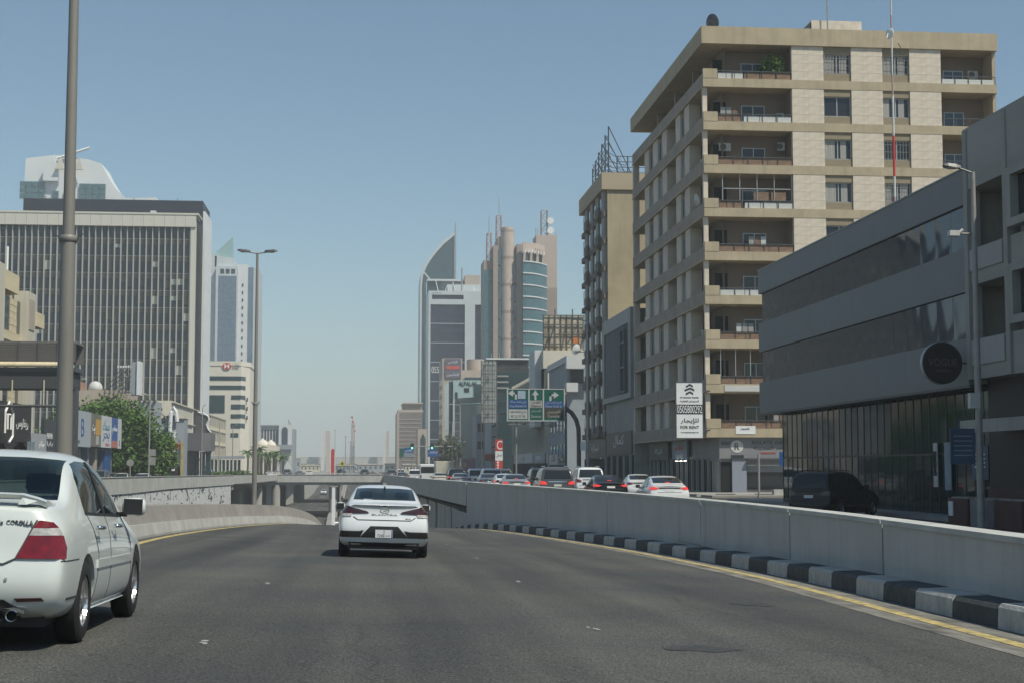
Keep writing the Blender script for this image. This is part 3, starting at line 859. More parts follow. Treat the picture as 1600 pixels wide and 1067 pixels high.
text('0505800292', M_LETTER, rent, (rc, -.736, bz(644)), bz(632) - bz(644), ru1 - ru0 - .1)
text('للإيجار', M_LETTER_D, rent, (rc, -.721, bz(661)), bz(652) - bz(661), 1.25, arabic=True)
text('FOR RENT', M_LETTER_D, rent, (rc, -.721, bz(668.5)), bz(664) - bz(668.5), 1.3)
text('www.alsaedanrealty.com', M_LETTER_D, rent, (rc, -.721, bz(675.5)), .09, 1.25)
text('Al Saedan Realty', M_LETTER_D, rent, (rc, -.721, bz(621)), .13, 1.35)
text('السعيدان العقارية', M_LETTER_D, rent, (rc, -.721, bz(627)), .15, 1.3, arabic=True)
lg = MB()
for j, (w0, dz) in enumerate(((.24, .34), (.34, .06), (.26, -.22))):
    zc_ = bz(608) + dz * .9; n = 8
    lg.prism([(rc - w0 + 2 * w0 * q / n, zc_ + .06 * sin(pi * (2 * q / n - .6)) + .075) for q in range(n + 1)] + [(rc - w0 + 2 * w0 * q / n, zc_ + .06 * sin(pi * (2 * q / n - .6)) - .06) for q in range(n, -1, -1)], -.735, -.721, axis='y')
lg.build('logo', M_LETTER_D, rent)

# potted shrub on the top balcony
def leaf_cloud(n, rx, ry, rz_, size, seed, flat=.6, tiers=None):
    """many leaf-sized faces gathered in clumps through a volume"""
    rnd = random.Random(seed)
    vs, fs = [], []
    clumps = []
    for _ in range(max(6, n // 45)):
        while True:
            p = Vector((rnd.uniform(-1, 1), rnd.uniform(-1, 1), rnd.uniform(-1, 1)))
            if .25 < p.length < 1: break
        clumps.append((p, rnd.uniform(.16, .34)))
    for _ in range(n):
        c, cr = rnd.choice(clumps)
        d = Vector((rnd.gauss(0, 1), rnd.gauss(0, 1), rnd.gauss(0, 1))) * cr * .62
        p = c + d
        p = Vector((p.x * rx, p.y * ry, p.z * rz_))
        s = size * rnd.uniform(.55, 1.3)
        a = Vector((rnd.gauss(0, 1), rnd.gauss(0, 1), rnd.gauss(0, flat))).normalized()
        b = a.cross(Vector((rnd.gauss(0, 1), rnd.gauss(0, 1), rnd.gauss(0, 1)))).normalized()
        o = len(vs)
        vs += [tuple(p - a * s), tuple(p + b * s * .45), tuple(p + a * s), tuple(p - b * s * .45)]
        fs.append((o, o+1, o+2, o+3))
    m = MB(); m.v = vs; m.f = fs
    return m
pot = thing('balcony_shrub', 'leafy green shrub growing over the top balcony rail', 'plant', (AX + 4.95, AY + .5, (zk(8) + .62) * 1.035))
me = leaf_cloud(900, .85, .5, .8, .12, 3); me.v = [(x, y, z + 1.15) for x, y, z in me.v]
me.build('foliage', M_LEAF, pot)
MB().tube([(0, 0, .2), (.05, 0, .6), (.02, 0, 1.2)], .04, 6).build('stem', mat('bark', (.12, .085, .06), .9, var=.3, scale=6), pot)
MB().lathe([(.16, -.4), (.2, .22), (.22, .25)], n=14).build('pot', M_RAILB, pot)

# tall thin mast with a drum dish in front of the block, standing on the showroom roof
# ---- glass showroom
GX, G0, G1, GT = 20.0, 49.4, 76.4, 12.05
sr = thing('showroom', 'low dark grey showroom with mirrored window bands and a glass front', 'building')
zs = [4.75, 6.3, 7.85, 9.3, 10.8, 12.0]
for (a, b) in ((0, 1), (2, 3), (4, 5)):
    n = 9
    for q in range(n):
        w = (G1 - G0) / n
        bx('cladding_panel', M_DGREY, sr, GX, GX + .3, G0 + q * w + .006, G0 + (q + 1) * w - .006, zs[a], zs[b] - (.0 if b == 5 else .0))
    bx('cladding_panel', M_DGREY, sr, GX, GX + 14, G1, G1 + .3, zs[a], zs[b])
def mirror_glass():
    m = mat('mirror_window_glass', (0.013, 0.03, 0.055), 0.045, metal=0.0, spec=0.4)
    nt = m.node_tree; b = nt.nodes['Principled BSDF']
    b.inputs['IOR'].default_value = 1.5
    tc = nt.nodes.new('ShaderNodeTexCoord'); n = nt.nodes.new('ShaderNodeTexNoise'); bp = nt.nodes.new('ShaderNodeBump')
    n.inputs['Scale'].default_value = 0.55; n.inputs['Detail'].default_value = 0.5; n.inputs['Distortion'].default_value = .3
    bp.inputs['Strength'].default_value = 0.24; bp.inputs['Distance'].default_value = 0.10
    nt.links.new(tc.outputs['Object'], n.inputs['Vector']); nt.links.new(n.outputs['Fac'], bp.inputs['Height']); nt.links.new(bp.outputs[0], b.inputs['Normal'])
    return m
M_MIRROR = mirror_glass()
def pane_x(name, m, parent, x, y0, y1, z0, z1):
    """a pane facing the street, tilted a hair so that each mirrors differently"""
    o = MB().box(-.015, .015, -(y1-y0)/2, (y1-y0)/2, 0, z1-z0).build(name, m, parent)
    o.location = (x, (y0+y1)/2, z0); o.rotation_euler = (0, random.uniform(-.003, .003), random.uniform(-.004, .004))
    return o
for (a, b) in ((1, 2), (3, 4)):
    n = 18; w = (G1 - G0) / n
    for q in range(n): pane_x('pane', M_MIRROR, sr, GX + .12, G0 + q * w + .01, G0 + (q + 1) * w - .01, zs[a] + .005, zs[b] - .005)
    for q in range(9): bx('pane', M_MIRROR, sr, GX + .3 + q * 1.5, GX + 1.78 + q * 1.5, G1 + .05, G1 + .09, zs[a] + .005, zs[b] - .005)
    bx('window_recess', M_DARK, sr, GX + .16, GX + .3, G0, G1, zs[a], zs[b])
MB().box(GX + .31, GX + 14, G0 + .02, G1 - .01, 4.78, 11.6).build('roof', M_GREYC, sr)
MB().box(GX + .02, GX + 14, G0, G1 + .2, 4.66, 4.75).build('soffit', M_STEEL_D, sr)
bx('parapet_cap', M_STEEL, sr, GX - .03, GX + .34, G0, G1 + .33, 12.0, 12.05)
M_CURT = mat('showroom_curtain_glass', (0.012, 0.032, 0.036), 0.05, spec=0.3, ior=1.33)
n = 31; w = (G1 - 1 - G0) / n
for q in range(n):
    for (a, b) in ((.35, 2.45), (2.52, 4.65)):
        pane_x('pane', M_CURT, sr, GX + .85, G0 + q * w + .03, G0 + (q + 1) * w - .03, a, b)
mu = MB()
for q in range(n + 1): mu.box(GX + .815, GX + .9, G0 + q * w - .03, G0 + q * w + .03, .3, 4.65)
mu.box(GX + .82, GX + .89, G0, G1 - 1, 2.45, 2.52); mu.box(GX + .75, GX + .95, G0, G1 - 1, .2, .35)
mu.build('mullions', M_BLACK, sr)
MB().box(GX + .95, GX + 13, G0 + .1, G1 - 1, .2, 4.65).build('interior', mat('dim_interior', (.035, .04, .04), .8, var=.4, scale=.5), sr)
for q in range(8): bx('pane', M_CURT, sr, GX + 1 + q * 1.5, GX + 2.4 + q * 1.5, G1 - .98, G1 - .94, .35, 4.6)
# posters in the windows
M_POSTB = mat('blue_poster', (.035, .075, .14), .5, var=.3, scale=1)
bx('poster', M_POSTB, sr, GX + .72, GX + .75, 49.7, 51.1, 1.6, 2.75)
for q in range(4): bx('poster_line', M_LETTER, sr, GX + .705, GX + .718, 49.95, 50.8, 2.0 + q * .14, 2.05 + q * .14)
bx('poster', M_AC, sr, GX + .72, GX + .75, 54.3, 54.7, 1.3, 2.9)
text('VOGUE', M_LETTER_D, sr, (GX + .72, 54.5, 1.7), .9, .3, rz=-pi/2)
bx('poster', M_TEALSH, sr, GX + .72, GX + .75, 53.0, 53.6, 1.2, 2.9)
# round projecting sign
RS_Y = next(y / 50 for y in range(2300, 2700) if at(1471, 567, y / 50).x > 19.15)
vs_ = thing('round_sign', 'dark round sign disc projecting from the grey showroom wall', 'sign', (19.15, RS_Y, PZ(567, RS_Y, 1471)))
MB().lathe([(.66, -.14), (.69, -.11), (.69, .11), (.66, .14)], axis='y', n=40).build('sign_disc', mat('brown_black_sign', (.022, .017, .016), .5), vs_, smooth=30)
MB().lathe([(.70, -.09), (.71, -.06), (.71, .06), (.70, .09)], axis='y', n=40).build('sign_rim', M_FRAME, vs_, smooth=30)
text('VOGUE', mat('dull_bronze', (.17, .12, .10), .5, .2), vs_, (0, -.14, -.1), .24, 1.0)
text('optics', mat('dull_bronze', (.17, .12, .10), .5, .2), vs_, (0, -.14, -.32), .12, .5)
MB().box(.6, .86, -.04, .04, -.03, .03).build('bracket', M_STEEL_D, vs_)

# ---- dark concrete building at the picture's edge
dc = thing('concrete_building', 'dim grey concrete building with deep square balconies beside the showroom', 'building')
D1 = 49.3; DY0 = 28.4
mb = MB()
PO = [(46.3, 49.3), (41.9, 45.8), (37.4, 41.4), (32.9, 36.9)]
MB().box(21.6, 36, DY0, D1, .2, 13.3).build('wall', M_GREYC, dc)
bx('parapet', M_GREYC, dc, GX - .05, 21.6, DY0, D1, 11.2, 13.3)
for z0, z1 in ((8.0, 9.35), (4.9, 6.35)):
    bx('balcony_parapet', M_GREYC, dc, GX, GX + .2, DY0, D1, z0, z1 - .15)
    bx('balcony_floor', M_GREYC, dc, GX + .2, 21.6, DY0, D1, z0, z0 + .2)
    for q in range(4): bx('parapet_stone', M_CONC, dc, GX - .06, GX - .001, 46.35 - q * 4.4, 49.15 - q * 4.4, z0 + .45, z1 - .2)
for y in (49.15, 46.0, 41.6, 37.2, 32.8):
    bx('column', M_GREYC, dc, GX - .1, GX + .35, y - .18, y + .12, 4.9, 13.25)
for (a, b) in PO[1:3]:
    for z0 in (6.4, 9.4):
        f = MB(); f.box(GX - .25, GX + .05, a + .3, b - .3, z0, z0 + .25); f.box(GX - .25, GX + .05, a + .3, b - .3, z0 + 1.6, z0 + 1.85); f.box(GX - .25, GX + .05, a + .3, a + .6, z0 + .25, z0 + 1.6); f.box(GX - .25, GX + .05, b - .6, b - .3, z0 + .25, z0 + 1.6)
        w_ = f.build('window', M_GREYC, dc); bx('pane', M_GLASS_D, w_, GX + .02, GX + .04, a + .6, b - .6, z0 + .25, z0 + 1.6)
MB().box(GX + .6, 21.6, DY0, D1, .2, 4.9).build('shop_front', mat('dark_shop_front', (.02, .02, .02), .6), dc)
MB().prism([(GX - .9, 3.1), (GX + .6, 3.25), (GX + .6, 3.6), (GX - .9, 3.5)], DY0, 48.0, axis='y').build('canopy', M_GREYC, dc)
bx('plinth', mat('maroon_tiles', (.07, .03, .028), .6, var=.2, scale=2), dc, GX + .3, GX + .6, DY0, 48.8, .2, 1.35)
for q in range(3): bx('door_frame', M_STEEL_D, dc, GX + .5, GX + .58, 40 + q * 3, 40.15 + q * 3, .2, 3.1)
# planter blocks along its pavement
mp = mat('maroon_planter', (.075, .032, .03), .7, var=.2, scale=2)
mg = mat('grey_planter', (.20, .20, .19), .8, var=.15, scale=2)
for i, (y0, y1, m, lab) in enumerate(((45.7, 47.3, mp, 'maroon painted planter block before the showroom glass'), (43.8, 45.5, mg, 'grey concrete planter block between two maroon ones'), (41.8, 43.6, mp, 'maroon painted planter block below the concrete building canopy'))):
    pl = thing('planter', lab, 'planter', group='planter blocks on the pavement')
    b_ = MB(); b_.box(18.35, 19.1, y0, y1, .2, 1.05); b_.build('block', m, pl, bevel=.03)
    MB().box(18.45, 19.0, y0 + .1, y1 - .1, 1.052, 1.09).build('soil', M_SAND, pl)
    if i == 0: bx('notice', M_WHITE, pl, 18.32, 18.345, y1 - .5, y1 - .15, .5, .95)

# ---- low grey building with upright fins between the blocks
gf = thing('finned_building', 'narrow grey building faced with upright metal fins beside the tan block', 'building')
gx = PX(978, 137, 600)
M_FIN = mat('grey_metal_fin', (.25, .265, .27), .5, .3, var=.08, scale=1)
zt_, zb_ = PZ(483, 137), PZ(622, 137)
MB().box(gx + .25, gx + 9, 134.2, 150, .2, zt_ - .1).build('wall', M_GREYC, gf)
fr = MB(); fr.box(gx - .1, gx + .25, 134, 150, zt_ - 1.3, zt_); fr.box(gx - .1, gx + .25, 134, 150, zb_, zb_ + .5); fr.box(gx - .1, gx + .25, 134, 135, zb_ + .5, zt_ - 1.3); fr.box(gx - .1, gx + .25, 149, 150, zb_ + .5, zt_ - 1.3)
fr.build('frame', M_FIN, gf)
for q in range(13): bx('fin', M_FIN, gf, gx - .05, gx + .2, 135.5 + q * 1.02, 135.7 + q * 1.02, zb_ + .5, zt_ - 1.3)
for q in range(3): bx('ladder_frame', M_STEEL_D, gf, gx - .3, gx - .12, 136.2, 138.2, zb_ + .6 + q * 2.2, zb_ + .75 + q * 2.2)
for y in (136.1, 138.2): bx('ladder_frame', M_STEEL_D, gf, gx - .3, gx - .12, y, y + .1, zb_ + .5, zb_ + 6.2)
side_sign(gf, gx + .25, 135, 149, 3.2, 5.3, mat('dark_shop_board', (.045, .043, .045), .5), [('كمال', M_LETTER, 3.9, 1.1, 6, True)])
bx('shop_front', M_DARK, gf, gx + .1, gx + .24, 134.5, 149.5, .3, 3.1)
for q in range(5): bx('shop_column', M_CONC, gf, gx - .1, gx + .09, 134.6 + q * 3.5, 134.9 + q * 3.5, .2, 3.1)

# ---- tall plain-ended block behind it
ox = 23.75
tb2 = thing('apartment_building', 'tall narrow block with a blank tan end wall and lattice frames on its roof', 'building')
T2 = PZ(268, 151) - 1.6
M_ENDW = mat('tan_end_wall', (.40, .335, .22), .9, var=.14, scale=.35, stain=.3, bump=.2)
oy1 = 167.2
MB().box(ox + .3, ox + 14, 151, oy1, .2, T2 - .1).build('end_wall', M_ENDW, tb2)
bx('roof_band', M_BAND, tb2, ox - .3, ox + 14.1, 150.8, oy1 + .2, T2 - .1, T2 + 1.6)
nf = 9; per = (T2 - 5) / nf
for k in range(nf):
    z = 5 + per * k
    bx('floor_band', M_BROWNW, tb2, ox - .05, ox + .29, 151.2, oy1, z, z + .55)
    for j in range(4):
        a = 151.4 + j * (oy1 - 151.6) / 4; b = a + (oy1 - 151.6) / 4
        bx('stone_pier', M_GREYC, tb2, ox, ox + .29, a, a + (b - a) * .42, z + .55, z + per)
        if j % 2 == 0:
            bx('balcony', M_BROWNW, tb2, ox - .35, ox - .06, a + (b - a) * .45, b - .05, z + .1, z + 1.2)
        w_ = bx('window', M_GLASS_D, tb2, ox + .1, ox + .28, a + (b - a) * .45, b - .1, z + .9, z + per - .35)
for i in range(2): bx('side_window', M_GLASS_D, tb2, ox + .2, ox + .32, 152 + i * 3, 153 + i * 3, 2, 3)
side_sign(tb2, ox + .3, 152, oy1 - 1, 3.0, 4.9, mat('charcoal_board', (.05, .055, .06), .5), [('صيدلية', M_LETTER, 3.6, .9, 5, True)])
bx('shop_front', M_DARK, tb2, ox + .12, ox + .29, 151.5, oy1 - .5, .3, 2.9)
# lattice hoarding frames on the roof
hf = MB()
for q in range(6):
    y = 152 + q * 2.2; h = 5.0 - q * .45
    x = ox + .6
    hf.bar((x, y, T2 + 1.6), (x, y, T2 + 1.6 + h), .09); hf.bar((x + 2.4, y, T2 + 1.6), (x, y, T2 + 1.6 + h), .07)
    for j in range(4): hf.bar((x, y, T2 + 2 + j * .95), (x + 2.4 - j * .6, y, T2 + 2 + j * .6), .05)
for j in range(6): hf.bar((ox + .6, 152, T2 + 2.0 + j * .75), (ox + .6, 163, T2 + 2.0 + j * .45), .05)
for q in range(5): hf.bar((ox + .6, 152 + q * 2.2, T2 + 2 + q * .3), (ox + .6, 154.2 + q * 2.2, T2 + 5 - q * .4), .05)
hf.build('lattice_frame', M_STEEL_D, tb2)
hf = MB()
for q in range(5): hf.bar((ox + 1.5 + q * 1.1, 152.2, T2 + 1.6), (ox + 1.5 + q * 1.1, 152.2, T2 + 3.6), .09)
for j in range(4): hf.bar((ox + 1.5, 152.2, T2 + 1.9 + j * .55), (ox + 6, 152.2, T2 + 1.9 + j * .55), .06)
hf.build('lattice_frame', M_STEEL_D, tb2)
# ------------------------------------------------------------------ further buildings on the sunny side and the towers
M_CREAMW = mat('cream_render', (0.60, 0.555, 0.45), 0.9, var=0.1, scale=0.5, stain=0.2)
M_WHITEW = mat('white_render', (0.60, 0.61, 0.60), 0.85, var=0.06, scale=0.6, stain=0.12)
M_BLUEGR = mat('blue_grey_render', (0.30, 0.33, 0.36), 0.8, var=0.08, scale=0.6)
M_BEIGE = mat('beige_render', (0.44, 0.37, 0.31), 0.9, var=0.08, scale=0.4, stain=0.15)
M_TOWERST = mat('tower_beige_stone', (0.50, 0.41, 0.35), 0.85, var=0.08, scale=0.3)
M_TOWERDK = mat('tower_brown_stone', (0.35, 0.275, 0.235), 0.85, var=0.1, scale=0.3)
M_CLAD = mat('pale_metal_cladding', (0.56, 0.60, 0.61), 0.5, 0.1, var=0.05, scale=0.3)
M_MINT = mat('mint_cladding', (0.36, 0.47, 0.47), 0.55, var=0.06, scale=0.5)
M_TEALDK = mat('dark_teal_glass', (0.028, 0.06, 0.068), 0.1, spec=0.7, var=0.25, scale=0.15)
M_NAVYG = mat('navy_glass', (0.022, 0.032, 0.058), 0.1, spec=0.6, var=0.3, scale=0.12)
M_TAR = mat('dark_roofing', (0.05, 0.052, 0.055), 0.9, var=0.2, scale=0.5)
GB = -0.4                                                     # buildings start below the pavement

def U(u, Y): return PX(u, Y, 640)
def V(v, Y): return PZ(v, Y)

# white corner building with two pale slabs
Y = 190
b = thing('corner_building', 'white low building with two pale overhanging slabs beyond the narrow tan block', 'building')
x0, x1 = U(884, Y), U(913, Y) + 4
zt = V(556, Y)
MB().box(x0 + .2, x1, Y + .2, 209, GB, zt - .3).build('wall', M_BLUEGR, b)
bx('roof_slab', M_WHITEW, b, x0 - .1, x1, Y - 1.6, Y + .2, V(576, Y), zt)
bx('balcony_slab', M_WHITEW, b, x0 - .1, x1 - 5, Y - 1.6, Y + .2, V(612, Y), V(598, Y))
bx('recess', M_STEEL_D, b, x0 + .6, x1, Y + .1, Y + .21, V(598, Y), V(576, Y))
bx('side_band', M_WHITEW, b, x0 - .1, x0 + .2, Y + .2, 209, V(566, Y), zt)
for k in range(3):
    for j in range(5):
        w_ = bx('window', M_GLASS_D, b, x0 + .12, x0 + .21, 191.5 + j * 3.4, 193 + j * 3.4, 3.6 + k * 3, 5 + k * 3)
        bx('sill', M_WHITEW, w_, 0, 0, 0, 0, 0, 0) if False else None
        if (k + j) % 2: ac_unit(b, x0 - .1, 192 + j * 3.4, 3.2 + k * 3, rz=-pi/2)
side_sign(b, x0 + .2, 191, 198, 2.6, 3.6, M_LETTER_D, [('سوق', M_LETTER, 2.85, .5, 2, True)])
side_sign(b, x0 + .2, 199, 208, 2.4, 3.7, M_AC, [('مكتبة', M_RED, 2.7, .7, 4, True)])
bx('shop_front', M_DARK, b, x0 + .1, x0 + .19, 190.5, 208.5, .2, 2.3)
dish('satellite_dish', b, (x0 + 1.6, Y + 1, zt + .9), .7, M_AC, rx=.3, rz=R(40))

# cream building with upright ribs, its hoarding frame on the roof
Y = 211
b = thing('ribbed_building', 'cream building with upright ribs below the rusty hoarding frame', 'building')
x0 = U(853, Y); zt = V(575, Y); y1 = x0 * 2400 / (800 - 570)
MB().box(x0 + .25, x0 + 14, Y, y1, GB, zt).build('wall', M_CREAMW, b)
bx('end_block', M_CREAMW, b, x0 - .4, x0 + 12, Y - .3, Y + 6, zt + .001, V(547, Y))
bx('end_block', M_WHITEW, b, U(838, Y), x0 - .401, Y + 2, Y + 9, zt - 8, V(545, Y))
n = 16; w = (y1 - Y - 1) / n
for q in range(n + 1): bx('rib', M_CREAMW, b, x0 - .15, x0 + .24, Y + .4 + q * w, Y + .75 + q * w, 4.2, zt)
for q in range(n):
    for k in range(3):
        h = (zt - 4.4) / 3
        bx('pane', M_GLASS_D, b, x0 + .12, x0 + .22, Y + .8 + q * w, Y + .35 + (q + 1) * w, 4.4 + k * h + .7, 4.4 + (k + 1) * h - .2)
bx('shop_front', M_DARK, b, x0 + .05, x0 + .23, Y + .5, y1, .2, 2.6)
side_sign(b, x0 + .2, Y + 2, Y + 16, 2.7, 4.1, M_TEALSH, [('SARAYA', M_LETTER, 3.1, .6, 6, False)])
side_sign(b, x0 + .2, Y + 18, y1 - 2, 2.7, 4.1, M_AC, [('عيادات', M_SIGN_B, 3.0, .9, 7, True)])
hb = thing('rooftop_hoarding', 'rusty empty hoarding frame of dark bars on the ribbed building roof', 'billboard')
hx0, hx1, hz0, hz1 = U(853, Y), U(918, Y), V(549, Y), V(489, Y)
pl = MB().box(hx0, hx1, Y + 3.1, Y + 3.2, hz0 + .4, hz1 - .1).build('hoarding_sheet', mat('torn_hoarding_sheet', (.44, .39, .29), .9, var=.35, scale=.5, col2=(.26, .21, .15)), hb)
f = MB()
for q in range(8):
    x = hx0 + (hx1 - hx0) * q / 7
    f.bar((x, Y + 2.95, hz0), (x, Y + 2.95, hz1 + (.9 if q in (2, 5) else 0)), .11)
    if q < 7: f.bar((x, Y + 2.9, hz0 + (q % 3) * 1.3), (x + (hx1 - hx0) / 7, Y + 2.9, hz0 + 2.6 + (q % 2) * 1.5), .07)
for k in range(5): f.bar((hx0, Y + 2.9, hz0 + k * (hz1 - hz0) / 4), (hx1, Y + 2.9, hz0 + k * (hz1 - hz0) / 4), .11)
f.build('frame_bars', M_STEEL_D, hb)
for q in range(4): MB().bar((hx0 + q * 1.7, Y + 3, zt), (hx0 + q * 1.7, Y + 3, hz0), .14).build('frame_leg', M_STEEL_D, hb)
bx('orange_patch', mat('orange_patch', (.5, .16, .04), .8), hb, hx1 - 1.6, hx1 - .7, Y + 2.97, Y + 3.09, hz0 + 1.2, hz0 + 2.2)

# dark glazed block and the pale hoarding tower before it
Y = 285
b = thing('glazed_block', 'dark glazed block beside the pale lattice hoarding tower', 'building')
x0, x1 = U(776, Y), U(801, Y) + 3
zt = V(562, Y)
MB().box(x0, x1, Y, 310, GB, zt).build('wall', M_TAR, b)
for k in range(9): bx('pane', M_TEALDK, b, x0 + .3, x1 - .2, Y - .08, Y - .01, 2 + k * 2.0, 3.7 + k * 2.0)
for k in range(9): bx('side_pane', M_TEALDK, b, x0 - .08, x0 - .01, Y + .5, 309, 2 + k * 2.0, 3.7 + k * 2.0)
for k in range(3): bx('floor_band', M_STEEL, b, x0 - .25, x0 + 2.2, Y - .3, Y - .1, zt - 3.2 - k * 1.1, zt - 2.9 - k * 1.1)
MB().box(x0 - 2, x0 + 6, Y - .5, Y + 3, zt, zt + .3).build('roof_canopy', M_WHITEW, b)
for q in range(3): MB().tube([(x0 + q * 1.5 - 1, Y, zt + .3), (x0 + q * 1.5 - 1, Y, zt + 1.1)], .07, 6).build('roof_post', M_STEEL, b)
Y = 278
b = thing('rooftop_hoarding', 'tall pale lattice hoarding seen from behind beside the dark glazed block', 'billboard')
x0, x1, z0, z1 = U(752, Y), U(776, Y), V(660, Y), V(565, Y)
MB().box(x0, x1, Y + .3, Y + .4, z0, z1).build('hoarding_sheet', mat('pale_hoarding_sheet', (.42, .43, .40), .85, var=.12, scale=.6), b)
f = MB()
for q in range(5): f.bar((x0 + (x1 - x0) * q / 4, Y, GB if q in (0, 4) else z0), (x0 + (x1 - x0) * q / 4, Y, z1 + .2), .12)
for k in range(8):
    z = z0 + (z1 - z0) * k / 7; f.bar((x0, Y, z), (x1, Y, z), .08)
    if k < 7: f.bar((x0 + (k % 2) * 1.4, Y + .1, z), (x0 + 1.4 - (k % 2) * 1.4, Y + .1, z + (z1 - z0) / 7), .06)
f.build('frame_bars', M_STEEL_D, b)

# white and orange shop block with its red pylon
Y = 296
b = thing('shop_block', 'narrow white shop block with an orange stripe and cream top', 'building')
x0, xm_, x1 = U(745, Y), U(758, Y), U(775, Y)
zt = V(648, Y)
MB().box(xm_, x1, Y, Y + 12, GB, zt - 2.4).build('wall', M_WHITEW, b)
MB().box(xm_, x1, Y, Y + 12, zt - 2.4, zt).build('cream_top', mat('cream_yellow_panel', (.50, .38, .20), .8), b)
MB().box(x0, xm_ - .01, Y + .6, Y + 12, GB, zt + .2).build('side_wing', M_BLUEGR, b)
bx('orange_stripe', mat('orange_stripe', (.55, .12, .05), .6), b, xm_ - .02, x1 + .02, Y - .06, Y - .005, V(719, Y), V(709, Y))
for v0, v1 in ((661, 674), (689, 701)): bx('window', M_GLASS_D, b, x0 + .2, xm_ - .3, Y + .5, Y + .59, V(v1, Y), V(v0, Y))
for k in range(4): bx('white_panel', M_WHITE, b, xm_ + .02, x1 - .02, Y - .04, Y - .004, V(707, Y) + k * 1.45, V(707, Y) + 1.42 + k * 1.45)
Y = 272
b = thing('pylon_sign', 'red pylon sign with a white letter C above a white panel', 'sign')
x0, x1 = U(774, Y), U(785.5, Y)
bx('sign_box', M_RED, b, x0, x1, Y, Y + .4, V(704, Y), V(686, Y)); bx('sign_panel', M_WHITE, b, x0, x1, Y, Y + .4, V(719, Y), V(704.2, Y)); bx('sign_box', M_RED, b, x0, x1, Y, Y + .4, GB, V(719.2, Y))
text('C', M_LETTER, b, ((x0 + x1) / 2 + .1, Y, V(702, Y)), V(688, Y) - V(702, Y), 1.0, depth=.05)
text('محل', M_LETTER_D, b, ((x0 + x1) / 2, Y, V(714, Y)), .8, 1.0, arabic=True)
for k in range(3): bx('sign_mark', M_LETTER, b, x0 + .3, x0 + .65, Y - .03, Y - .002, V(732, Y) + k * .5, V(732, Y) + .3 + k * .5)

# curved teal glass building, mint green building with its name, beige building with a hoarding
Y = 335
b = thing('curved_building', 'small teal glass building with a rounded front below the mint green one', 'building')
x0, x1 = U(714, Y), U(757, Y)
pts = [(x0 + (x1 - x0) * t, Y + 7 * (1 - sin(pi * (.5 + .5 * t))) if False else Y + 8 * (1 - t) ** 2) for t in [k / 8 for k in range(9)]]
MB().prism(pts + [(x1, Y + 16), (x0, Y + 16)], GB, V(620, Y)).build('wall', M_TEALDK, b)
for k in range(7):
    z = V(622, Y) - 1.2 - k * 2.0
    MB().prism([(p[0], p[1] - .12) for p in pts] + [(p[0], p[1] - .01) for p in pts[::-1]], z, z + .25).build('floor_band', M_MINT, b)
pts2 = [(U(722, Y) + (x1 - U(722, Y)) * t, Y - 3 + 6 * (1 - t) ** 2) for t in [k / 8 for k in range(9)]]
MB().prism(pts2 + [(x1, Y + 8), (pts2[0][0], Y + 8)], GB, V(633, Y)).build('front_bay', mat('grey_green_panel', (.22, .26, .25), .6), b)
Y = 362
b = thing('named_building', 'mint green building with its dark name board on the roof edge', 'building')
x0, x1 = U(708, Y), U(758, Y)
MB().box(x0, x1, Y, Y + 20, GB, V(594, Y)).build('wall', M_MINT, b)
bx('end_wall', M_TEALDK, b, x0 - 1.0, x0 - .01, Y + .5, Y + 20, GB, V(596, Y))
text('ALFALAK', M_LETTER_D, b, (U(731, Y), Y, V(602, Y)), V(596, Y) - V(602, Y), U(743, Y) - U(714, Y), depth=.2)
bx('window', M_GLASS_D, b, U(725, Y), U(733, Y), Y - .08, Y - .01, V(613, Y), V(606, Y))
for k in range(6): bx('pane', M_TEALDK, b, x0 + .4, U(715, Y), Y - .08, Y - .01, V(690, Y) + k * 2, V(690, Y) + 1.7 + k * 2)
bx('glass_bay', M_TEALDK, b, U(741, Y), x1, Y - .3, Y - .01, V(680, Y), V(600, Y))
bx('roof_room', M_TEALDK, b, U(728, Y), x1, Y + 4, Y + 12, V(594, Y), V(588, Y))
Y = 405
b = thing('office_building', 'beige office slab with a grey advertising board and red line near its top', 'building')
x0, x1 = U(691, Y), U(738, Y)
MB().box(x0, U(722, Y), Y, Y + 18, GB, V(560, Y)).build('wall', M_BEIGE, b)
MB().box(U(722, Y) + .01, x1 + 4, Y + 1, Y + 18, GB, V(578, Y)).build('wing', M_BEIGE, b)
MB().lathe([(2.3, 0), (2.3, 5.5)], c=(U(745, Y), Y + 6, V(592, Y)), n=20).build('roof_tank', M_BEIGE, b, smooth=40)
bx('advert_board', mat('grey_purple_board', (.13, .12, .16), .6), b, U(695, Y), U(720, Y), Y - .3, Y - .01, V(591, Y), V(561, Y))
bx('advert_line', mat('red_advert', (.55, .10, .07), .6), b, U(697, Y), U(718, Y), Y - .35, Y - .31, V(577, Y), V(572, Y))
text('الراجحي', M_LETTER, b, (U(707, Y), Y - .3, V(569, Y)), .9, 2.4, arabic=True)
text('للتأمين', M_LETTER, b, (U(707, Y), Y - .3, V(588, Y)), 1.0, 3.2, arabic=True)
for q in range(2):
    for k in range(9): bx('window', M_GLASS_D, b, x0 - .05, x0 + .03, Y + 3 + q * 7, Y + 6 + q * 7, 3 + k * 2.6, 4.6 + k * 2.6)
mast = MB()
mast.tube([(U(700, Y) , Y - 3, GB), (U(700, Y), Y - 3, V(610, Y))], .25, 8)
mast = mast.build('telecom_mast', M_STEEL, None); tag(mast, 'slim telecom mast with clustered antennas before the beige office slab', 'mast')
for k in range(5): MB().box(-.9 + .4 * k, -.65 + .4 * k, -3.5, -3.2, V(625, Y) + .4 * (k % 2), V(613, Y) + .4 * (k % 2)).build('antenna', M_AC, mast).location = (U(700, Y), Y, 0)

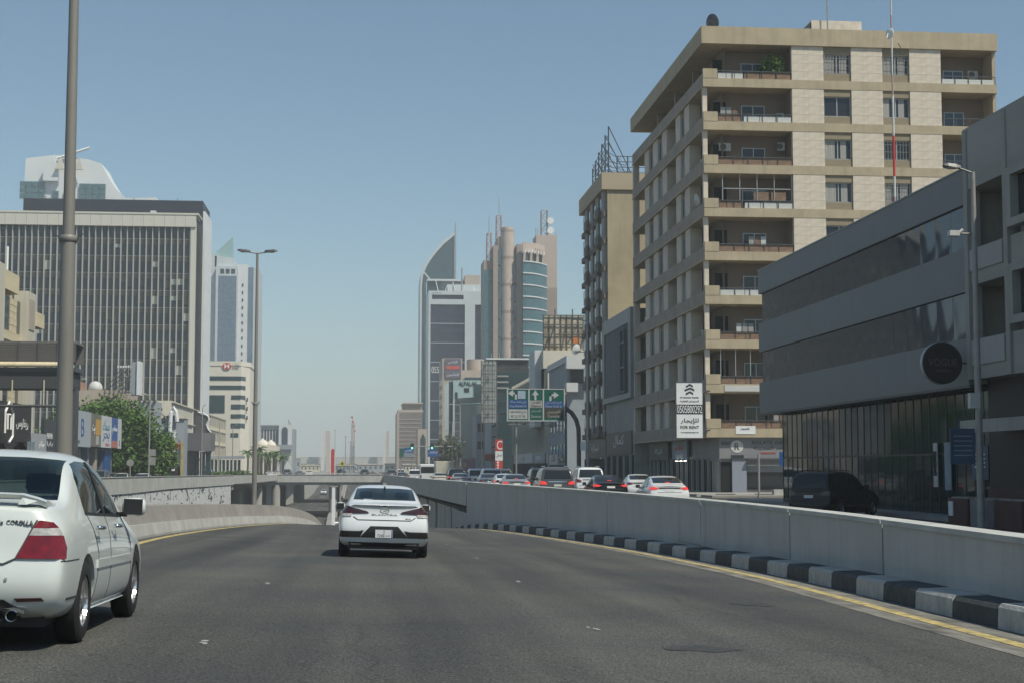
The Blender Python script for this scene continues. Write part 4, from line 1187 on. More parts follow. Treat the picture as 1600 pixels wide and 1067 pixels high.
# framed office tower
Y = 560
b = thing('office_tower', 'pale framed office tower with dark blue glass and a phone number', 'tower')
x0, x1, zt = U(669, Y), U(761, Y), V(456, Y)
D_ = 26
MB().box(x0 + .4, x1, Y + .6, Y + D_, GB, zt - 1.0).build('core', M_NAVYG, b)
fr = MB()
fr.box(x0, x1, Y, Y + D_, V(477, Y) - .0, V(469, Y)); fr.box(x0, x1, Y, Y + D_, V(462, Y), zt)
fr.box(x0, x0 + .7, Y, Y + D_, GB, V(477, Y)); fr.box(U(726, Y), U(742, Y), Y, Y + .6, GB, V(477, Y))
fr.box(x0, x0 + 1.2, Y, Y + D_, V(469, Y), V(462, Y)); fr.box(U(724, Y), x1, Y, Y + D_, V(469, Y), V(462, Y))
fr.build('white_frame', M_CLAD, b)
nk = 17; h = (V(477, Y) - 1.5) / nk
for k in range(nk):
    for (ua, ub, nq) in ((672, 726, 5), (742, 757, 2)):
        a, c = U(ua, Y), U(ub, Y); w = (c - a) / nq
        for q in range(nq): bx('pane', M_NAVYG, b, a + q * w + .08, a + (q + 1) * w - .08, Y + .42 + random.uniform(-.03, .03), Y + .55, 1.5 + k * h + .25, 1.5 + (k + 1) * h)
    if k % 2: bx('floor_line', M_CLAD, b, x0 + .8, U(726, Y), Y + .36, Y + .41, 1.5 + k * h + .02, 1.5 + k * h + .2)
text('0558', M_LETTER, b, (U(682, Y), Y + .3, V(583, Y)), V(573, Y) - V(583, Y), U(690, Y) - U(674, Y), depth=.15)
text('شعاع', M_LETTER_D, b, (U(682, Y), Y, V(461.5, Y)), .9, 3.2, arabic=True)
bx('roof_room', M_CLAD, b, U(700, Y), x1, Y + 6, Y + 18, zt, V(443, Y))
bx('roof_tank', M_BEIGE, b, U(728, Y), U(752, Y), Y + 8, Y + 15, V(443, Y), V(427, Y))
bx('roof_glass', M_TEALDK, b, U(668, Y), U(690, Y), Y + 10, Y + 20, zt, V(436, Y))
bx('roof_glass', M_CLAD, b, U(668, Y), U(735, Y), Y + 9, Y + 21, V(436, Y), V(433, Y))
for q, (u, v) in enumerate(((685, 438), (695, 444), (712, 440), (722, 447), (744, 448), (750, 451))):
    MB().bar((U(u, Y), Y + 4, zt), (U(u, Y) + (1.2 if q % 2 else -1), Y + 4, V(v, Y)), .22).build('roof_antenna', M_WHITE, b)
MB().tube([(U(722, Y), Y + 3, zt), (U(722, Y), Y + 3, V(418, Y))], .3, 6).build('roof_mast', M_STEEL, b)

# sail-topped glass tower
Y = 690
b = thing('sail_tower', 'tall glass tower with a curved sail top ending in a spire', 'tower')
crv = [(657, 740), (657.5, 445), (659, 431), (664, 418), (671, 406), (681, 393), (692, 381), (703, 372), (710, 366)]
poly = [(U(u, Y), V(v, Y)) for u, v in crv] + [(U(710, Y), GB)]
poly[0] = (poly[0][0], GB)
MB().prism(poly, Y, Y + 24, axis='y').build('glass_body', M_TEALDK, b)
edge = [(p[0], p[1]) for p in poly[:-1]]
MB().prism([(x - .5, z + .35) for x, z in edge] + [(x + .25, z - .6) for x, z in edge[::-1]], Y - .6, Y + 24.4, axis='y').build('curved_rim', M_CLAD, b)
MB().box(U(709, Y), U(712, Y), Y - .6, Y + 6, GB, V(368, Y)).build('edge_fin', M_BLUEGR, b)
MB().tube([(U(711, Y), Y + 2, V(368, Y)), (U(711, Y), Y + 2, V(348, Y))], .42, 8, .15).build('spire', M_STEEL, b)
for q in range(17):
    u = 662 + q * 2.8
    zt_ = None
    for (a, va), (c, vc) in zip(crv[1:], crv[2:]):
        if a <= u <= c: zt_ = V(va + (vc - va) * (u - a) / (c - a), Y) - 1.5
    if zt_: bx('glass_fin', M_GLASS_T, b, U(u, Y), U(u, Y) + .35, Y - .25, Y - .01, 2, zt_)
MB().prism([(U(658, Y), V(425, Y)), (U(661, Y), V(425, Y)), (U(686, Y), V(455, Y)), (U(683, Y), V(455, Y))], Y - .4, Y - .26, axis='y').build('brace', M_CLAD, b)

# beige tower with a round shaft and a bowed teal front
Y = 480
b = thing('round_shaft_tower', 'beige tower with a round banded shaft and bowed teal glass front', 'tower')
bx('slab', M_TOWERDK, b, U(757, Y), U(772, Y), Y + 4, Y + 16, GB, V(405, Y))
for k in range(20):
    h = (V(420, Y) - 2) / 20
    bx('side_glass', M_GLASS_T, b, U(756, Y), U(771, Y), Y + 3.5, Y + 3.99, 2 + k * h, 2 + (k + 1) * h - .12)
bx('pier', M_TOWERDK, b, U(771, Y) + .05, U(779, Y), Y + 2, Y + 16, GB, V(383, Y))
bx('pier', M_TOWERST, b, U(779, Y) + .05, U(790, Y), Y + 3, Y + 16, GB, V(368, Y))
cx_, cr_ = U(794.5, Y), (U(805, Y) - U(784, Y)) / 2
nb = 9; zc0, zc1 = GB, V(358, Y)
for k in range(nb):
    a, c = zc0 + (zc1 - zc0) * k / nb, zc0 + (zc1 - zc0) * (k + 1) / nb
    MB().lathe([(cr_, a), (cr_, c - .9)], c=(cx_, Y + 3, 0), n=28).build('shaft_drum', M_TOWERST, b, smooth=40)
    MB().lathe([(cr_ * .985, c - .9), (cr_ * .985, c)], c=(cx_, Y + 3, 0), n=28).build('shaft_band', M_TOWERDK, b, smooth=40)
MB().lathe([(cr_ * .9, zc1), (cr_ * .9, zc1 + .8)], c=(cx_, Y + 3, 0), n=24).build('shaft_cap', M_TOWERST, b, smooth=40)
for k in range(12):
    h = (V(385, Y) - 3) / 12
    for ua, ub in ((804.5, 808), (780, 784)): bx('stair_window', M_GLASS_T, b, U(ua, Y), U(ub, Y), Y + 2.2, Y + 2.9, 3 + k * h, 3 + (k + 1) * h - .5)
bx('pier', M_TOWERDK, b, U(808, Y), U(816, Y), Y + 1, Y + 16, GB, V(381, Y))
def bow(t): return (U(816, Y) + (U(859, Y) - U(816, Y)) * t, Y - 2.5 + 9.0 * t * t)
ts = [k / 10 for k in range(11)]
zb1 = V(409, Y)
nfl = 17; h = (zb1 - 4) / nfl
for k in range(nfl):
    for q in range(10):
        p, p2 = bow(ts[q]), bow(ts[q + 1])
        MB().prism([p, (p2[0] - .03, p2[1]), (p2[0] - .03, p2[1] + .3), (p[0], p[1] + .3)], 4 + k * h, 4 + (k + 1) * h - .08).build('pane', M_GLASS_T, b)
    if 1:
        MB().prism([(x, y - .35) for x, y in map(bow, ts)] + [(x, y - .01) for x, y in map(bow, ts[::-1])], 4 + (k + 1) * h - .4, 4 + (k + 1) * h - .02).build('floor_band', M_WHITEW, b)
MB().prism([(x, y + .35) for x, y in map(bow, ts)] + [(bow(1)[0], Y + 16), (U(816, Y) + .05, Y + 16)], GB, zb1).build('core', M_TEALDK, b)
tc_ = [k / 10 for k in range(10)]
MB().prism([(x, y + .5) for x, y in map(bow, tc_)] + [(x, y + 2.2) for x, y in map(bow, tc_[::-1])], zb1 + 2.8, V(380, Y)).build('crown_wall', M_TOWERST, b)
for q in range(4):
    p = bow(q * .25 + .02); bx('crown_pier', M_TOWERST, b, p[0], p[0] + .8, p[1] + .5, p[1] + 1.4, zb1, zb1 + 2.8)
MB().prism([(x, y + 1.4) for x, y in map(bow, tc_)] + [(bow(.9)[0], Y + 12), (U(816, Y) + .05, Y + 12)], zb1 + .01, zb1 + 2.7).build('crown_glass', M_TEALDK, b)
for q in range(7):
    p = bow(.05 + q * .125); MB().bar((p[0], p[1] - 1.3, zb1 + 2.2), (p[0] + .6, p[1] + .5, zb1 + 3.5), .18).build('sunshade_fin', M_WHITEW, b)
for q in range(4): bx('crown_slot', M_TOWERDK, b, U(836 + q * 4, Y), U(838 + q * 4, Y), bow(.5 + q * .09)[1] + .2, bow(.5 + q * .09)[1] + .49, V(395, Y), V(388, Y))
Y2 = Y + 17
for k in range(9):
    a, c = GB + (V(367, Y2) - GB) * k / 9, GB + (V(367, Y2) - GB) * (k + 1) / 9
    bx('rear_shaft', M_TOWERST if k % 3 else M_TOWERDK, b, U(838, Y2), U(871, Y2), Y2, Y2 + 10, a, c)
def lattice(parent, x, y, z0, z1, w, m, n=None, w1=None):
    f = MB(); n = n or int((z1 - z0) / w); w1 = w1 or w
    for sx, sy in ((-1, -1), (1, -1), (1, 1), (-1, 1)): f.bar((x + sx * w / 2, y + sy * w / 2, z0), (x + sx * w1 / 2, y + sy * w1 / 2, z1), .24)
    for k in range(n):
        za, zb = z0 + (z1 - z0) * k / n, z0 + (z1 - z0) * (k + 1) / n; s = 1 if k % 2 else -1
        f.bar((x - s * w / 2, y - w / 2, za), (x + s * w / 2, y - w / 2, zb), .2); f.bar((x - w / 2, y - w / 2, zb), (x + w / 2, y - w / 2, zb), .18)
        f.bar((x + w / 2, y - s * w / 2, za), (x + w / 2, y + s * w / 2, zb), .08)
    return f.build('lattice_mast', m, parent)
M_RW = mat('red_white_steel', (.42, .28, .25), .6)
lattice(b, U(767, Y), Y + 8, V(405, Y), V(360, Y), 1.6, M_RW, w1=1.3)
MB().tube([(U(767, Y), Y + 8, V(360, Y)), (U(767, Y), Y + 8, V(333, Y))], .12, 6).build('aerial', M_STEEL, b)
lattice(b, U(783, Y), Y + 9, V(369, Y), V(331, Y), 1.7, M_RW, w1=1.5)
MB().tube([(U(783.5, Y), Y + 9, V(331, Y)), (U(783.5, Y), Y + 9, V(304, Y))], .12, 6).build('aerial', M_STEEL, b)
lattice(b, U(853, Y2), Y2 + 4, V(366, Y2), V(326, Y2), 2.0, M_STEEL)
for v in (343, 358): MB().lathe([(1.1, 0), (1.2, .3), (1.2, 1.2), (1.0, 1.4)], c=(U(862, Y2), Y2 + 2, V(v, Y2)), axis='y', n=18).build('drum_antenna', M_WHITE, b, smooth=40)
for u, v in ((838, 356), (841, 357), (870, 362)): MB().tube([(U(u, Y2), Y2 + 1, V(367, Y2)), (U(u, Y2), Y2 + 1, V(v, Y2))], .12, 6).build('aerial', M_STEEL, b)

# grey-brown hotel block and a small arched one beyond the signal gantry
Y = 640
b = thing('hotel_block', 'plain grey brown block with a stepped flat roof left of the glass towers', 'building')
MB().box(U(622, Y), U(660, Y), Y, Y + 30, GB, V(644, Y)).build('wall', mat('grey_brown_render', (.20, .18, .165), .9, var=.06, scale=.2), b)
for k in range(12): bx('floor_line', M_TOWERDK, b, U(624, Y), U(658, Y), Y - .12, Y - .01, 3 + k * 1.7, 3.5 + k * 1.7)
bx('end_strip', M_BEIGE, b, U(622, Y) - .5, U(624, Y), Y - .4, Y + 30, GB, V(645, Y))
MB().box(U(630, Y), U(660, Y), Y + 3, Y + 26, V(640, Y), V(631, Y)).build('roof_storey', M_TOWERDK, b)
bx('roof_slab', M_TOWERST, b, U(629, Y), U(661, Y), Y + 1, Y + 28, V(631, Y), V(629, Y))
bx('roof_slab', M_TOWERST, b, U(622, Y), U(661, Y), Y + 1, Y + 28, V(643.9, Y), V(640, Y))
Y = 470
b = thing('arched_building', 'small tan building with a pointed arch below the framed office tower', 'building')
xa, xb = U(653, Y), U(668, Y)
MB().box(xa, xb, Y, Y + 12, GB, V(670, Y)).build('wall', M_BEIGE, b)
MB().prism([(U(657.5, Y), 1), (U(665, Y), 1), (U(665, Y), V(685, Y)), (U(661, Y), V(677, Y)), (U(657.5, Y), V(685, Y))], Y - .2, Y - .01, axis='y').build('arch', M_TEALDK, b)
# purple kiosk by the queue
Y = 300
b = thing('hoarding', 'purple advertising hoarding standing beyond the queue of cars', 'billboard')
MB().box(U(722, Y), U(751, Y), Y, Y + .4, V(738, Y), V(716, Y)).build('board', mat('purple_board', (.26, .12, .2), .7, var=.15, scale=.4), b)
bx('board_rail', M_STEEL, b, U(721, Y), U(752, Y), Y - .1, Y + .5, V(716, Y), V(714.5, Y))
bx('yellow_patch', M_YELLOW, b, U(724, Y), U(729, Y), Y - .06, Y - .01, V(729, Y), V(722, Y))
for u in (723, 737, 750): bx('post', M_STEEL_D, b, U(u, Y), U(u, Y) + .15, Y + .41, Y + .55, GB, V(715, Y))

# ------------------------------------------------------------------ end of the street: flyover, pylons, masts, trees
Y = 1050
b = thing('flyover', 'long pale flyover crossing the street far ahead under the haze', 'bridge')
MB().box(U(420, Y), U(650, Y), Y, Y + 14, V(724, Y), V(716, Y)).build('deck', M_CONC_L, b)
for q in range(10): MB().tube([(U(428 + q * 24, Y), Y + 7, -2), (U(428 + q * 24, Y), Y + 7, V(723.9, Y))], 1.0, 10).build('pier', M_CONC_L, b)
bx('railing', M_CONC, b, U(420, Y), U(650, Y), Y + .1, Y + .4, V(715.9, Y), V(713.5, Y))
for (u, lab, w) in ((509, 'tall pale flyover pylon nearer the red pillar sign', 6), (603.5, 'tall pale flyover pylon nearer the hotel block', 4)):
    p = thing('pylon', lab, 'pylon', (U(u, 1040), 1040, 0), group='bridge pylons in the haze')
    MB().box(-w * .5, -w * .08, 0, 3, -1, V(672, 1040)).build('pylon_leg', M_WHITEW, p); MB().box(w * .02, w * .5, .3, 2.4, -1, V(673, 1040)).build('pylon_leg', M_TOWERST, p)
for i, (u, v, yy) in enumerate(((524, 672, 900), (540.5, 682, 700), (552, 653, 760), (548, 690, 640))):
    p = thing('mast', ['thin grey mast between the red pillar sign and the lattice mast', 'thin mast in the middle of the street end', 'tall red topped lattice mast among the masts', 'short thin mast beside the lattice mast'][i], 'mast', (U(u, yy), yy, -.2))
    if i == 2:
        lattice(p, 0, 0, 0, V(v + 8, yy), 1.2, M_RW)
        for k in range(4): MB().lathe([(.5, 0), (.5, .9)], c=(-.6 + k * .45, 0, V(v + k * 7, yy)), n=10).build('aerial_drum', M_RED, p)
        MB().tube([(0, 0, V(v + 8, yy)), (-.4, 0, V(v, yy))], .15, 6).build('aerial', M_STEEL, p)
    else:
        MB().tube([(0, 0, 0), (0, 0, V(v, yy))], .3, 8, .15).build('pole', M_STEEL, p); MB().box(-.8, .8, -.1, .1, V(v, yy), V(v, yy) + .25).build('lamp_arm', M_STEEL, p)
# scrub and trees far off, one mass
tm = leaf_cloud(5200, 190, 14, 3.4, 1.3, 11); tm.v = [(x + U(560, 1000), y + 1120, z * 1.0 + 3.0) for x, y, z in tm.v]
tag(tm.build('trees', mat('far_foliage', (.06, .075, .045), .8, var=.3, scale=.3)), 'low dark band of far-off trees behind the flyover', 'trees', kind='stuff')
for i, (u0, u1, v, yy, m) in enumerate(((440, 470, 716, 800, M_BLUEGR), (470, 500, 727, 700, M_CREAMW), (560, 600, 725.5, 780, M_BLUEGR), (602, 640, 725, 720, M_CREAMW), (630, 655, 726, 560, M_CREAMW), (525, 552, 727, 640, M_BLUEGR))):
    p = thing('far_house', ['low grey blue house beyond the domed pavilion', 'low cream house behind the climbing ramp', 'low grey blue house between the pylons', 'low cream house below the hotel block', 'low cream kiosk under the traffic signs', 'low grey shed behind the red pillar sign'][i], 'house', (0, 0, 0), group='low houses at the street end')
    MB().box(U(u0, yy), U(u1, yy), yy, yy + 10, -1, V(v, yy)).build('wall', m, p)
    n = 5
    for q in range(n): bx('window', M_GLASS_D, p, U(u0, yy) + (q + .3) * (U(u1, yy) - U(u0, yy)) / n, U(u0, yy) + (q + .65) * (U(u1, yy) - U(u0, yy)) / n, yy - .08, yy - .01, V(v, yy) * .45, V(v, yy) * .75)
    bx('roof_edge', M_CREAMW, p, U(u0, yy) - .2, U(u1, yy) + .2, yy - .3, yy + 10.2, V(v, yy), V(v, yy) + .5)
# ------------------------------------------------------------------ buildings across the road
# gridded office block
Y = 300
b = thing('gridded_office', 'wide office block with a dark glass grid between pale fins', 'building')
x1 = U(302, Y); x0 = -75.0; zt = V(345, Y); zc_ = V(363, Y)
M_CORN = mat('pale_cornice', (.60, .575, .50), .85, var=.06, scale=.4, stain=.15)
M_GFIN = mat('pale_fin', (.42, .425, .395), .7, var=.12, scale=1)
M_GSPAN = mat('olive_grey_spandrel', (.07, .07, .064), .6, var=.25, scale=.4)
MB().box(x0, x1, Y + .6, Y + 12, GB, zt - .4).build('core', M_TAR, b)
NC = 30; w = 1.2; xr_ = U(293, Y); RH = 3.34
for c in range(NC + 1): bx('fin', M_GFIN, b, xr_ - c * w - .09, xr_ - c * w + .09, Y - .25, Y + .45, 3, zc_)
rest = MB()
for r_ in range(14):
    z1 = zc_ - r_ * RH; z0 = z1 - RH
    bx('spandrel', M_GSPAN, b, x0, xr_, Y + .34, Y + .58, z0, z0 + 1.05)
    bx('floor_tick', M_GFIN, b, x0, xr_, Y + .28, Y + .335, z0 + 1.0, z0 + 1.06)
    for c in range(NC):
        a, d = xr_ - (c + 1) * w + .1, xr_ - c * w - .1
        if r_ < 10 and c < 29:
            m = M_GLASS_D if random.random() < .62 else M_GSPAN
            o = bx('pane', M_NAVYG if random.random() < .5 else M_GLASS_D, b, a, d, Y + .4 + random.uniform(0, .03), Y + .5, z0 + 1.06, z1 - .02)
            if random.random() < .2: bx('blind', M_GFIN if random.random() < .3 else M_GSPAN, o, -.0, 1.0, -.12, -.02, random.uniform(.1, .7), 1.0)
        else: rest.box(a, d, Y + .4, Y + .5, z0 + 1.06, z1 - .02)
tag(rest.build('pane', M_GLASS_D, b), kind='stuff')
n = 21; ww = (x1 - x0) / n
for q in range(n): bx('cornice_panel', M_CORN, b, x0 + q * ww + .02, x0 + (q + 1) * ww - .02, Y - .7, Y + 6, zc_, zt)
bx('cornice_cap', M_CORN, b, x0, x1 + .5, Y - .8, Y + 6, zt, zt + .35)
bx('corner_pier', M_CORN, b, xr_ + .1, x1, Y - .4, Y + 8, GB, zc_)
for u0, u1, v in ((204, 245, 340), (228, 236, 337)): bx('roof_plant', M_CLAD, b, U(u0, Y), U(u1, Y), Y + 1, Y + 4, zt + .35, V(v, Y))
Y = 313
b = thing('slab_building', 'navy slab building with a bright white stone end behind the gridded office', 'building')
xa, xb = U(28, Y), U(312, Y)
M_NAVYP = mat('navy_panel', (.022, .03, .045), .55, var=.12, scale=.2)
MB().box(xa, xb, Y, Y + 13.5, GB, V(323, Y)).build('wall', M_NAVYP, b)
pr = [(xb + .01, GB), (xb + .5, GB), (xb + .5, V(350, Y)), (xb + .35, V(338, Y)), (xb + .01, V(330, Y))]
for k in range(11):
    a, c = GB + (V(338, Y) - GB) * k / 11, GB + (V(338, Y) - GB) * (k + 1) / 11
    bx('stone_facing', M_WHITE, b, xb + .01, xb + .5, Y + .2, Y + 13.5, a + .01, c - .01)
bx('roof_rail', M_STEEL_D, b, xa, xb, Y + .1, Y + .3, V(323, Y), V(322, Y))
for q in range(4): MB().tube([(U(60 + 70 * q, Y), Y + 2, V(323, Y)), (U(60 + 70 * q, Y), Y + 2, V(316, Y))], .1, 6).build('aerial', M_STEEL, b)
# white and blue building that tops out behind it
Y = 620
b = thing('stepped_building', 'white building with blue glass corners and a sweeping roof, half hidden', 'building')
prof_ = [(30, 262), (75, 256), (130, 262), (150, 268), (158, 283), (168, 298), (178, 310), (190, 320), (238, 318), (240, 330), (28, 330)]
M_WTOP = mat('white_marble_cladding', (.66, .68, .68), .7, var=.05, scale=.1)
pz_ = [(U(u, Y), V(v, Y)) for u, v in prof_]
MB().prism(pz_, Y, Y + 20, axis='y').build('roof_wall', M_WTOP, b)
MB().box(U(28, Y), U(165, Y), Y + .5, Y + 20, GB, V(330, Y)).build('wall', M_WTOP, b)
for (u0, u1, v0, v1) in ((22, 62, 297, 324), (74, 84, 311, 324), (92, 104, 311, 324), (116, 158, 299, 324)):
    k = max(1, round((u1 - u0) / 10))
    for q in range(k):
        for r_ in range(3):
            h = (V(v0, Y) - V(v1, Y)) / 3; w = (U(u1, Y) - U(u0, Y)) / k
            bx('pane', M_GLASS_T, b, U(u0, Y) + q * w + .1, U(u0, Y) + (q + 1) * w - .1, Y - .9, Y - .05, V(v1, Y) + r_ * h + .12, V(v1, Y) + (r_ + 1) * h - .12)
MB().prism([(U(60, Y), V(297, Y)), (U(60, Y), V(278, Y)), (U(75, Y), V(260, Y)), (U(84, Y), V(278, Y)), (U(84, Y), V(297, Y))], Y - 2.5, Y - .95, axis='y').build('gable_bay', M_WTOP, b)
for u in (88, 118): MB().prism([(U(u - 9, Y), V(280, Y)), (U(u, Y), V(262, Y)), (U(u + 6, Y), V(280, Y))], Y - 4, Y - 2.6, axis='y').build('pointed_fin', M_CREAMW, b)
MB().bar((U(80, Y), Y - 1, V(262, Y)), (U(131, Y), Y - 1, V(245, Y)), .8).build('roof_boom', M_WHITE, b)
# pale blue glass tower
Y = 560
b = thing('glass_tower', 'hazy pale tower of blue glass with a slanted glass crown', 'tower')
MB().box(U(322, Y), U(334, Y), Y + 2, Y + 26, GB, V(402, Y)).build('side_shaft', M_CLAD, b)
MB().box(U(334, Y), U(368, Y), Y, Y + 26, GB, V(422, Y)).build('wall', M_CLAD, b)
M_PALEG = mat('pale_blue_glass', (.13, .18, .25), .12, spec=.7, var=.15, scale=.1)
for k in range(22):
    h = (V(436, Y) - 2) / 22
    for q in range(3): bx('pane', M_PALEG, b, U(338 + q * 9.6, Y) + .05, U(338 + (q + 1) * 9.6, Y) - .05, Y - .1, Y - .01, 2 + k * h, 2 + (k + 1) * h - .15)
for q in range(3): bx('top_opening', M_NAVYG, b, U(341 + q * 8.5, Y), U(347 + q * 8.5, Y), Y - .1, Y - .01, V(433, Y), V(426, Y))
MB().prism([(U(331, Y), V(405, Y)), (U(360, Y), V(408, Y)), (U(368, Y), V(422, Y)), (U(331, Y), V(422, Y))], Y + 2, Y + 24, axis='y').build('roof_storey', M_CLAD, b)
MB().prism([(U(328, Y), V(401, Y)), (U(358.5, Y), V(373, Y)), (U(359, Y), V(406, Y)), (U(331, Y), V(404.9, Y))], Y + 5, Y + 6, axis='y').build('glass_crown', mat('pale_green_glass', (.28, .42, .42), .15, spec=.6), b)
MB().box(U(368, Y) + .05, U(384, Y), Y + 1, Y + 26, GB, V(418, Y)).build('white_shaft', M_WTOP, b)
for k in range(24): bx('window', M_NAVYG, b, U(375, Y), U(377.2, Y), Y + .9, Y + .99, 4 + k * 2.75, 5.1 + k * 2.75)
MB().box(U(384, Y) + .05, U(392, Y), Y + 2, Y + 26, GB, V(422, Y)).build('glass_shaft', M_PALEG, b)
bx('side_shaft', M_CLAD, b, U(392, Y) + .05, U(400, Y), Y + 3, Y + 26, GB, V(422, Y))
# bank building
Y = 400
b = thing('bank_building', 'cream bank building with black window bands and a red and white logo', 'building')
M_BANK = mat('cream_bank_stone', (.70, .65, .55), .85, var=.05, scale=.3)
xa, xb, xc = U(312, Y), U(376, Y), U(388, Y)
MB().prism([(xa, Y), (xb, Y), (xc, Y + 5), (xc, Y + 22), (xa, Y + 22)], GB, V(568, Y) - 1.0).build('wall', M_BANK, b)
MB().prism([(xa - .1, Y - .15), (xb, Y - .15), (xc + .2, Y + 5), (xc + .2, Y + 22), (xa - .1, Y + 22)], V(568, Y) - .99, V(567, Y)).build('parapet', M_BANK, b)
for v0, v1, u0, u1 in ((590, 596, 312, 377), (604, 610, 312, 377), (619, 646, 312, 351), (619, 625, 361, 377), (633, 640, 361, 377), (648, 654, 361, 377), (662, 669, 361, 377), (677, 683, 361, 373)):
    xA, xB = U(u0, Y), min(U(u1, Y), xb - .05)
    MB().box(xA, xB, Y - .12, Y - .005, V(v1, Y), V(v0, Y)).build('window_band', M_TEALDK, b)
    if u1 == 377: MB().prism([(xb - .02, Y - .12), (xb + 1.0, Y + 2.2), (xb + .95, Y + 2.35), (xb - .07, Y - .02)], V(v1, Y), V(v0, Y)).build('corner_window', M_TEALDK, b)
for k in range(3): bx('side_window', M_TEALDK, b, xb + 1.3, xb + 1.62, Y + 2.4, Y + 2.9, V(628 + 14 * k, Y), V(622 + 14 * k, Y)) 
lz0, lz1 = V(579, Y), V(569.5, Y); lx0, lx1 = U(346, Y), U(361, Y); lm = (lx0 + lx1) / 2; lzm = (lz0 + lz1) / 2; q4 = (lx1 - lx0) / 4
lg = MB()
lg.prism([(lx0, lzm), (lx0 + q4, lz0), (lx0 + q4, lz1)], Y - .3, Y - .16, axis='y'); lg.prism([(lx1, lzm), (lx1 - q4, lz1), (lx1 - q4, lz0)], Y - .3, Y - .16, axis='y')
lg.prism([(lx0 + q4, lz1), (lm, lzm), (lx1 - q4, lz1)], Y - .3, Y - .16, axis='y'); lg.prism([(lx0 + q4, lz0), (lx1 - q4, lz0), (lm, lzm)], Y - .3, Y - .16, axis='y')
lg.build('logo', M_RED, b)
lg = MB(); lg.prism([(lx0 + q4, lz0 + .05), (lm, lzm), (lx0 + q4, lz1 - .05)], Y - .28, Y - .17, axis='y'); lg.prism([(lx1 - q4, lz0 + .05), (lx1 - q4, lz1 - .05), (lm, lzm)], Y - .28, Y - .17, axis='y')
lg.build('logo', M_LETTER, b)
text('ساب', M_LETTER_D, b, (U(367, Y), Y - .15, V(574.5, Y)), .9, 1.6, arabic=True); text('SABB', M_LETTER_D, b, (U(367, Y), Y - .15, V(578.5, Y)), .55, 1.6)
# arcaded cream building
Y = 335
b = thing('office_building', 'long low cream office with rows of small square windows below the bank', 'building')
xw = U(355, 372); ya = abs(xw) * 2400 / (570 - 318)
MB().box(xw - 14, xw - .25, ya - 45, 372, GB, V(648, Y)).build('wall', M_CREAMW, b)
for k in range(4):
    z0 = 1.2 + k * 3.1
    for q in range(14):
        y0 = ya + 1 + q * (371 - ya) / 14
        bx('window_frame', M_CREAMW, b, xw - .249, xw + .0, y0 - .35, y0 + .35, z0 - .3, z0 + 2.6)
        bx('window', M_GLASS_D, b, xw - .249, xw - .16, y0 + .36, y0 + (371 - ya) / 14 - .36, z0 + .6, z0 + 2.1)
    bx('floor_band', M_CREAMW, b, xw - .249, xw + .06, ya - 45, 372, z0 + 2.61, z0 + 2.79)
# dark portal sign structure beside the office
Y = 262
b = thing('portal_sign', 'dark grey curved portal canopy with a tall sign panel by the white slab', 'sign structure')
M_PORT = mat('charcoal_cladding', (.05, .05, .052), .55, var=.1, scale=.5)
bx('pillar', M_PORT, b, U(293, Y), U(303, Y), Y, Y + 4, GB, V(684, Y))
MB().prism([(U(289, Y), Y - 1), (U(320, Y), Y - 2.2), (U(331, Y), Y - 1), (U(334, Y), Y + 3), (U(289, Y), Y + 4)], V(704, Y), V(677, Y)).build('canopy', mat('grey_canopy', (.14, .135, .135), .6, var=.1, scale=.4), b)
MB().prism([(U(306, Y), V(676.8, Y)), (U(306, Y), V(646, Y)), (U(322, Y), V(650, Y)), (U(327, Y), V(656, Y)), (U(322, Y), V(664, Y)), (U(329, Y), V(676.8, Y))], Y, Y + .8, axis='y').build('sign_panel', mat('brown_grey_panel', (.085, .08, .078), .6), b)
MB().tube([(U(u, Y), Y - .1, V(v, Y)) for u, v in ((309, 645), (318, 647), (325, 651), (327, 657), (323, 664), (325, 670), (330, 676))], .14, 6).build('edge_light', M_WHITE, b)
for q in range(3): bx('glass_door', M_TEALDK, b, U(304 + q * 9, Y), U(312 + q * 9, Y), Y + .5, Y + .7, .1, V(705, Y))
bx('canopy_light', M_WHITE, b, U(320, Y), U(333, Y), Y + 1, Y + 1.3, V(709, Y), V(704.5, Y))
# grey shop building with an arch and a red disc
Y = 232
b = thing('shop_building', 'grey shop building with a white arch and a red disc behind the small tree', 'building')
MB().box(U(243, Y), U(289, Y), Y, Y + 4, GB, V(655, Y)).build('wall', M_BLUEGR, b)
MB().box(U(243, Y), U(290, Y), Y - .3, Y + 4, V(654.9, Y), V(650, Y)).build('parapet', M_CREAMW, b)
MB().tube([(U(267, Y), Y - .6, V(676, Y)), (U(268, Y), Y - .6, V(645, Y)), (U(272, Y), Y - .6, V(638, Y)), (U(276, Y), Y - .6, V(645, Y)), (U(278, Y), Y - .6, V(660, Y))], .28, 8).build('arch_sign', M_WHITE, b)
bx('banner', M_WHITE, b, U(270, Y), U(275, Y), Y - .2, Y - .01, V(735, Y), V(672, Y))
MB().lathe([(.42, 0), (.42, -.1)], c=(U(278, Y), Y - .1, V(697, Y)), axis='y', n=20).build('red_disc', M_RED, b)
for q in range(3): bx('window', M_GLASS_D, b, U(249 + q * 6, Y), U(253 + q * 6, Y), Y - .08, Y - .01, V(685, Y), V(672, Y))
bx('yellow_pier', M_YELLOW, b, U(284, Y), U(288, Y), Y - .5, Y - .01, GB, V(690, Y))
for q in range(5): MB().bar((U(258 + 4 * q, Y), Y - .5, V(654, Y)), (U(258 + 4 * q, Y), Y - .5, V(651, Y)), .2).build('flood_light', M_BLACK, b)
bx('shop_front', M_DARK, b, U(244, Y), U(283, Y), Y - .07, Y - .005, GB, 2.2)
Y = 214
b = thing('plain_building', 'plain pale grey upper wall between the big tree and the white arch', 'building')
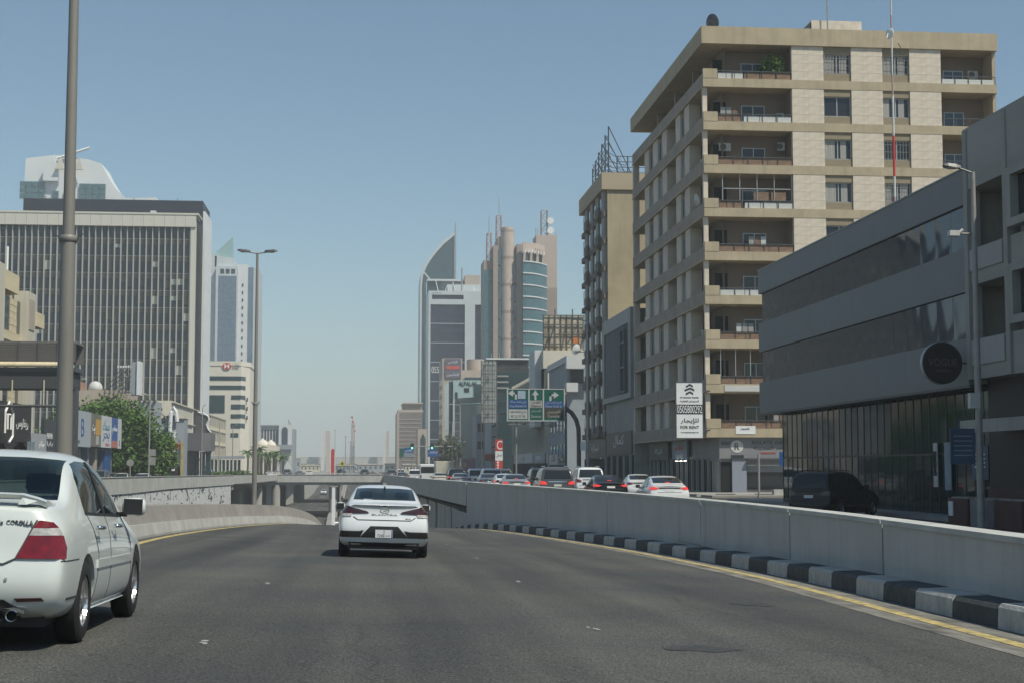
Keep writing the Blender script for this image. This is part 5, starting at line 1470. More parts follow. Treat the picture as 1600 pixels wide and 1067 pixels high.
MB().box(U(205, Y), U(245, Y), Y, Y + 5, GB, V(629, Y)).build('wall', mat('pale_grey_panel', (.36, .38, .40), .8, var=.05, scale=.4), b)
for q in range(4): bx('flood_light', M_BLACK, b, U(214 + q * 9, Y), U(216 + q * 9, Y), Y - .4, Y - .01, V(658, Y), V(655, Y))
for q in range(5): bx('roof_light', M_STEEL_D, b, U(208 + q * 8, Y), U(212 + q * 8, Y), Y - .6, Y, V(629, Y), V(627, Y))
bx('shop_front', M_DARK, b, U(205, Y), U(247, Y), Y - .07, Y - .005, GB, 3.4)
# low building with dome tank and hoarding frame on top
Y = 196
b = thing('low_building', 'low sandy building behind the big tree with a white domed tank on top', 'building')
MB().box(U(90, Y), U(200, Y), Y, Y + 8, GB, V(612, Y)).build('wall', M_BEIGE, b)
MB().lathe([(.88, 0), (.88, .4), (.8, .7), (.6, 1.0), (.3, 1.15), (.05, 1.2)], c=(U(144, Y), Y + 2, V(611.8, Y)), n=20).build('domed_tank', M_AC, b, smooth=True)
bx('roof_room', mat('terracotta_block', (.36, .22, .15), .9, var=.15, scale=1), b, U(112, Y), U(125, Y), Y + 1, Y + 4, V(612, Y), V(599, Y))
hb = thing('rooftop_hoarding', 'braced hoarding seen edge on above the big tree, steel struts behind', 'billboard')
bx('board', M_BLUEGR, hb, U(213, Y), U(222, Y), Y - 5, Y - 3, V(622, Y), V(573, Y)); bx('board_edge', M_WHITE, hb, U(222, Y) + .01, U(227, Y), Y - 5.2, Y - 2.8, V(622, Y), V(572, Y))
f = MB()
for q in range(6):
    f.bar((U(163 + q * 5, Y), Y + q * .3, V(612, Y)), (U(196 + q * 3.6, Y), Y - 3 + q * .3, V(579, Y)), .1)
    f.bar((U(190 + q * 4.5, Y), Y - 2, V(618, Y)), (U(190 + q * 4.5, Y), Y - 2, V(578, Y)), .1)
for k in range(6): f.bar((U(186, Y), Y - 2, V(618 - k * 8, Y)), (U(214, Y), Y - 3, V(616 - k * 8, Y)), .08)
f.build('frame_bars', M_STEEL, hb)
for q in range(7): MB().box(U(188 + q * 4, Y), U(190 + q * 4, Y), Y - 3, Y - 2.6, V(580, Y), V(577, Y)).build('flood_light', M_WHITE, hb)
# yellow stone building and shops at its foot
SX = -28.0
b = thing('stone_building', 'yellow stone building with deep square windows above the louvred footbridge', 'building')
M_YST = mat('yellow_stone', (.66, .57, .38), .88, var=.12, scale=1, stain=.2)
ztop = PZ(478, 131) ; y0, y1 = 96.0, 133.5
MB().box(SX - 14, SX - .8, y0, y1, GB, ztop).build('wall', M_YST, b)
for k in range(3):
    z0 = 5.2 + k * 3.4; z1 = min(z0 + 3.4, ztop)
    bx('floor_band', M_YST, b, SX - .8, SX, y0, y1, z0, z0 + .7)
    for r_ in range(5):
        for q in range(8):
            ya_ = y0 + .2 + q * (y1 - y0) / 8
            bx('stone_course', M_YST, b, SX - .8, SX - .02 + random.uniform(-.02, .02), ya_, ya_ + 2.1, z0 + .71 + r_ * (z1 - z0 - .72) / 5, z0 + .7 + (r_ + 1) * (z1 - z0 - .72) / 5 - .02)
    for q in range(8):
        ya_ = y0 + .2 + q * (y1 - y0) / 8
        w_ = bx('window', M_GLASS_D, b, SX - .16, SX - .1, ya_ + 2.1, ya_ + (y1 - y0) / 8 - .02, z0 + .7, z1)
bx('parapet', M_YST, b, SX - 1.2, SX + .1, y0, y1 - 7, ztop, ztop + 1.5)
bx('corner_tower', M_CREAMW, b, SX - .6, SX + .5, y1 - 5.5, y1 - 2.5, 4.5, ztop + .5)
bx('tower_panel', M_BEIGE, b, SX + .51, SX + .56, y1 - 5.0, y1 - 3.0, ztop - 2.6, ztop - .1)
bx('corner_tower', M_CREAMW, b, SX - .6, SX + .5, y0 + 21, y0 + 24, 4.5, ztop + 1.6)
bx('floor_band', M_YST, b, SX - .9, SX + .6, y1 - 2.4, y1 + .6, ztop - 2.1, ztop - .9)
MB().tube([(SX - 1, 127, ztop + 1), (SX - 1, 127, ztop + 4)], .1, 6).build('roof_post', M_WHITE, b)
ac_unit(b, SX + .3, y1 - 4, ztop - 3.8, rz=pi/2)
def lsign(parent, ya, yb, z0, z1, m, lines=(), x=SX + .9, th=.3):
    """a board facing the road from the far side (+x)"""
    o = bx('sign_board', m, parent, x - th, x, ya, yb, z0, z1)
    for (s, mm, yc, zz, h, w, ar) in lines: text(s, mm, parent, (x, yc, zz), h, w, rz=pi/2, arabic=ar)
    return o
M_CHAR = mat('charcoal_board', (.05, .055, .06), .5)
M_CHB = mat('dark_brown_board', (.03, .028, .026), .6, var=.15, scale=.6)
sh = thing('shop', 'dark brown shop front with a white house logo and Arabic name', 'shop')
MB().box(SX - 2, SX - .2, 96, 128.5, GB, 4.4).build('shop_wall', M_CHB, sh)
lsign(sh, 115, 128.5, 4.0, 7.0, M_CHB, [('ريفاوس', M_LETTER, 125.2, 5.0, .9, 4.2, True)])
f = MB()
for a, c in (((119.0, 4.6), (119.0, 6.2)), ((119.0, 6.2), (120.3, 7.0)), ((120.3, 7.0), (121.6, 6.2)), ((121.6, 6.2), (121.6, 4.4)), ((121.6, 4.4), (120.4, 3.9)), ((119.8, 4.9), (119.8, 6.0)), ((119.8, 6.0), (120.9, 6.0)), ((120.9, 6.0), (120.9, 4.9))): f.bar((SX + .96, a[0], a[1]), (SX + .96, c[0], c[1]), .16)
f.build('house_logo', M_LETTER, sh)
MB().prism([(114, 3.0), (119, 3.9), (121, 3.0), (125, 4.3), (128.5, 3.0), (128.5, 4.0), (114, 4.0)], SX + .4, SX + .88, axis='x').build('zigzag_fascia', M_CHB, sh)
for q in range(6): bx('glass_door', M_TEALDK, sh, SX - .19, SX - .1, 108 + q * 3.2, 110.8 + q * 3.2, .2, 3.0)
sh = thing('shop', 'shop with a pale grey board beside the dark brown front', 'shop')
MB().box(SX - 2, SX - .3, 128.6, 133, GB, 3.9).build('shop_wall', M_CHB, sh)
lsign(sh, 128.6, 133.2, 3.0, 4.8, mat('grey_white_board', (.38, .40, .42), .6), [('ميلانو', M_LETTER, 131.3, 3.6, .6, 2, True)], x=SX + 1.2)
bx('sign_board', M_TEALSH, sh, SX + .9, SX + 1.21, 127.2, 128.55, 3.0, 4.1)
bx('glass_door', M_DARK, sh, SX - .29, SX - .2, 129, 132.6, .2, 2.8)
sh = thing('shop', 'charcoal shop front with small white words by the tall lamp post', 'shop')
MB().box(SX - 2, SX - .3, 133.6, 141.5, GB, 4.2).build('shop_wall', M_CHB, sh)
lsign(sh, 135.2, 141.5, 2.3, 6.2, M_CHAR, [('PAPA', M_LETTER, 137.6, 4.5, .5, 2.4, False), ('بابا', M_LETTER, 137.6, 3.8, .5, 2.4, True), ('CAFE', M_LETTER, 137, 2.9, .25, 1.2, False)], x=SX + .6)
bx('glass_door', M_DARK, sh, SX - .29, SX - .2, 134, 141, .2, 2.2)
sh = thing('shop', 'long shop row with white and blue picture boards under the big tree', 'shop')
MB().box(SX - 3, SX - .3, 143, 176, GB, 4.2).build('shop_wall', M_STEEL_D, sh)
M_WB = mat('white_board', (.58, .60, .61), .6, var=.06, scale=1)
z0b, z1b = 4.1, 7.4
lsign(sh, 142.5, 147.9, z0b, z1b, M_WB, [('سعد', M_LETTER_D, 144, 5.2, 1.2, 2, True)])
lsign(sh, 147.95, 156, z0b - .1, z1b + .05, mat('pale_blue_board', (.40, .44, .47), .6), [('B', M_SIGN_B, 151.5, 5.0, 1.7, 1.6, False), ('AB', M_SIGN_G, 149.6, 4.3, .35, .8, False)])
lsign(sh, 156.05, 162, z0b, z1b, mat('olive_picture_board', (.20, .19, .16), .7, var=.3, scale=.7), [('بيت', M_LETTER, 157.6, 5.4, .9, 1.6, True)])
bx('picture', mat('orange_yellow_picture', (.55, .32, .06), .6), sh, SX + .905, SX + .93, 158.7, 161.6, 5.3, 6.9); bx('picture', M_KERB_W, sh, SX + .905, SX + .93, 158.9, 160.6, 4.3, 5.25)
lsign(sh, 162.05, 168.5, z0b, z1b, M_WB, [('سمك', mat('teal_letter', (.05, .2, .25), .5), 165, 5.9, 1.1, 4.2, True), ('بحر', M_SIGN_B, 165, 4.7, 1.0, 4.2, True), ('FISH', M_RED, 166, 4.25, .3, 2.4, False)])
lsign(sh, 168.55, 172.7, z0b, z1b, mat('blue_picture_board', (.06, .13, .34), .6, var=.15, scale=1), [('مطعم', M_LETTER, 170.6, 5.6, 1.0, 3.2, True)])
bx('picture', mat('pale_red_picture', (.5, .18, .15), .6), sh, SX + .905, SX + .93, 168.7, 172.4, 4.15, 4.9)
lsign(sh, 172.75, 175.3, z0b, z1b, M_WB, [('K', M_SIGN_G, 174, 4.4, .6, .6, False)])
for q in range(7): bx('shop_pillar', M_BLUEGR if q % 2 else M_BEIGE, sh, SX - .29, SX + .3, 144 + q * 4.6, 145 + q * 4.6, .1, 4.0)
bx('shop_pillar', M_SIGN_B, sh, SX - .2, SX + .5, 167, 171, .1, 3.9)
# louvred footbridge
Y = 112.0
fb = thing('footbridge', 'louvred grey footbridge jutting over the street behind the tall lamp post', 'bridge')
xa, xb = -52.0, U(117, Y)
zt, z1, z2, z3 = V(540, Y), V(570, Y), V(578, Y), V(610, Y)
M_LOUV = mat('louvre_grey', (.15, .142, .135), .7, var=.1, scale=1)
for q in range(22):
    a = xb - (q + 1) * 1.36; c = xb - q * 1.36
    if c < -50: break
    bx('louvre_post', M_STEEL_D, fb, a, a + .1, Y - .12, Y + .1, z1, zt)
    if q < 8:
        for k in range(12): bx('slat', M_LOUV, fb, a + .1, c, Y - .06, Y, z1 + k * (zt - z1) / 12 + .02, z1 + (k + 1) * (zt - z1) / 12 - .02)
    else: bx('louvre_panel', M_LOUV, fb, a + .1, c, Y - .06, Y, z1, zt)
MB().tube([(xa, Y - .3, (z1 + z2) / 2), (xb - .2, Y - .3, (z1 + z2) / 2)], (z1 - z2) * .48, 10).build('beam', M_YST, fb, smooth=True)
bx('deck', M_STEEL_D, fb, xa, xb, Y, Y + 3, z2 - .3, z2); bx('soffit_panel', mat('bridge_soffit', (.05, .055, .06), .7), fb, xa, xb - .2, Y - .1, Y + 3, z3, z2 - .301)
bx('roof', M_LOUV, fb, xa, xb, Y, Y + 3, zt - .1, zt + .05); bx('back_louvre', M_LOUV, fb, xa, xb, Y + 2.9, Y + 3, z1, zt - .11)
for q in range(7): bx('hanger', M_CREAMW, fb, xb - 2.2 - q * 2.2, xb - 2.12 - q * 2.2, Y - .16, Y - .105, z3 - 1.3, z3 + .6)
MB().tube([(xa, Y - .13, z3 - 1.25), (xb - 1, Y - .13, z3 - 1.25)], .1, 8).build('pipe', M_STEEL_D, fb)
for x in (xb - .9, xb - 14): bx('bridge_column', M_STEEL_D, fb, x, x + .8, Y + 1, Y + 2, -7.0 if x > -22 else GB, z3)

# trees by the far side
M_LEAF1 = mat('tree_leaf', (.075, .15, .025), .75, var=.5, scale=1.2)
M_LEAF2 = mat('bright_tree_leaf', (.12, .21, .035), .75, var=.45, scale=1.2)
M_BARK = mat('bark', (.12, .085, .06), .9, var=.3, scale=6)
def tree(name, label, x, y, z, rx, rz_, zc_, n, size, seed, m, trunk, group=None, cat='tree'):
    t = thing(name, label, cat, (x, y, z), group=group)
    me = leaf_cloud(n, rx, rx * .8, rz_, size, seed); me.v = [(a, b_, c + zc_) for a, b_, c in me.v]
    me.build('crown', m, t)
    tr = MB(); tr.tube([(0, 0, -.5), (.1, .05, zc_ * .35), (-.05, 0, zc_ * .7)], trunk, 8, trunk * .6)
    rnd = random.Random(seed)
    for k in range(6):
        a = k * 1.05 + rnd.random(); tr.tube([(-.02, 0, zc_ * .55), (cos(a) * rx * .3, sin(a) * rx * .25, zc_ * .85), (cos(a) * rx * .7, sin(a) * rx * .5, zc_ + rz_ * rnd.uniform(-.2, .5))], trunk * .45, 6, trunk * .15)
    tr.build('trunk', M_BARK, t)
    return t
Y = 181
tree('broad_tree', 'big dense dark green tree behind the shop boards', U(178, Y), Y, 0, 5.2, 4.6, 4.9, 22000, .26, 21, M_LEAF1, .3)
tree('broad_tree', 'dark tree filling the gap behind the tall lamp post', U(112, 184), 186, 0, 3.4, 3.2, 5.6, 4000, .28, 25, M_LEAF1, .22)
tree('small_tree', 'bright green young tree between the lamp posts, before the grey shop', U(257, 186), 186, 0, 1.5, 2.5, 3.4, 3600, .22, 22, M_LEAF2, .12)
tree('broad_tree', 'dark green tree at the corner beside the bright young tree', U(221, 196), 196, 0, 1.9, 3.5, 3.9, 4600, .27, 23, M_LEAF1, .2)
hd = leaf_cloud(900, 1.3, .6, .55, .16, 31); hd.v = [(x + U(257, 190), y + 190, z + .5) for x, y, z in hd.v]
tag(hd.build('hedge', mat('hedge_leaf', (.04, .16, .03), .7, var=.3, scale=2)), 'clipped bright green hedge low behind the far wall', 'hedge')
def palm(label, x, y, z, h, r, seed, group=None):
    t = thing('palm_tree', label, 'palm tree', (x, y, z), group=group)
    rnd = random.Random(seed)
    MB().tube([(0, 0, -.3), (.1, 0, h * .5), (.05, 0, h)], .28, 8, .2).build('trunk', M_BARK, t)
    f = MB()
    for k in range(26):
        a = k * 2.4; el = rnd.uniform(-.3, 1.1); L = r * rnd.uniform(.8, 1.1)
        p = [Vector((.05, 0, h))]
        for s in range(1, 6): p.append(p[-1] + Vector((cos(a) * cos(el), sin(a) * cos(el), sin(el))) * L / 5); 
        pts = []
        for s in range(6):
            q = s / 5; pts.append(Vector((.05 + cos(a) * L * q * .85, sin(a) * L * q * .85, h + sin(el) * L * q - .55 * L * q * q)))
        for s in range(5):
            side = Vector((-sin(a), cos(a), -.25)) * .28 * (1 - s / 6)
            o = len(f.v)
            for sg in (1, -1):
                f.add([pts[s], pts[s] + side * sg - Vector((0, 0, .12)), pts[s+1] + side * sg * .85 - Vector((0, 0, .12)), pts[s+1]], [(0, 1, 2, 3)])
    f.build('crown', M_LEAF, t)
    return t
PG = 'palms beside the domed roofs'
for i, (u, yy, h, lab) in enumerate(((405, 390, 6.5, 'palm just beyond the lamp post with the red band'), (419, 380, 5.2, 'low bushy palm before the domed roofs'), (432, 385, 5.6, 'middle palm under the arched white building'), (443, 380, 4.6, 'short palm beside the arched white building'), (388, 395, 6.0, 'palm at the cream bank corner'))):
    palm(lab, U(u, yy), yy, -.1, h, 2.6, 40 + i, PG)
tree('small_tree', 'round dark tree at the street corner before the beige office slab', U(701, 330), 330, -.1, 3.2, 3.4, 5.2, 2600, .34, 51, mat('dusty_leaf', (.075, .09, .035), .8, var=.4, scale=1), .2)
tree('shrub', 'dark shrub under the signal gantry beside the white minibus', U(667, 310), 310, -.1, 1.2, 1.6, 1.6, 700, .25, 52, M_LEAF1, .1, cat='shrub')
# white arched building with domes before it
Y = 640
b = thing('arched_building', 'white building with a tall blue arch and striped windows beyond the palms', 'building')
MB().box(U(400, Y), U(436, Y), Y + 2, Y + 22, GB, V(666, Y)).build('wall', M_WHITEW, b)
for q in range(7): bx('window_strip', M_NAVYG, b, U(404 + q * 4.6, Y), U(406.6 + q * 4.6, Y), Y + 1.85, Y + 1.99, V(698, Y), V(671, Y))
MB().box(U(436, Y) + .02, U(456, Y), Y, Y + 22, GB, V(664, Y)).build('arch_block', M_WTOP, b)
ap = [(U(441, Y), V(696, Y)), (U(450, Y), V(696, Y))] + [(U(445.5 + 4.5 * cos(a), Y), V(672 - 4.5 * sin(a), Y)) for a in [pi * k / 8 for k in range(9)]]
MB().prism(ap, Y - .3, Y - .01, axis='y').build('arch_window', M_GLASS_B, b)
bx('cornice', M_BLUEGR, b, U(400, Y), U(436, Y), Y + 1, Y + 23, V(666, Y), V(664, Y)); bx('side_wing', M_BLUEGR, b, U(456, Y) + .02, U(460, Y), Y + 3, Y + 22, GB, V(670, Y))
bx('porch', M_BLUEGR, b, U(430, Y), U(458, Y), Y - 6, Y - .4, V(702, Y), V(695, Y))
for q in range(3): MB().tube([(U(450 + q * 2, Y), Y + 6, V(664, Y)), (U(450 + q * 2, Y), Y + 6, V(655 + 3 * q, Y))], .2, 6).build('aerial', M_STEEL, b)
Y = 430
b = thing('domed_pavilion', 'cream pavilion with two little domes among the palms', 'building')
MB().box(U(398, Y), U(434, Y), Y, Y + 12, GB, V(697, Y)).build('wall', M_BANK, b)
for u, r in ((410, 1.8), (423, 1.5)): MB().lathe([(r, 0), (r * .95, r * .35), (r * .7, r * .75), (r * .3, r * 1.0), (.05, r * 1.25)], c=(U(u, Y), Y + 3, V(697, Y)), n=18).build('dome', M_BANK, b, smooth=True)
for q in range(5): bx('arch_opening', M_DARK, b, U(401 + q * 6.5, Y), U(405 + q * 6.5, Y), Y - .06, Y - .005, .2, V(706, Y))
# entrance canopy in front of the bank
Y = 318
b = thing('entrance_canopy', 'low grey entrance pavilion with white posts below the bank building', 'building')
bx('canopy_roof', M_BLUEGR, b, U(327, Y), U(381, Y), Y, Y + 5, V(716, Y), V(712, Y))
for q in range(9): bx('post', M_WHITEW, b, U(329 + q * 6, Y), U(330 + q * 6, Y), Y + .1, Y + .25, GB, V(716.1, Y))
for q in range(8): bx('glass_panel', M_TEALDK, b, U(330.5 + q * 6, Y), U(334.5 + q * 6, Y), Y + .6, Y + .7, GB, V(718, Y))
hd = leaf_cloud(1600, 6, .8, .8, .25, 61); hd.v = [(x + U(368, 300), y + 296, z + .6) for x, y, z in hd.v]
tag(hd.build('hedge', M_LEAF), 'long low hedge before the grey entrance pavilion', 'hedge')
# ------------------------------------------------------------------ vehicles
def paint(name, col, rough=0.28, metal=0.0):
    return mat(name, col, rough, metal, coat=0.7, var=0.04, scale=1.5)
P_WHITE = paint('white_car_paint', (0.70, 0.715, 0.715), .22)
P_PEARL = paint('pearl_car_paint', (0.62, 0.65, 0.62), 0.3)
P_SILVER = paint('silver_car_paint', (0.34, 0.35, 0.36), 0.3, 0.4)
P_BLACK = mat('black_car_paint', (0.008, 0.009, 0.010), 0.2, spec=0.35, coat=0.15)
P_BROWN = paint('bronze_car_paint', (0.105, 0.098, 0.092), 0.3, 0.4)
P_GREY = paint('grey_car_paint', (0.12, 0.125, 0.13), 0.3, 0.3)
P_BLUE = paint('slate_car_paint', (0.13, 0.155, 0.19), 0.3, 0.3)
P_CREAM = paint('cream_car_paint', (0.56, 0.53, 0.44), 0.35)
P_GREENC = paint('green_car_paint', (0.03, 0.055, 0.045), 0.3)
M_CARGLASS = mat('car_glass', (0.014, 0.018, 0.02), 0.05, spec=0.7)
M_TYRE = mat('tyre_rubber', (0.018, 0.018, 0.018), 0.85, var=0.2, scale=8)
M_RIM = mat('alloy_rim', (0.50, 0.51, 0.52), 0.28, 0.85)
M_CHROME = mat('bright_chrome', (0.62, 0.63, 0.64), 0.12, 1.0)
M_TRIM = mat('car_trim', (0.022, 0.023, 0.024), 0.5)
M_LAMP_R = mat('tail_lamp_red', (0.17, 0.006, 0.008), 0.12, spec=0.7, var=0.35, scale=14, coat=0.5)
M_LAMP_D = mat('smoked_tail_lamp', (0.045, 0.010, 0.010), 0.1, spec=0.7, coat=0.5)
M_LAMP_C = mat('clear_lamp', (0.42, 0.40, 0.38), 0.12, var=0.3, scale=22, coat=0.5)
M_LAMP_ON = mat('lit_brake_lamp', (0.5, 0.03, 0.03), 0.3, emit=(1.0, 0.07, 0.06), estr=0.5)
M_PLATE = mat('number_plate', (0.66, 0.67, 0.66), 0.4)
M_SEAT = mat('seat_cloth', (0.035, 0.04, 0.048), 0.9)

def thin_glass(name, tint, refl=0.9):
    m = bpy.data.materials.new(name); m.use_nodes = True
    nt = m.node_tree; nt.nodes.clear()
    o = nt.nodes.new('ShaderNodeOutputMaterial'); mx = nt.nodes.new('ShaderNodeMixShader')
    t = nt.nodes.new('ShaderNodeBsdfTransparent'); g = nt.nodes.new('ShaderNodeBsdfGlossy'); f = nt.nodes.new('ShaderNodeLayerWeight'); pw = nt.nodes.new('ShaderNodeMath'); ma = nt.nodes.new('ShaderNodeMath')
    t.inputs[0].default_value = (*tint, 1); g.inputs['Roughness'].default_value = 0.03
    g.inputs['Color'].default_value = (refl, refl, refl, 1)
    f.inputs[0].default_value = 0.5; pw.operation = 'POWER'; pw.inputs[1].default_value = 4.0; ma.operation = 'MULTIPLY_ADD'; ma.inputs[1].default_value = .75; ma.inputs[2].default_value = .025
    nt.links.new(f.outputs['Facing'], pw.inputs[0]); nt.links.new(pw.outputs[0], ma.inputs[0]); nt.links.new(ma.outputs[0], mx.inputs[0]); nt.links.new(t.outputs[0], mx.inputs[1]); nt.links.new(g.outputs[0], mx.inputs[2])
    nt.links.new(mx.outputs[0], o.inputs[0])
    return m
M_TINT = thin_glass('tinted_car_window', (0.62, 0.68, 0.66))
M_TINT_S = thin_glass('tinted_side_window', (0.30, 0.32, 0.31))

def prof(tab, z):
    if z <= tab[0][0]: return tab[0][1]
    for (a, va), (b, vb) in zip(tab, tab[1:]):
        if z <= b: return va + (vb - va) * (z - a) / (b - a)
    return tab[-1][1]

def half_section(w, zb, zk, wk, zr, wr):
    """half outline of the body at one station, from the middle of the floor to the middle of the roof"""
    return [(0, zb), (.62*w, zb), (.9*w, zb+.02), (.975*w, zb+.12), (w, zb+.38*(zk-zb)), (.995*w, zb+.62*(zk-zb)),
            (.965*w, zk-.10), (wk, zk), (wk + (wr-wk)*.5, zk + (zr-zk)*.52), (wr + .02, zr-.07 if zr-zk > .15 else zr-.02), (.8*wr, zr-.012), (.4*wr, zr), (0, zr+.004)]

def body_mesh(stations, rear, front, L, sub=2):
    rows = []
    for (y, w, zb, zk, wk, zr, wr) in stations:
        hs = half_section(w, zb, zk, wk, zr, wr)
        row = []
        for (x, z) in hs:
            fr = max(0, 1 - y / 0.55); ff = max(0, 1 - (L - y) / 0.55)
            row.append((x, y + prof(rear, z) * fr - prof(front, z) * ff, z))
        rows.append(row)
    n = len(rows[0])
    full = []
    for r in rows:
        left = [(-x, y, z) for (x, y, z) in r[1:-1]]
        full.append(r + left[::-1])
    m = 2 * n - 2
    vs = [p for r in full for p in r]
    fs = [(i*m+k, i*m+(k+1) % m, (i+1)*m+(k+1) % m, (i+1)*m+k) for i in range(len(full)-1) for k in range(m)]
    for base in (0, (len(full)-1)*m):
        Rr = list(range(0, n)); Lf = [0] + [m - k for k in range(1, n-1)] + [n-1]
        for k in range(n-1):
            q = [base+Rr[k], base+Rr[k+1], base+Lf[k+1], base+Lf[k]]
            q = list(dict.fromkeys(q))
            fs.append(tuple(q))
    me = bpy.data.meshes.new('body'); me.from_pydata(vs, [], fs)
    bm = bmesh.new(); bm.from_mesh(me); bmesh.ops.recalc_face_normals(bm, faces=bm.faces); bm.to_mesh(me); bm.free()
    o = bpy.data.objects.new('tmp', me); COL.objects.link(o)
    s = o.modifiers.new('s', 'SUBSURF'); s.levels = sub; s.render_levels = sub
    me2 = bpy.data.meshes.new_from_object(o.evaluated_get(bpy.context.evaluated_depsgraph_get()))
    bpy.data.objects.remove(o)
    return me2

def boolean(me, cutters):
    o = bpy.data.objects.new('tmp', me); COL.objects.link(o)
    tmp = []
    for c in cutters:
        q = bpy.data.objects.new('tmpc', c); COL.objects.link(q); tmp.append(q)
        b = o.modifiers.new('b', 'BOOLEAN'); b.operation = 'DIFFERENCE'; b.object = q; b.solver = 'EXACT'
    me2 = bpy.data.meshes.new_from_object(o.evaluated_get(bpy.context.evaluated_depsgraph_get()))
    for q in tmp: bpy.data.objects.remove(q)
    bpy.data.objects.remove(o)
    return me2

def bvh_of(me):
    return BVHTree.FromPolygons([v.co.copy() for v in me.vertices], [tuple(p.vertices) for p in me.polygons])

def conform(bvh, poly, view, t=0.006, cell=0.045, sink=0.006):
    """a plate whose outline is poly seen from the rear ('r': x,z), front ('f': x,z) or a side ('s+','s-': y,z), laid on the body"""
    bm = bmesh.new()
    vs = [bm.verts.new((p[0], p[1], 0)) for p in poly]
    bm.faces.new(vs)
    for ax in (0, 1):
        a, b = min(p[ax] for p in poly), max(p[ax] for p in poly)
        k = max(1, int((b - a) / cell))
        for i in range(1, k):
            c = a + (b - a) * i / k
            co = (c, 0, 0) if ax == 0 else (0, c, 0); no = (1, 0, 0) if ax == 0 else (0, 1, 0)
            bmesh.ops.bisect_plane(bm, geom=bm.verts[:] + bm.edges[:] + bm.faces[:], plane_co=co, plane_no=no, dist=1e-5)
    d = {'r': Vector((0,1,0)), 'f': Vector((0,-1,0)), 's+': Vector((-1,0,0)), 's-': Vector((1,0,0)), 't': Vector((0,0,-1))}[view]
    nrm = {}
    for v in bm.verts:
        p, q = v.co.x, v.co.y
        o = {'r': (p,-3,q), 'f': (p,9,q), 's+': (3,p,q), 's-': (-3,p,q), 't': (p,q,5)}[view]
        o = Vector(o)
        h = bvh.ray_cast(o, d)
        if h[0] is None:
            h = bvh.find_nearest(o + d * (3.4 if view != 'f' else 4.6))
        v.co = h[0] - h[1] * sink
        nrm[tuple(round(c, 5) for c in v.co)] = h[1].copy() if h[1].dot(d) < 0 else -h[1]
    g = bmesh.ops.extrude_face_region(bm, geom=bm.faces[:])
    for e in g['geom']:
        if isinstance(e, bmesh.types.BMVert): e.co += nrm.get(tuple(round(c, 5) for c in e.co), -d) * (t + sink)
    bmesh.ops.recalc_face_normals(bm, faces=bm.faces)
    me = bpy.data.meshes.new('plate'); bm.to_mesh(me); bm.free()
    for p in me.polygons: p.use_smooth = True
    me.set_sharp_from_angle(angle=R(40))
    return me

def mirror_poly(p): return [(-x, z) for x, z in p]

WHEELS = {}
def wheel_meshes(r, w, spokes):
    k = (r, w, spokes)
    if k in WHEELS: return WHEELS[k]
    ty = MB().lathe([(r*.64, -w*.5), (r*.9, -w*.5), (r*.985, -w*.38), (r, -w*.2), (r, w*.2), (r*.985, w*.38), (r*.9, w*.5), (r*.64, w*.5), (r*.62, 0), (r*.64, -w*.5)], axis='x', n=28, cap=False).mesh('tyre')
    rm = MB()
    rm.lathe([(r*.655, -w*.35), (r*.655, w*.42), (r*.60, w*.46), (r*.57, w*.3), (r*.57, -w*.35), (r*.655, -w*.35)], axis='x', n=28, cap=False)
    for i in range(spokes):
        a = 2*pi*i/spokes
        rm.prism([(cos(a-.32)*r*.13, sin(a-.32)*r*.13), (cos(a-.13)*r*.6, sin(a-.13)*r*.6), (cos(a+.13)*r*.6, sin(a+.13)*r*.6), (cos(a+.32)*r*.13, sin(a+.32)*r*.13)], w*.22, w*.40, axis='x')
    rm.lathe([(r*.16, w*.1), (r*.16, w*.43), (r*.1, w*.45)], axis='x', n=12)
    rmm = rm.mesh('rim')
    disc = MB().lathe([(r*.6, w*.02), (r*.6, w*.06)], axis='x', n=20).mesh('brake_disc')
    ty.materials.append(M_TYRE); rmm.materials.append(M_RIM); disc.materials.append(M_BLACK)
    for me in (ty,):
        for p in me.polygons: p.use_smooth = True
        me.set_sharp_from_angle(angle=R(40))
    WHEELS[k] = (ty, rmm, disc)
    return WHEELS[k]

def add_wheels(root, W, ya, yb, r, w, spokes):
    ty, rm, disc = wheel_meshes(r, w, spokes)
    for y in (ya, yb):
        for s in (1, -1):
            o = obj('wheel', ty, None, root); o.location = (s * (W - w * .5 - .015), y, r)
            o.rotation_euler = (0, 0, 0 if s > 0 else pi)
            obj('rim', rm, None, o); obj('brake_disc', disc, None, o)

def arches(W, ya, yb, r):
    return [MB().lathe([(r*1.14, -.02), (r*1.14, .62)], c=(s*(W+.12) - (0.6 if s > 0 else 0), y, r*1.02), axis='x', n=28).mesh('c') for y in (ya, yb) for s in (1, -1)]

SEDAN_ST = lambda L, W, H, k: k

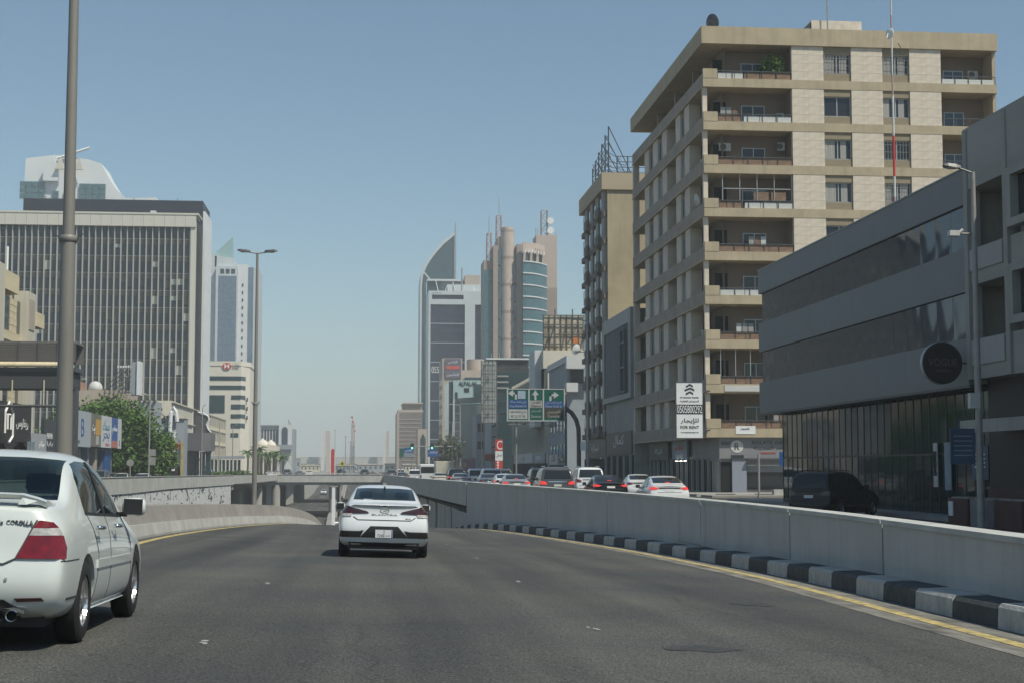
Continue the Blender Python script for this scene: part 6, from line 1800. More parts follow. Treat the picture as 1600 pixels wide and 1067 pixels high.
def build_car(name, label, cat, spec, col, group=None, hero=False):
    """spec: stations, end profiles, windows and lamps; the paint is col"""
    L, W = spec['L'], spec['W']
    root = thing(name, label, cat, group=group)
    me0 = body_mesh(spec['st'], spec['rear'], spec['front'], L)
    bvh = bvh_of(me0)
    cut = arches(W, *spec['axle'], spec['r'])
    if hero:
        inner = body_mesh([(y, w - .1, max(zb, .42), zk, wk - .06, max(zr - .05, zk + .01), max(wr - .06, .1)) for (y, w, zb, zk, wk, zr, wr) in spec['st'] if spec['cabin'][0] <= y <= spec['cabin'][1]], [(0, 0), (2, 0)], [(0, 0), (2, 0)], 99)
        cut.append(inner)
        for p in spec['side']: cut.append(MB().prism(p, -2, 2, axis='x').mesh('c'))
        cut.append(MB().prism(spec['rearwin'], -.3, L*.45, axis='y').mesh('c'))
        cut.append(MB().prism(spec['frontwin'], L*.5, L+.3, axis='y').mesh('c'))
    me = boolean(me0, cut)
    me.materials.clear()
    for p in me.polygons: p.use_smooth = True
    me.set_sharp_from_angle(angle=R(38))
    obj('body', me, col, root)
    gl = M_TINT if hero else M_CARGLASS
    gs = M_TINT_S if hero else M_CARGLASS
    obj('rear_window', conform(bvh, spec['rearwin'], 'r', .002 if hero else .006), gl, root)
    obj('windscreen', conform(bvh, spec['frontwin'], 'f', .002 if hero else .006), gl, root)
    for p in spec['side']:
        for s in ('s+', 's-'): obj('side_window', conform(bvh, p, s, .002 if hero else .006), gs, root)
    for p in spec.get('pillar', []):
        for s in ('s+', 's-'): obj('door_pillar', conform(bvh, p, s, .008), M_TRIM, root)
    for nm, p, m in spec['rear_parts']:
        t_ = .018 if 'light' in nm else .010
        obj(nm, conform(bvh, p, 'r', t_), m, root)
        if spec_sym(p): obj(nm, conform(bvh, mirror_poly(p), 'r', t_), m, root)
    for nm, p, m in spec['front_parts']:
        obj(nm, conform(bvh, p, 'f', .012), m, root)
        if spec_sym(p): obj(nm, conform(bvh, mirror_poly(p), 'f', .012), m, root)
    for nm, p, m, t in spec['side_parts']:
        for s in ('s+', 's-'): obj(nm, conform(bvh, p, s, t), m, root)
    add_wheels(root, W, *spec['axle'], spec['r'], spec.get('tw', .205), spec.get('spokes', 5))
    # underbody and door mirrors
    MB().box(-W*.8, W*.8, .25, L-.3, .17, .34).build('underbody', M_BLACK, root)
    my, mz = spec['mirror']
    for s in (1, -1):
        mm = MB()
        rows = []
        for (dx, sc) in ((0, .55), (.03, .95), (.14, 1), (.19, .8), (.205, .5)):
            rows.append([((W*.86 + .04 + dx) * s, my + .06 * cos(2*pi*q/12) * sc + .0, mz + .085 * sin(2*pi*q/12) * sc) for q in range(12)])
        mm.loft(rows)
        o = mm.build('mirror', col, root, smooth=True)
        MB().box(min(s*(W*.86+.06), s*(W*.86+.225)), max(s*(W*.86+.06), s*(W*.86+.225)), my - .072, my - .055, mz - .07, mz + .07).build('mirror_glass', M_TRIM, o)
        MB().box(min(s*(W*.82), s*(W*.86+.08)), max(s*(W*.82), s*(W*.86+.08)), my - .03, my + .03, mz - .09, mz - .05).build('mirror_stalk', M_TRIM, o)
    return root, bvh

def rear_y(bvh, x, z):
    return bvh.ray_cast(Vector((x, -3, z)), Vector((0, 1, 0)))[0].y

def spec_sym(p):
    return all(x > 0 for x, z in p)

def strip(p, q, w=.008):
    """narrow quad between two points: a seam"""
    dx, dz = q[0]-p[0], q[1]-p[1]; l = sqrt(dx*dx+dz*dz); nx, nz = -dz/l*w, dx/l*w
    return [(p[0]-nx, p[1]-nz), (q[0]-nx, q[1]-nz), (q[0]+nx, q[1]+nz), (p[0]+nx, p[1]+nz)]

M_SEAM = mat('panel_gap', (0.05, 0.052, 0.052), 0.7)

# station: y, half width, floor, belt height, belt half width, roof height, roof half width
COROLLA = dict(L=4.53, W=.85, tw=.18, r=.312, axle=(.98, 3.58), spokes=5, mirror=(3.02, 1.02),
    st=[(0, .77, .31, .93, .66, 1.02, .60), (.10, .825, .25, .94, .70, 1.04, .64), (.30, .84, .20, .95, .74, 1.055, .67), (.62, .845, .19, .96, .76, 1.06, .68),
        (.86, .85, .18, .965, .765, 1.20, .65), (1.16, .85, .18, .965, .765, 1.39, .60), (1.45, .85, .18, .96, .765, 1.455, .585), (1.95, .85, .18, .95, .765, 1.48, .58),
        (2.45, .85, .18, .935, .76, 1.455, .575), (2.75, .85, .18, .92, .755, 1.36, .60), (3.15, .85, .18, .90, .745, 1.13, .66), (3.42, .848, .18, .885, .74, .97, .68),
        (3.9, .835, .18, .83, .72, .87, .66), (4.25, .80, .20, .74, .68, .77, .60), (4.45, .70, .24, .66, .58, .68, .5), (4.53, .6, .3, .6, .5, .62, .42)],
    rear=[(.2, .10), (.32, .05), (.4, 0), (.6, 0), (.66, .05), (.92, .09), (1.04, .13)], front=[(.2, .06), (.4, 0), (.6, .03), (.8, .12)], cabin=(.7, 3.4),
    rearwin=[(-.645, 1.075), (.645, 1.075), (.555, 1.385), (.3, 1.40), (-.3, 1.40), (-.555, 1.385)],
    frontwin=[(-.66, .99), (.66, .99), (.55, 1.40), (-.55, 1.40)],
    side=[[(1.18, .985), (2.03, .965), (2.0, 1.385), (1.62, 1.385), (1.38, 1.36), (1.24, 1.25)], [(2.11, .963), (3.08, .945), (2.95, 1.07), (2.5, 1.355), (2.08, 1.385)]],
    pillar=[[(2.025, .97), (2.115, .97), (2.085, 1.385), (1.995, 1.385)]],
    rear_parts=[('tail_light', [(.505, .66), (.815, .66), (.81, .74), (.785, .82), (.575, .82)], M_LAMP_R),
                ('reversing_light', [(.577, .822), (.783, .822), (.755, .872), (.602, .872)], M_LAMP_C),
                ('tail_light', [(.604, .874), (.753, .874), (.715, .91), (.65, .926), (.628, .922)], M_LAMP_R),
                ('lid_seam', strip((.42, .62), (.50, .66), .005), M_SEAM), ('lid_seam', strip((.50, .66), (.62, .93), .006), M_SEAM),
                ('lid_seam', [(-.42, .615), (.42, .615), (.42, .626), (-.42, .626)], M_SEAM),
                ('reflector', [(.53, .362), (.71, .372), (.69, .392), (.51, .385)], M_LAMP_D),
                ('lower_valance', [(-.54, .31), (.54, .31), (.44, .375), (-.44, .375)], M_TRIM),
                ('parking_sensor', [(.44, .508), (.458, .508), (.458, .526), (.44, .526)], M_STEEL)],
    front_parts=[('headlight', [(.40, .62), (.72, .64), (.70, .76), (.45, .72)], M_LAMP_C), ('grille', [(-.35, .56), (.35, .56), (.37, .66), (-.37, .66)], M_TRIM)],
    side_parts=[('rub_strip', [(1.38, .545), (3.2, .535), (3.2, .60), (1.38, .61)], P_PEARL, .012), ('sill', [(1.36, .20), (3.2, .20), (3.2, .235), (1.36, .24)], P_PEARL, .025),
                ('door_seam', strip((2.05, .24), (2.06, .96), .005), M_SEAM, .003), ('door_seam', strip((3.22, .24), (3.12, .93), .005), M_SEAM, .003),
                ('door_seam', strip((1.46, .66), (1.22, .97), .005), M_SEAM, .003), ('door_seam', strip((1.36, .24), (1.46, .66), .005), M_SEAM, .003),
                ('bumper_seam', strip((.12, .645), (.62, .645), .004), M_SEAM, .003), ('bumper_groove', [(.30, .362), (.66, .362), (.66, .378), (.30, .378)], M_SEAM, .003),
                ('window_seal', [(1.17, .965), (3.1, .928), (3.1, .943), (1.17, .983)], M_TRIM, .008)])

ELANTRA = dict(L=4.57, W=.90, r=.315, axle=(.94, 3.64), spokes=5, mirror=(3.05, .98), tw=.21,
    st=[(0, .80, .31, .90, .70, 1.02, .62), (.10, .865, .24, .93, .76, 1.05, .66), (.28, .885, .2, .95, .79, 1.07, .68), (.48, .895, .19, .955, .80, 1.09, .68),
        (.80, .90, .18, .955, .80, 1.22, .66), (1.2, .90, .18, .95, .80, 1.355, .62), (1.6, .90, .18, .945, .80, 1.43, .60), (2.05, .90, .18, .935, .80, 1.455, .59),
        (2.5, .90, .18, .92, .80, 1.42, .595), (2.85, .90, .18, .91, .79, 1.30, .63), (3.2, .90, .18, .90, .785, 1.10, .68), (3.5, .895, .18, .88, .78, .96, .70),
        (3.95, .88, .18, .83, .76, .87, .69), (4.28, .84, .20, .75, .70, .78, .62), (4.48, .74, .24, .66, .6, .68, .5), (4.57, .62, .3, .6, .5, .62, .42)],
    rear=[(.2, .12), (.34, .06), (.5, 0), (.64, -.01), (.72, .06), (.95, .10), (1.05, .06)], front=[(.2, .06), (.4, 0), (.6, .03), (.8, .12)], cabin=(.55, 3.45),
    rearwin=[(-.625, 1.135), (.625, 1.135), (.565, 1.36), (.3, 1.375), (-.3, 1.375), (-.565, 1.36)],
    frontwin=[(-.68, .98), (.68, .98), (.57, 1.37), (-.57, 1.37)],
    side=[[(1.2, .985), (2.06, .965), (2.03, 1.365), (1.66, 1.35), (1.42, 1.29)], [(2.14, .963), (3.1, .945), (2.98, 1.04), (2.55, 1.325), (2.11, 1.365)]],
    pillar=[[(2.055, .97), (2.145, .97), (2.115, 1.365), (2.025, 1.365)]],
    rear_parts=[('tail_light', [(.62, .86), (.855, .855), (.85, .93), (.81, 1.0), (.70, 1.0), (.34, .905), (.31, .875), (.37, .868)], M_LAMP_D),
                ('tail_light', [(.655, .80), (.855, .795), (.855, .853), (.63, .857)], M_LAMP_C),
                ('lid_seam', strip((.52, .74), (.61, .80), .006), M_SEAM), ('lid_seam', [(-.52, .734), (.52, .734), (.52, .745), (-.52, .745)], M_SEAM),
                ('lid_lip', [(-.66, 1.005), (.66, 1.005), (.60, 1.022), (-.60, 1.022)], M_SEAM),
                ('lower_valance', [(-.47, .40), (.47, .40), (.27, .62), (-.27, .62)], M_TRIM),
                ('reflector_bezel', [(.47, .40), (.865, .40), (.845, .52), (.50, .52), (.40, .54)], M_TRIM),
                ('reflector', [(.53, .415), (.84, .415), (.82, .47), (.52, .47)], M_LAMP_D),
                ('bumper_floor', [(-.64, .225), (.64, .225), (.70, .305), (-.70, .305)], M_TRIM)],
    front_parts=[('headlight', [(.42, .62), (.76, .66), (.74, .76), (.5, .70)], M_LAMP_C), ('grille', [(-.4, .42), (.4, .42), (.42, .64), (-.42, .64)], M_TRIM)],
    side_parts=[('door_seam', strip((2.08, .24), (2.09, .95), .005), M_SEAM, .003), ('door_seam', strip((3.24, .24), (3.14, .93), .005), M_SEAM, .003),
                ('door_seam', strip((1.44, .66), (1.24, .97), .005), M_SEAM, .003), ('door_seam', strip((1.36, .24), (1.44, .66), .005), M_SEAM, .003),
                ('door_handle', [(2.2, .84), (2.4, .84), (2.4, .87), (2.2, .87)], P_WHITE, .03), ('door_handle', [(1.36, .85), (1.54, .85), (1.54, .88), (1.36, .88)], P_WHITE, .03),
                ('window_seal', [(1.17, .963), (3.1, .928), (3.1, .943), (1.17, .981)], M_TRIM, .008)])

SUV = dict(L=4.85, W=.96, r=.375, axle=(.98, 3.82), spokes=6, mirror=(3.2, 1.22), tw=.25,
    st=[(0, .84, .42, 1.12, .80, 1.30, .72), (.07, .92, .36, 1.14, .86, 1.62, .74), (.2, .945, .3, 1.15, .88, 1.76, .745), (.5, .955, .28, 1.15, .88, 1.82, .74),
        (1.0, .96, .27, 1.15, .88, 1.84, .735), (1.8, .96, .27, 1.14, .88, 1.85, .73), (2.4, .96, .27, 1.13, .88, 1.82, .73), (2.75, .96, .27, 1.12, .875, 1.72, .75),
        (3.15, .96, .27, 1.10, .87, 1.42, .79), (3.45, .955, .27, 1.09, .865, 1.16, .80), (4.0, .94, .27, 1.06, .85, 1.10, .78), (4.5, .90, .28, .97, .8, 1.0, .72), (4.72, .84, .32, .86, .72, .9, .64), (4.85, .72, .4, .76, .6, .8, .54)],
    rear=[(.3, .06), (.42, 0), (.66, 0), (.72, .05), (1.1, .07), (1.7, .20), (1.85, .24)], front=[(.3, .06), (.5, 0), (.7, .03), (1.0, .1)], cabin=(.3, 3.4),
    rearwin=[(-.74, 1.19), (.74, 1.19), (.66, 1.68), (-.66, 1.68)],
    frontwin=[(-.76, 1.19), (.76, 1.19), (.66, 1.74), (-.66, 1.74)],
    side=[[(.32, 1.19), (.98, 1.185), (.98, 1.70), (.40, 1.68)], [(1.07, 1.185), (2.0, 1.175), (1.98, 1.73), (1.07, 1.71)], [(2.09, 1.175), (3.1, 1.16), (2.98, 1.3), (2.55, 1.70), (2.07, 1.73)]],
    pillar=[[(1.99, 1.18), (2.09, 1.18), (2.07, 1.73), (1.98, 1.73)]],
    rear_parts=[('tail_light', [(.58, .90), (.925, .90), (.92, 1.10), (.72, 1.08), (.58, 1.0)], M_LAMP_R),
                ('lid_seam', [(-.72, .70), (.72, .70), (.72, .712), (-.72, .712)], M_SEAM), ('chrome_strip', [(-.5, 1.03), (.5, 1.03), (.5, 1.08), (-.5, 1.08)], M_CHROME),
                ('lower_valance', [(-.7, .36), (.7, .36), (.74, .52), (-.74, .52)], M_TRIM)],
    front_parts=[('headlight', [(.48, .82), (.84, .84), (.82, .98), (.52, .96)], M_LAMP_C), ('grille', [(-.42, .62), (.42, .62), (.44, .94), (-.44, .94)], M_TRIM)],
    side_parts=[('door_seam', strip((2.04, .34), (2.05, 1.16), .006), M_SEAM, .003), ('door_seam', strip((1.5, .72), (1.03, 1.16), .006), M_SEAM, .003), ('door_seam', strip((3.3, .34), (3.14, 1.14), .006), M_SEAM, .003),
                ('cladding', [(1.4, .32), (3.38, .32), (3.38, .45), (1.4, .45)], M_TRIM, .02)])

def put(root, x, y, z=None, heading=0, roll=0, pitch=0):
    """rear bumper centre at x, y; heading turns to the right"""
    root.location = (x, y, zroad(x, y) if z is None else z)
    root.rotation_euler = (pitch, roll, -heading)

def recolour(root, old, new):
    for o in root.children_recursive:
        if o.type == 'MESH' and len(o.material_slots) and o.data.materials[0] == old:
            o.material_slots[0].link = 'OBJECT'; o.material_slots[0].material = new

def plate(parent, y, z, s='4127 KDR'):
    p = MB().box(-.17, .17, y - .012, y, z - .075, z + .08).build('number_plate', M_PLATE, parent)
    MB().box(.145, .165, y - .014, y - .012, z - .07, z + .075).build('plate_strip', M_SIGN_B, p)
    text('7245', M_LETTER_D, p, (-.07, y - .012, z - .06), .05, .12, depth=.003)
    text('ﺭﺩﻙ'[::1], M_LETTER_D, p, (.07, y - .012, z - .055), .045, .10, depth=.003)
    MB().box(-.005, .005, y - .014, y - .012, z - .07, z + .075).build('plate_strip', M_LETTER_D, p)

# the pearl white saloon on the left edge of the picture
corolla, cb = build_car('saloon_car', 'pearl white saloon with a boot spoiler and twin exhausts beside the tall lamp post', 'car', COROLLA, P_PEARL, hero=True)
sp = MB()
rows = []
for x in (-.66, -.6, -.5, -.25, 0, .25, .5, .6, .66):
    e = abs(x) / .66
    up = 1.125 - .05 * max(0, (e - .72) / .28) ** 1.4; lo = up - .035 - .02 * max(0, (e - .75) / .25)
    yb = .10 + .10 * e * e
    rows.append([(x, yb, up - .012), (x, yb + .05, up), (x, yb + .21, up - .02), (x, yb + .19, lo - .005), (x, yb + .02, lo)])
sp.loft(rows)
sp.build('boot_spoiler', P_PEARL, corolla, smooth=50)
for s in (1, -1):
    MB().loft([[(s * .47, .16, 1.04), (s * .47, .34, 1.05), (s * .53, .34, 1.05), (s * .53, .16, 1.04)], [(s * .50, .17, 1.095), (s * .50, .33, 1.09), (s * .62, .33, 1.075), (s * .62, .2, 1.075)]]).build('spoiler_foot', P_PEARL, corolla)
    for q in (0, 1):
        x = s * (.405 + .092 * q)
        e = MB(); e.lathe([(.040, -.02), (.042, .0), (.036, .0), (.034, .12), (.04, .2)], c=(x, .055, .262), axis='y', n=18, cap=False)
        e.build('exhaust_pipe', M_CHROME, corolla, smooth=40)
        MB().lathe([(.034, .03), (.034, .05)], c=(x, .055, .262), axis='y', n=14).build('exhaust_bore', M_DARK, corolla)
MB().loft([[(x, .03, .27 + .035 * (1 - (2 * k / 10 - 1) ** 4)) for x in (-.0,)] for k in range(0)] or [[(-.58, .06, .275), (-.58, .10, .275), (-.58, .10, .30), (-.58, .06, .30)], [(-.46, .06, .31), (-.46, .1, .31), (-.46, .1, .335), (-.46, .06, .335)], [(-.24, .06, .33), (-.24, .1, .33), (-.24, .1, .35), (-.24, .06, .35)], [(.24, .06, .33), (.24, .1, .33), (.24, .1, .35), (.24, .06, .35)], [(.46, .06, .31), (.46, .1, .31), (.46, .1, .335), (.46, .06, .335)], [(.58, .06, .275), (.58, .10, .275), (.58, .10, .30), (.58, .06, .30)]]).build('chrome_lip', M_CHROME, corolla)
text('COROLLA', M_STEEL_D, corolla, (.505, rear_y(cb, .505, .895) + .004, .895), .034, .185, depth=.012)
text('Altis', M_STEEL_D, corolla, (.345, rear_y(cb, .345, .895) + .003, .895), .034, .09, depth=.010)
plate(corolla, rear_y(cb, 0, .76) - .001, .76)
for y in (1.32, 2.18):
    for s in (1, -1):
        h = MB(); h.tube([(s * .835, y, .86), (s * .872, y + .02, .865), (s * .872, y + .17, .86), (s * .838, y + .19, .855)], .016, 8)
        h.build('door_handle', M_CHROME, corolla, smooth=True)
for x in (-.36, .36):
    for y, k in ((1.75, 0), (2.55, 1)):
        o = MB(); rows = []
        for z, wx, wy in ((.55, .22, .10), (.8, .24, .09), (1.02, .22, .07), (1.10, .16, .05)):
            rows.append([(x + wx * cos(2*pi*q/12), y - .22 + .25 * (1.1 - z) + wy * sin(2*pi*q/12), z) for q in range(12)])
        s_ = o.loft(rows).build('seat', M_SEAT, corolla, smooth=True)
        MB().loft([[(x + .13 * r_ * cos(2*pi*q/12), y - .24 + .05 * sin(2*pi*q/12), z) for q in range(12)] for z, r_ in ((1.12, .8), (1.16, 1), (1.25, 1), (1.28, .8))]).build('headrest', M_SEAT, s_, smooth=True)
put(corolla, -2.97, 11.15, pitch=-.02, roll=.03)
corolla.location.z -= .0

# the white saloon ahead
elantra, eb = build_car('saloon_car', 'clean white saloon with dark tapering tail lights ahead in the middle of the ramp', 'car', ELANTRA, P_WHITE, hero=True)
text('ELANTRA', M_CHROME, elantra, (0, rear_y(eb, .2, .83) + .004, .83), .03, .50, depth=.010)
text('GLS', M_CHROME, elantra, (.46, rear_y(eb, .46, .765) + .004, .765), .024, .10, depth=.010)
ey = rear_y(eb, 0, .925)
lg = MB(); rows = []
for q in range(25):
    a = 2*pi*q/24; rows.append([(.085 * cos(a) + dx * cos(a), ey + .004 - dy, .925 + .05 * sin(a) + dx * sin(a)) for dx, dy in ((-.007, 0), (-.007, .014), (.007, .014), (.007, 0))])
lg.loft(rows, caps=False)
lg.prism([(-.045, .897), (-.03, .897), (-.012, .92), (.022, .93), (.032, .953), (.017, .953), (.008, .933), (-.028, .922)], ey - .012, ey + .004, axis='y')
lg.prism([(.02, .897), (.036, .897), (.05, .953), (.036, .953)], ey - .012, ey + .004, axis='y')
lg.build('badge', M_CHROME, elantra)
plate(elantra, rear_y(eb, 0, .475) - .014, .475)
MB().loft([[(-.018, .95 + .25, 1.36), (.018, 1.2, 1.36), (.018, 1.36, 1.40), (-.018, 1.36, 1.40)], [(-.004, 1.2, 1.42), (.004, 1.2, 1.42), (.006, 1.36, 1.42), (-.006, 1.36, 1.42)]]).build('roof_aerial', M_TRIM, elantra)
MB().box(-.42, -.24, .62, .7, 1.10, 1.15).build('tissue_box', M_WHITE, elantra)
for x in (-.38, .38):
    for y in (1.55, 2.5):
        rows = []
        for z, wx, wy in ((.55, .24, .10), (.8, .25, .09), (1.05, .22, .07), (1.15, .14, .05)):
            rows.append([(x + wx * cos(2*pi*q/12), y + .2 * (1.1 - z) + wy * sin(2*pi*q/12), z) for q in range(12)])
        s_ = MB().loft(rows).build('seat', M_SEAT, elantra, smooth=True)
        MB().loft([[(x + .13 * r_ * cos(2*pi*q/12), y - .03 + .05 * sin(2*pi*q/12), z) for q in range(12)] for z, r_ in ((1.17, .8), (1.2, 1), (1.28, 1), (1.31, .8))]).build('headrest', M_SEAT, s_, smooth=True)
put(elantra, .37, 30.4, pitch=-.021, roll=.03)

# cars on the street: one saloon and one tall car of each make-up, then copies
Q = 'cars queueing on the street above the ramp wall'
NISSAN = dict(ELANTRA)
NISSAN['rear_parts'] = [('tail_light', [(.62, .86), (.865, .855), (.875, .93), (.83, .985), (.70, .98), (.46, .92)], M_LAMP_ON),
    ('lid_trim', [(-.46, .90), (.46, .90), (.46, .945), (-.46, .945)], M_TRIM), ('lid_seam', [(-.52, .734), (.52, .734), (.52, .745), (-.52, .745)], M_SEAM),
    ('number_plate', [(-.2, .79), (.2, .79), (.2, .89), (-.2, .89)], M_PLATE), ('high_brake_light', [(-.11, 1.145), (.11, 1.145), (.11, 1.165), (-.11, 1.165)], M_LAMP_ON),
    ('lower_valance', [(-.5, .30), (.5, .30), (.42, .42), (-.42, .42)], M_TRIM)]
nis, nb = build_car('saloon_car', 'white saloon with red brake lights lit, last of the street queue, before the shop corner', 'car', NISSAN, P_WHITE, Q)
put(nis, 13.0, 65, gz(65), heading=.02)
tall, tb = build_car('tall_car', 'bronze brown people carrier with a chrome tailgate strip in the street queue', 'car', SUV, P_BROWN, Q)
for o in tall.children:
    if o.name.startswith('tail_light'):
        o.material_slots[0].link = 'OBJECT'; o.material_slots[0].material = M_LAMP_ON
MB().box(-.2, .2, .02, .05, .80, .92).build('number_plate', M_PLATE, tall)
for s in (.62, -.62): MB().tube([(s, .5, 1.83), (s, .7, 1.88), (s, 2.2, 1.88), (s, 2.4, 1.84)], .02, 6).build('roof_rail', M_CHROME, tall)
put(tall, 10.3, 82, gz(82))

def another(src, x, y, label, new, old, heading=0, z=None, scale=1, group=Q, cat='car', name=None, lit=True):
    c = copy_tree(src)
    if name: c.name = name
    c['label'] = label; c['category'] = cat
    if group: c['group'] = group
    elif 'group' in c: del c['group']
    if new != old: recolour(c, old, new)
    if not lit:
        for o in c.children:
            if o.type == 'MESH' and len(o.material_slots) and o.material_slots[0].material == M_LAMP_ON:
                o.material_slots[0].link = 'OBJECT'; o.material_slots[0].material = M_LAMP_R
    put(c, x, y, gz(y) if z is None else z, heading)
    c.scale = (scale,) * 3
    return c

another(nis, 12.15, 75.5, 'black saloon with square red brake lights glowing in front of the white pickup-like tall car', P_BLACK, P_WHITE)
another(nis, 15.6, 86, 'white saloon half hidden between the black saloon and the last white saloon', P_WHITE, P_WHITE, heading=.05, lit=False)
another(tall, 14.3, 97, 'white boxy off-road wagon beside the bronze people carrier, dark rear window', P_WHITE, P_BROWN, scale=1.02, lit=False)
another(nis, 9.2, 93, 'silver saloon just ahead of the bronze people carrier, brake light lit', P_SILVER, P_WHITE)
another(nis, 9.6, 104, 'white saloon with its high brake light lit, beyond the silver saloon', P_WHITE, P_WHITE)
another(tall, 13.6, 118, 'dark grey tall car behind the roof rails of the bronze carrier', P_GREY, P_BROWN, lit=False)
another(nis, 9.35, 115, 'slate blue saloon between two white cars in the queue', P_BLUE, P_WHITE, lit=False)
another(tall, 10.6, 128, 'white tall wagon with brake lights lit and roof above the slate blue saloon', P_WHITE, P_BROWN)
another(tall, 10.3, 141, 'second white tall wagon, ahead of the first white wagon', P_WHITE, P_BROWN)
another(nis, 8.4, 134, 'silver grey saloon ahead of the white wagons by the wall', P_SILVER, P_WHITE, lit=False)
another(tall, 9.1, 152, 'black tall car with red lights near the wall joint', P_BLACK, P_BROWN)
another(tall, 13.5, 150, 'dark tall car in the far lane past the grey one', P_GREY, P_BROWN, lit=False)
another(nis, 8.1, 165, 'pale saloon nose to tail behind the small lorry', P_CREAM, P_WHITE, lit=False)
another(tall, 6.6, 205, 'white tall car low behind the wall coping near the lorry', P_WHITE, P_BROWN, lit=False)
another(nis, 5.6, 232, 'green saloon at the head of the queue by the bridge corner', P_GREENC, P_WHITE, lit=False)
another(nis, 9.9, 215, 'silver saloon at the head of the queue, second lane', P_SILVER, P_WHITE, lit=False)
another(tall, 5.0, 285, 'grey tall car crossing the bridge end by the wall corner', P_GREY, P_BROWN, lit=False)
another(nis, 10, 262, 'white saloon waiting at the signal gantry', P_WHITE, P_WHITE, lit=False)

# black car turning in before the glass showroom
blk = another(tall, 15.75, 53.8, 'glossy black tall car parked askew before the glass showroom', P_BLACK, P_BROWN, heading=R(44), group=None, scale=.9)
for o in blk.children:
    if o.name.startswith('tail_light'): o.material_slots[0].material = M_LAMP_D
    if o.name.startswith('chrome_strip'): o.material_slots[0].link = 'OBJECT'; o.material_slots[0].material = M_TRIM

# left side street, beyond the far wall
LG = 'cars on the street by the trees'
another(nis, PX(222, 150), 153, 'white saloon facing the road below the trees, by the lamp post', P_WHITE, P_WHITE, heading=pi, z=.02, group=LG, lit=False)
another(nis, PX(187, 160), 164, 'cream white saloon parked under the big tree', P_CREAM, P_WHITE, heading=pi, z=.02, group=LG, lit=False)
another(nis, PX(172, 166), 170, 'silver saloon at the back of the parked row under the tree', P_SILVER, P_WHITE, heading=pi, z=.02, group=LG, lit=False)
another(tall, PX(155, 150), 152, 'dark tall car seen past the pearl saloon roof', P_GREY, P_BROWN, heading=pi, z=.02, group=LG, scale=.95, lit=False)
# far cars beyond the bridge
FG = 'distant cars on the street beyond the bridge'
for u, y, src, c, old, lab in ((421, 330, nis, P_WHITE, P_WHITE, 'tiny white saloon beside the far lamp post, beyond the bridge parapet'),
        (432, 340, nis, P_CREAM, P_WHITE, 'tiny cream saloon below the domed roof beyond the bridge'),
        (449, 345, tall, P_GREY, P_BROWN, 'tiny grey tall car before the palm trees beyond the bridge'),
        (468, 340, nis, P_BLUE, P_WHITE, 'tiny blue car before the arched white building'),
        (483, 350, nis, P_WHITE, P_WHITE, 'tiny white saloon short of the climbing ramp wall'),
        (533, 335, tall, P_BLACK, P_BROWN, 'tiny black tall car just behind the red and white pillar sign'),
        (570, 340, tall, P_GREENC, P_BROWN, 'tiny dark green tall car before the row of masts'),
        (610, 345, nis, P_SILVER, P_WHITE, 'tiny silver saloon beyond the right end of the bridge parapet'),
        (627, 350, tall, P_WHITE, P_BROWN, 'tiny white tall car under the green traffic signal'),
        (325, 300, tall, P_BLUE, P_BROWN, 'tiny blue tall car before the low entrance canopy'),
        (349, 310, nis, P_CREAM, P_WHITE, 'tiny cream saloon beside the low hedge')):
    another(src, PX(u, y), y, lab, c, old, heading=0, z=-.15, group=FG, lit=False)
# cars climbing out of the underpass
for x, y, hd, c, lab in ((-11.8, 452, pi, P_WHITE, 'white saloon coming down into the underpass beyond the bridge'), (-12.3, 540, pi, P_WHITE, 'smaller white saloon higher on the ramp beyond the bridge'), (-9.4, 470, pi, P_BLACK, 'dark saloon coming down beside the white post')):
    another(nis, x, y, lab, c, P_WHITE, heading=hd, z=zroad(x, y), group='cars on the far ramp', lit=False)
# small lorry in the queue
lr = thing('lorry', 'cream box lorry standing above the wall beyond the queueing cars', 'lorry')
mb = MB(); mb.box(-1.05, 1.05, 0, 4.6, .95, 2.75); mb.build('cargo_box', P_CREAM, lr, bevel=.05)
mb = MB(); mb.box(-1.0, 1.0, 4.65, 6.3, .55, 2.2); mb.build('cab', P_CREAM, lr, bevel=.12)
MB().box(-.45, .45, .0, 6.2, .55, .9).build('chassis', M_BLACK, lr)
add_wheels(lr, 1.02, 1.2, 5.4, .42, .28, 6)
for s in (-1, 1): MB().box(s * .85 - .1, s * .85 + .1, -.02, .02, .98, 1.12).build('tail_light', M_LAMP_R, lr)
for k in range(4): MB().box(-1.07, 1.07, .4 + 1.2 * k, .46 + 1.2 * k, .96, 2.74).build('box_rib', M_WHITE, lr)
lr.location = (9.2, 178, gz(178)); 
bus = thing('minibus', 'white minibus with a dark window band ahead of the cream lorry', 'bus')
MB().box(-1.05, 1.05, 0, 6.4, .4, 2.5).build('body', P_WHITE, bus, bevel=.15)
MB().box(-.9, .9, -.012, .0, 1.35, 2.15).build('rear_window', M_CARGLASS, bus)
for s in (-1, 1):
    MB().box(min(s*1.05, s*1.062), max(s*1.05, s*1.062), .3, 6.0, 1.35, 2.1).build('side_window', M_CARGLASS, bus)
    MB().box(s * .9 - .08, s * .9 + .08, -.02, .0, .8, 1.1).build('tail_light', M_LAMP_R, bus)
add_wheels(bus, 1.04, 1.2, 5.2, .38, .24, 6)
bus.location = (8.0, 196, gz(196))
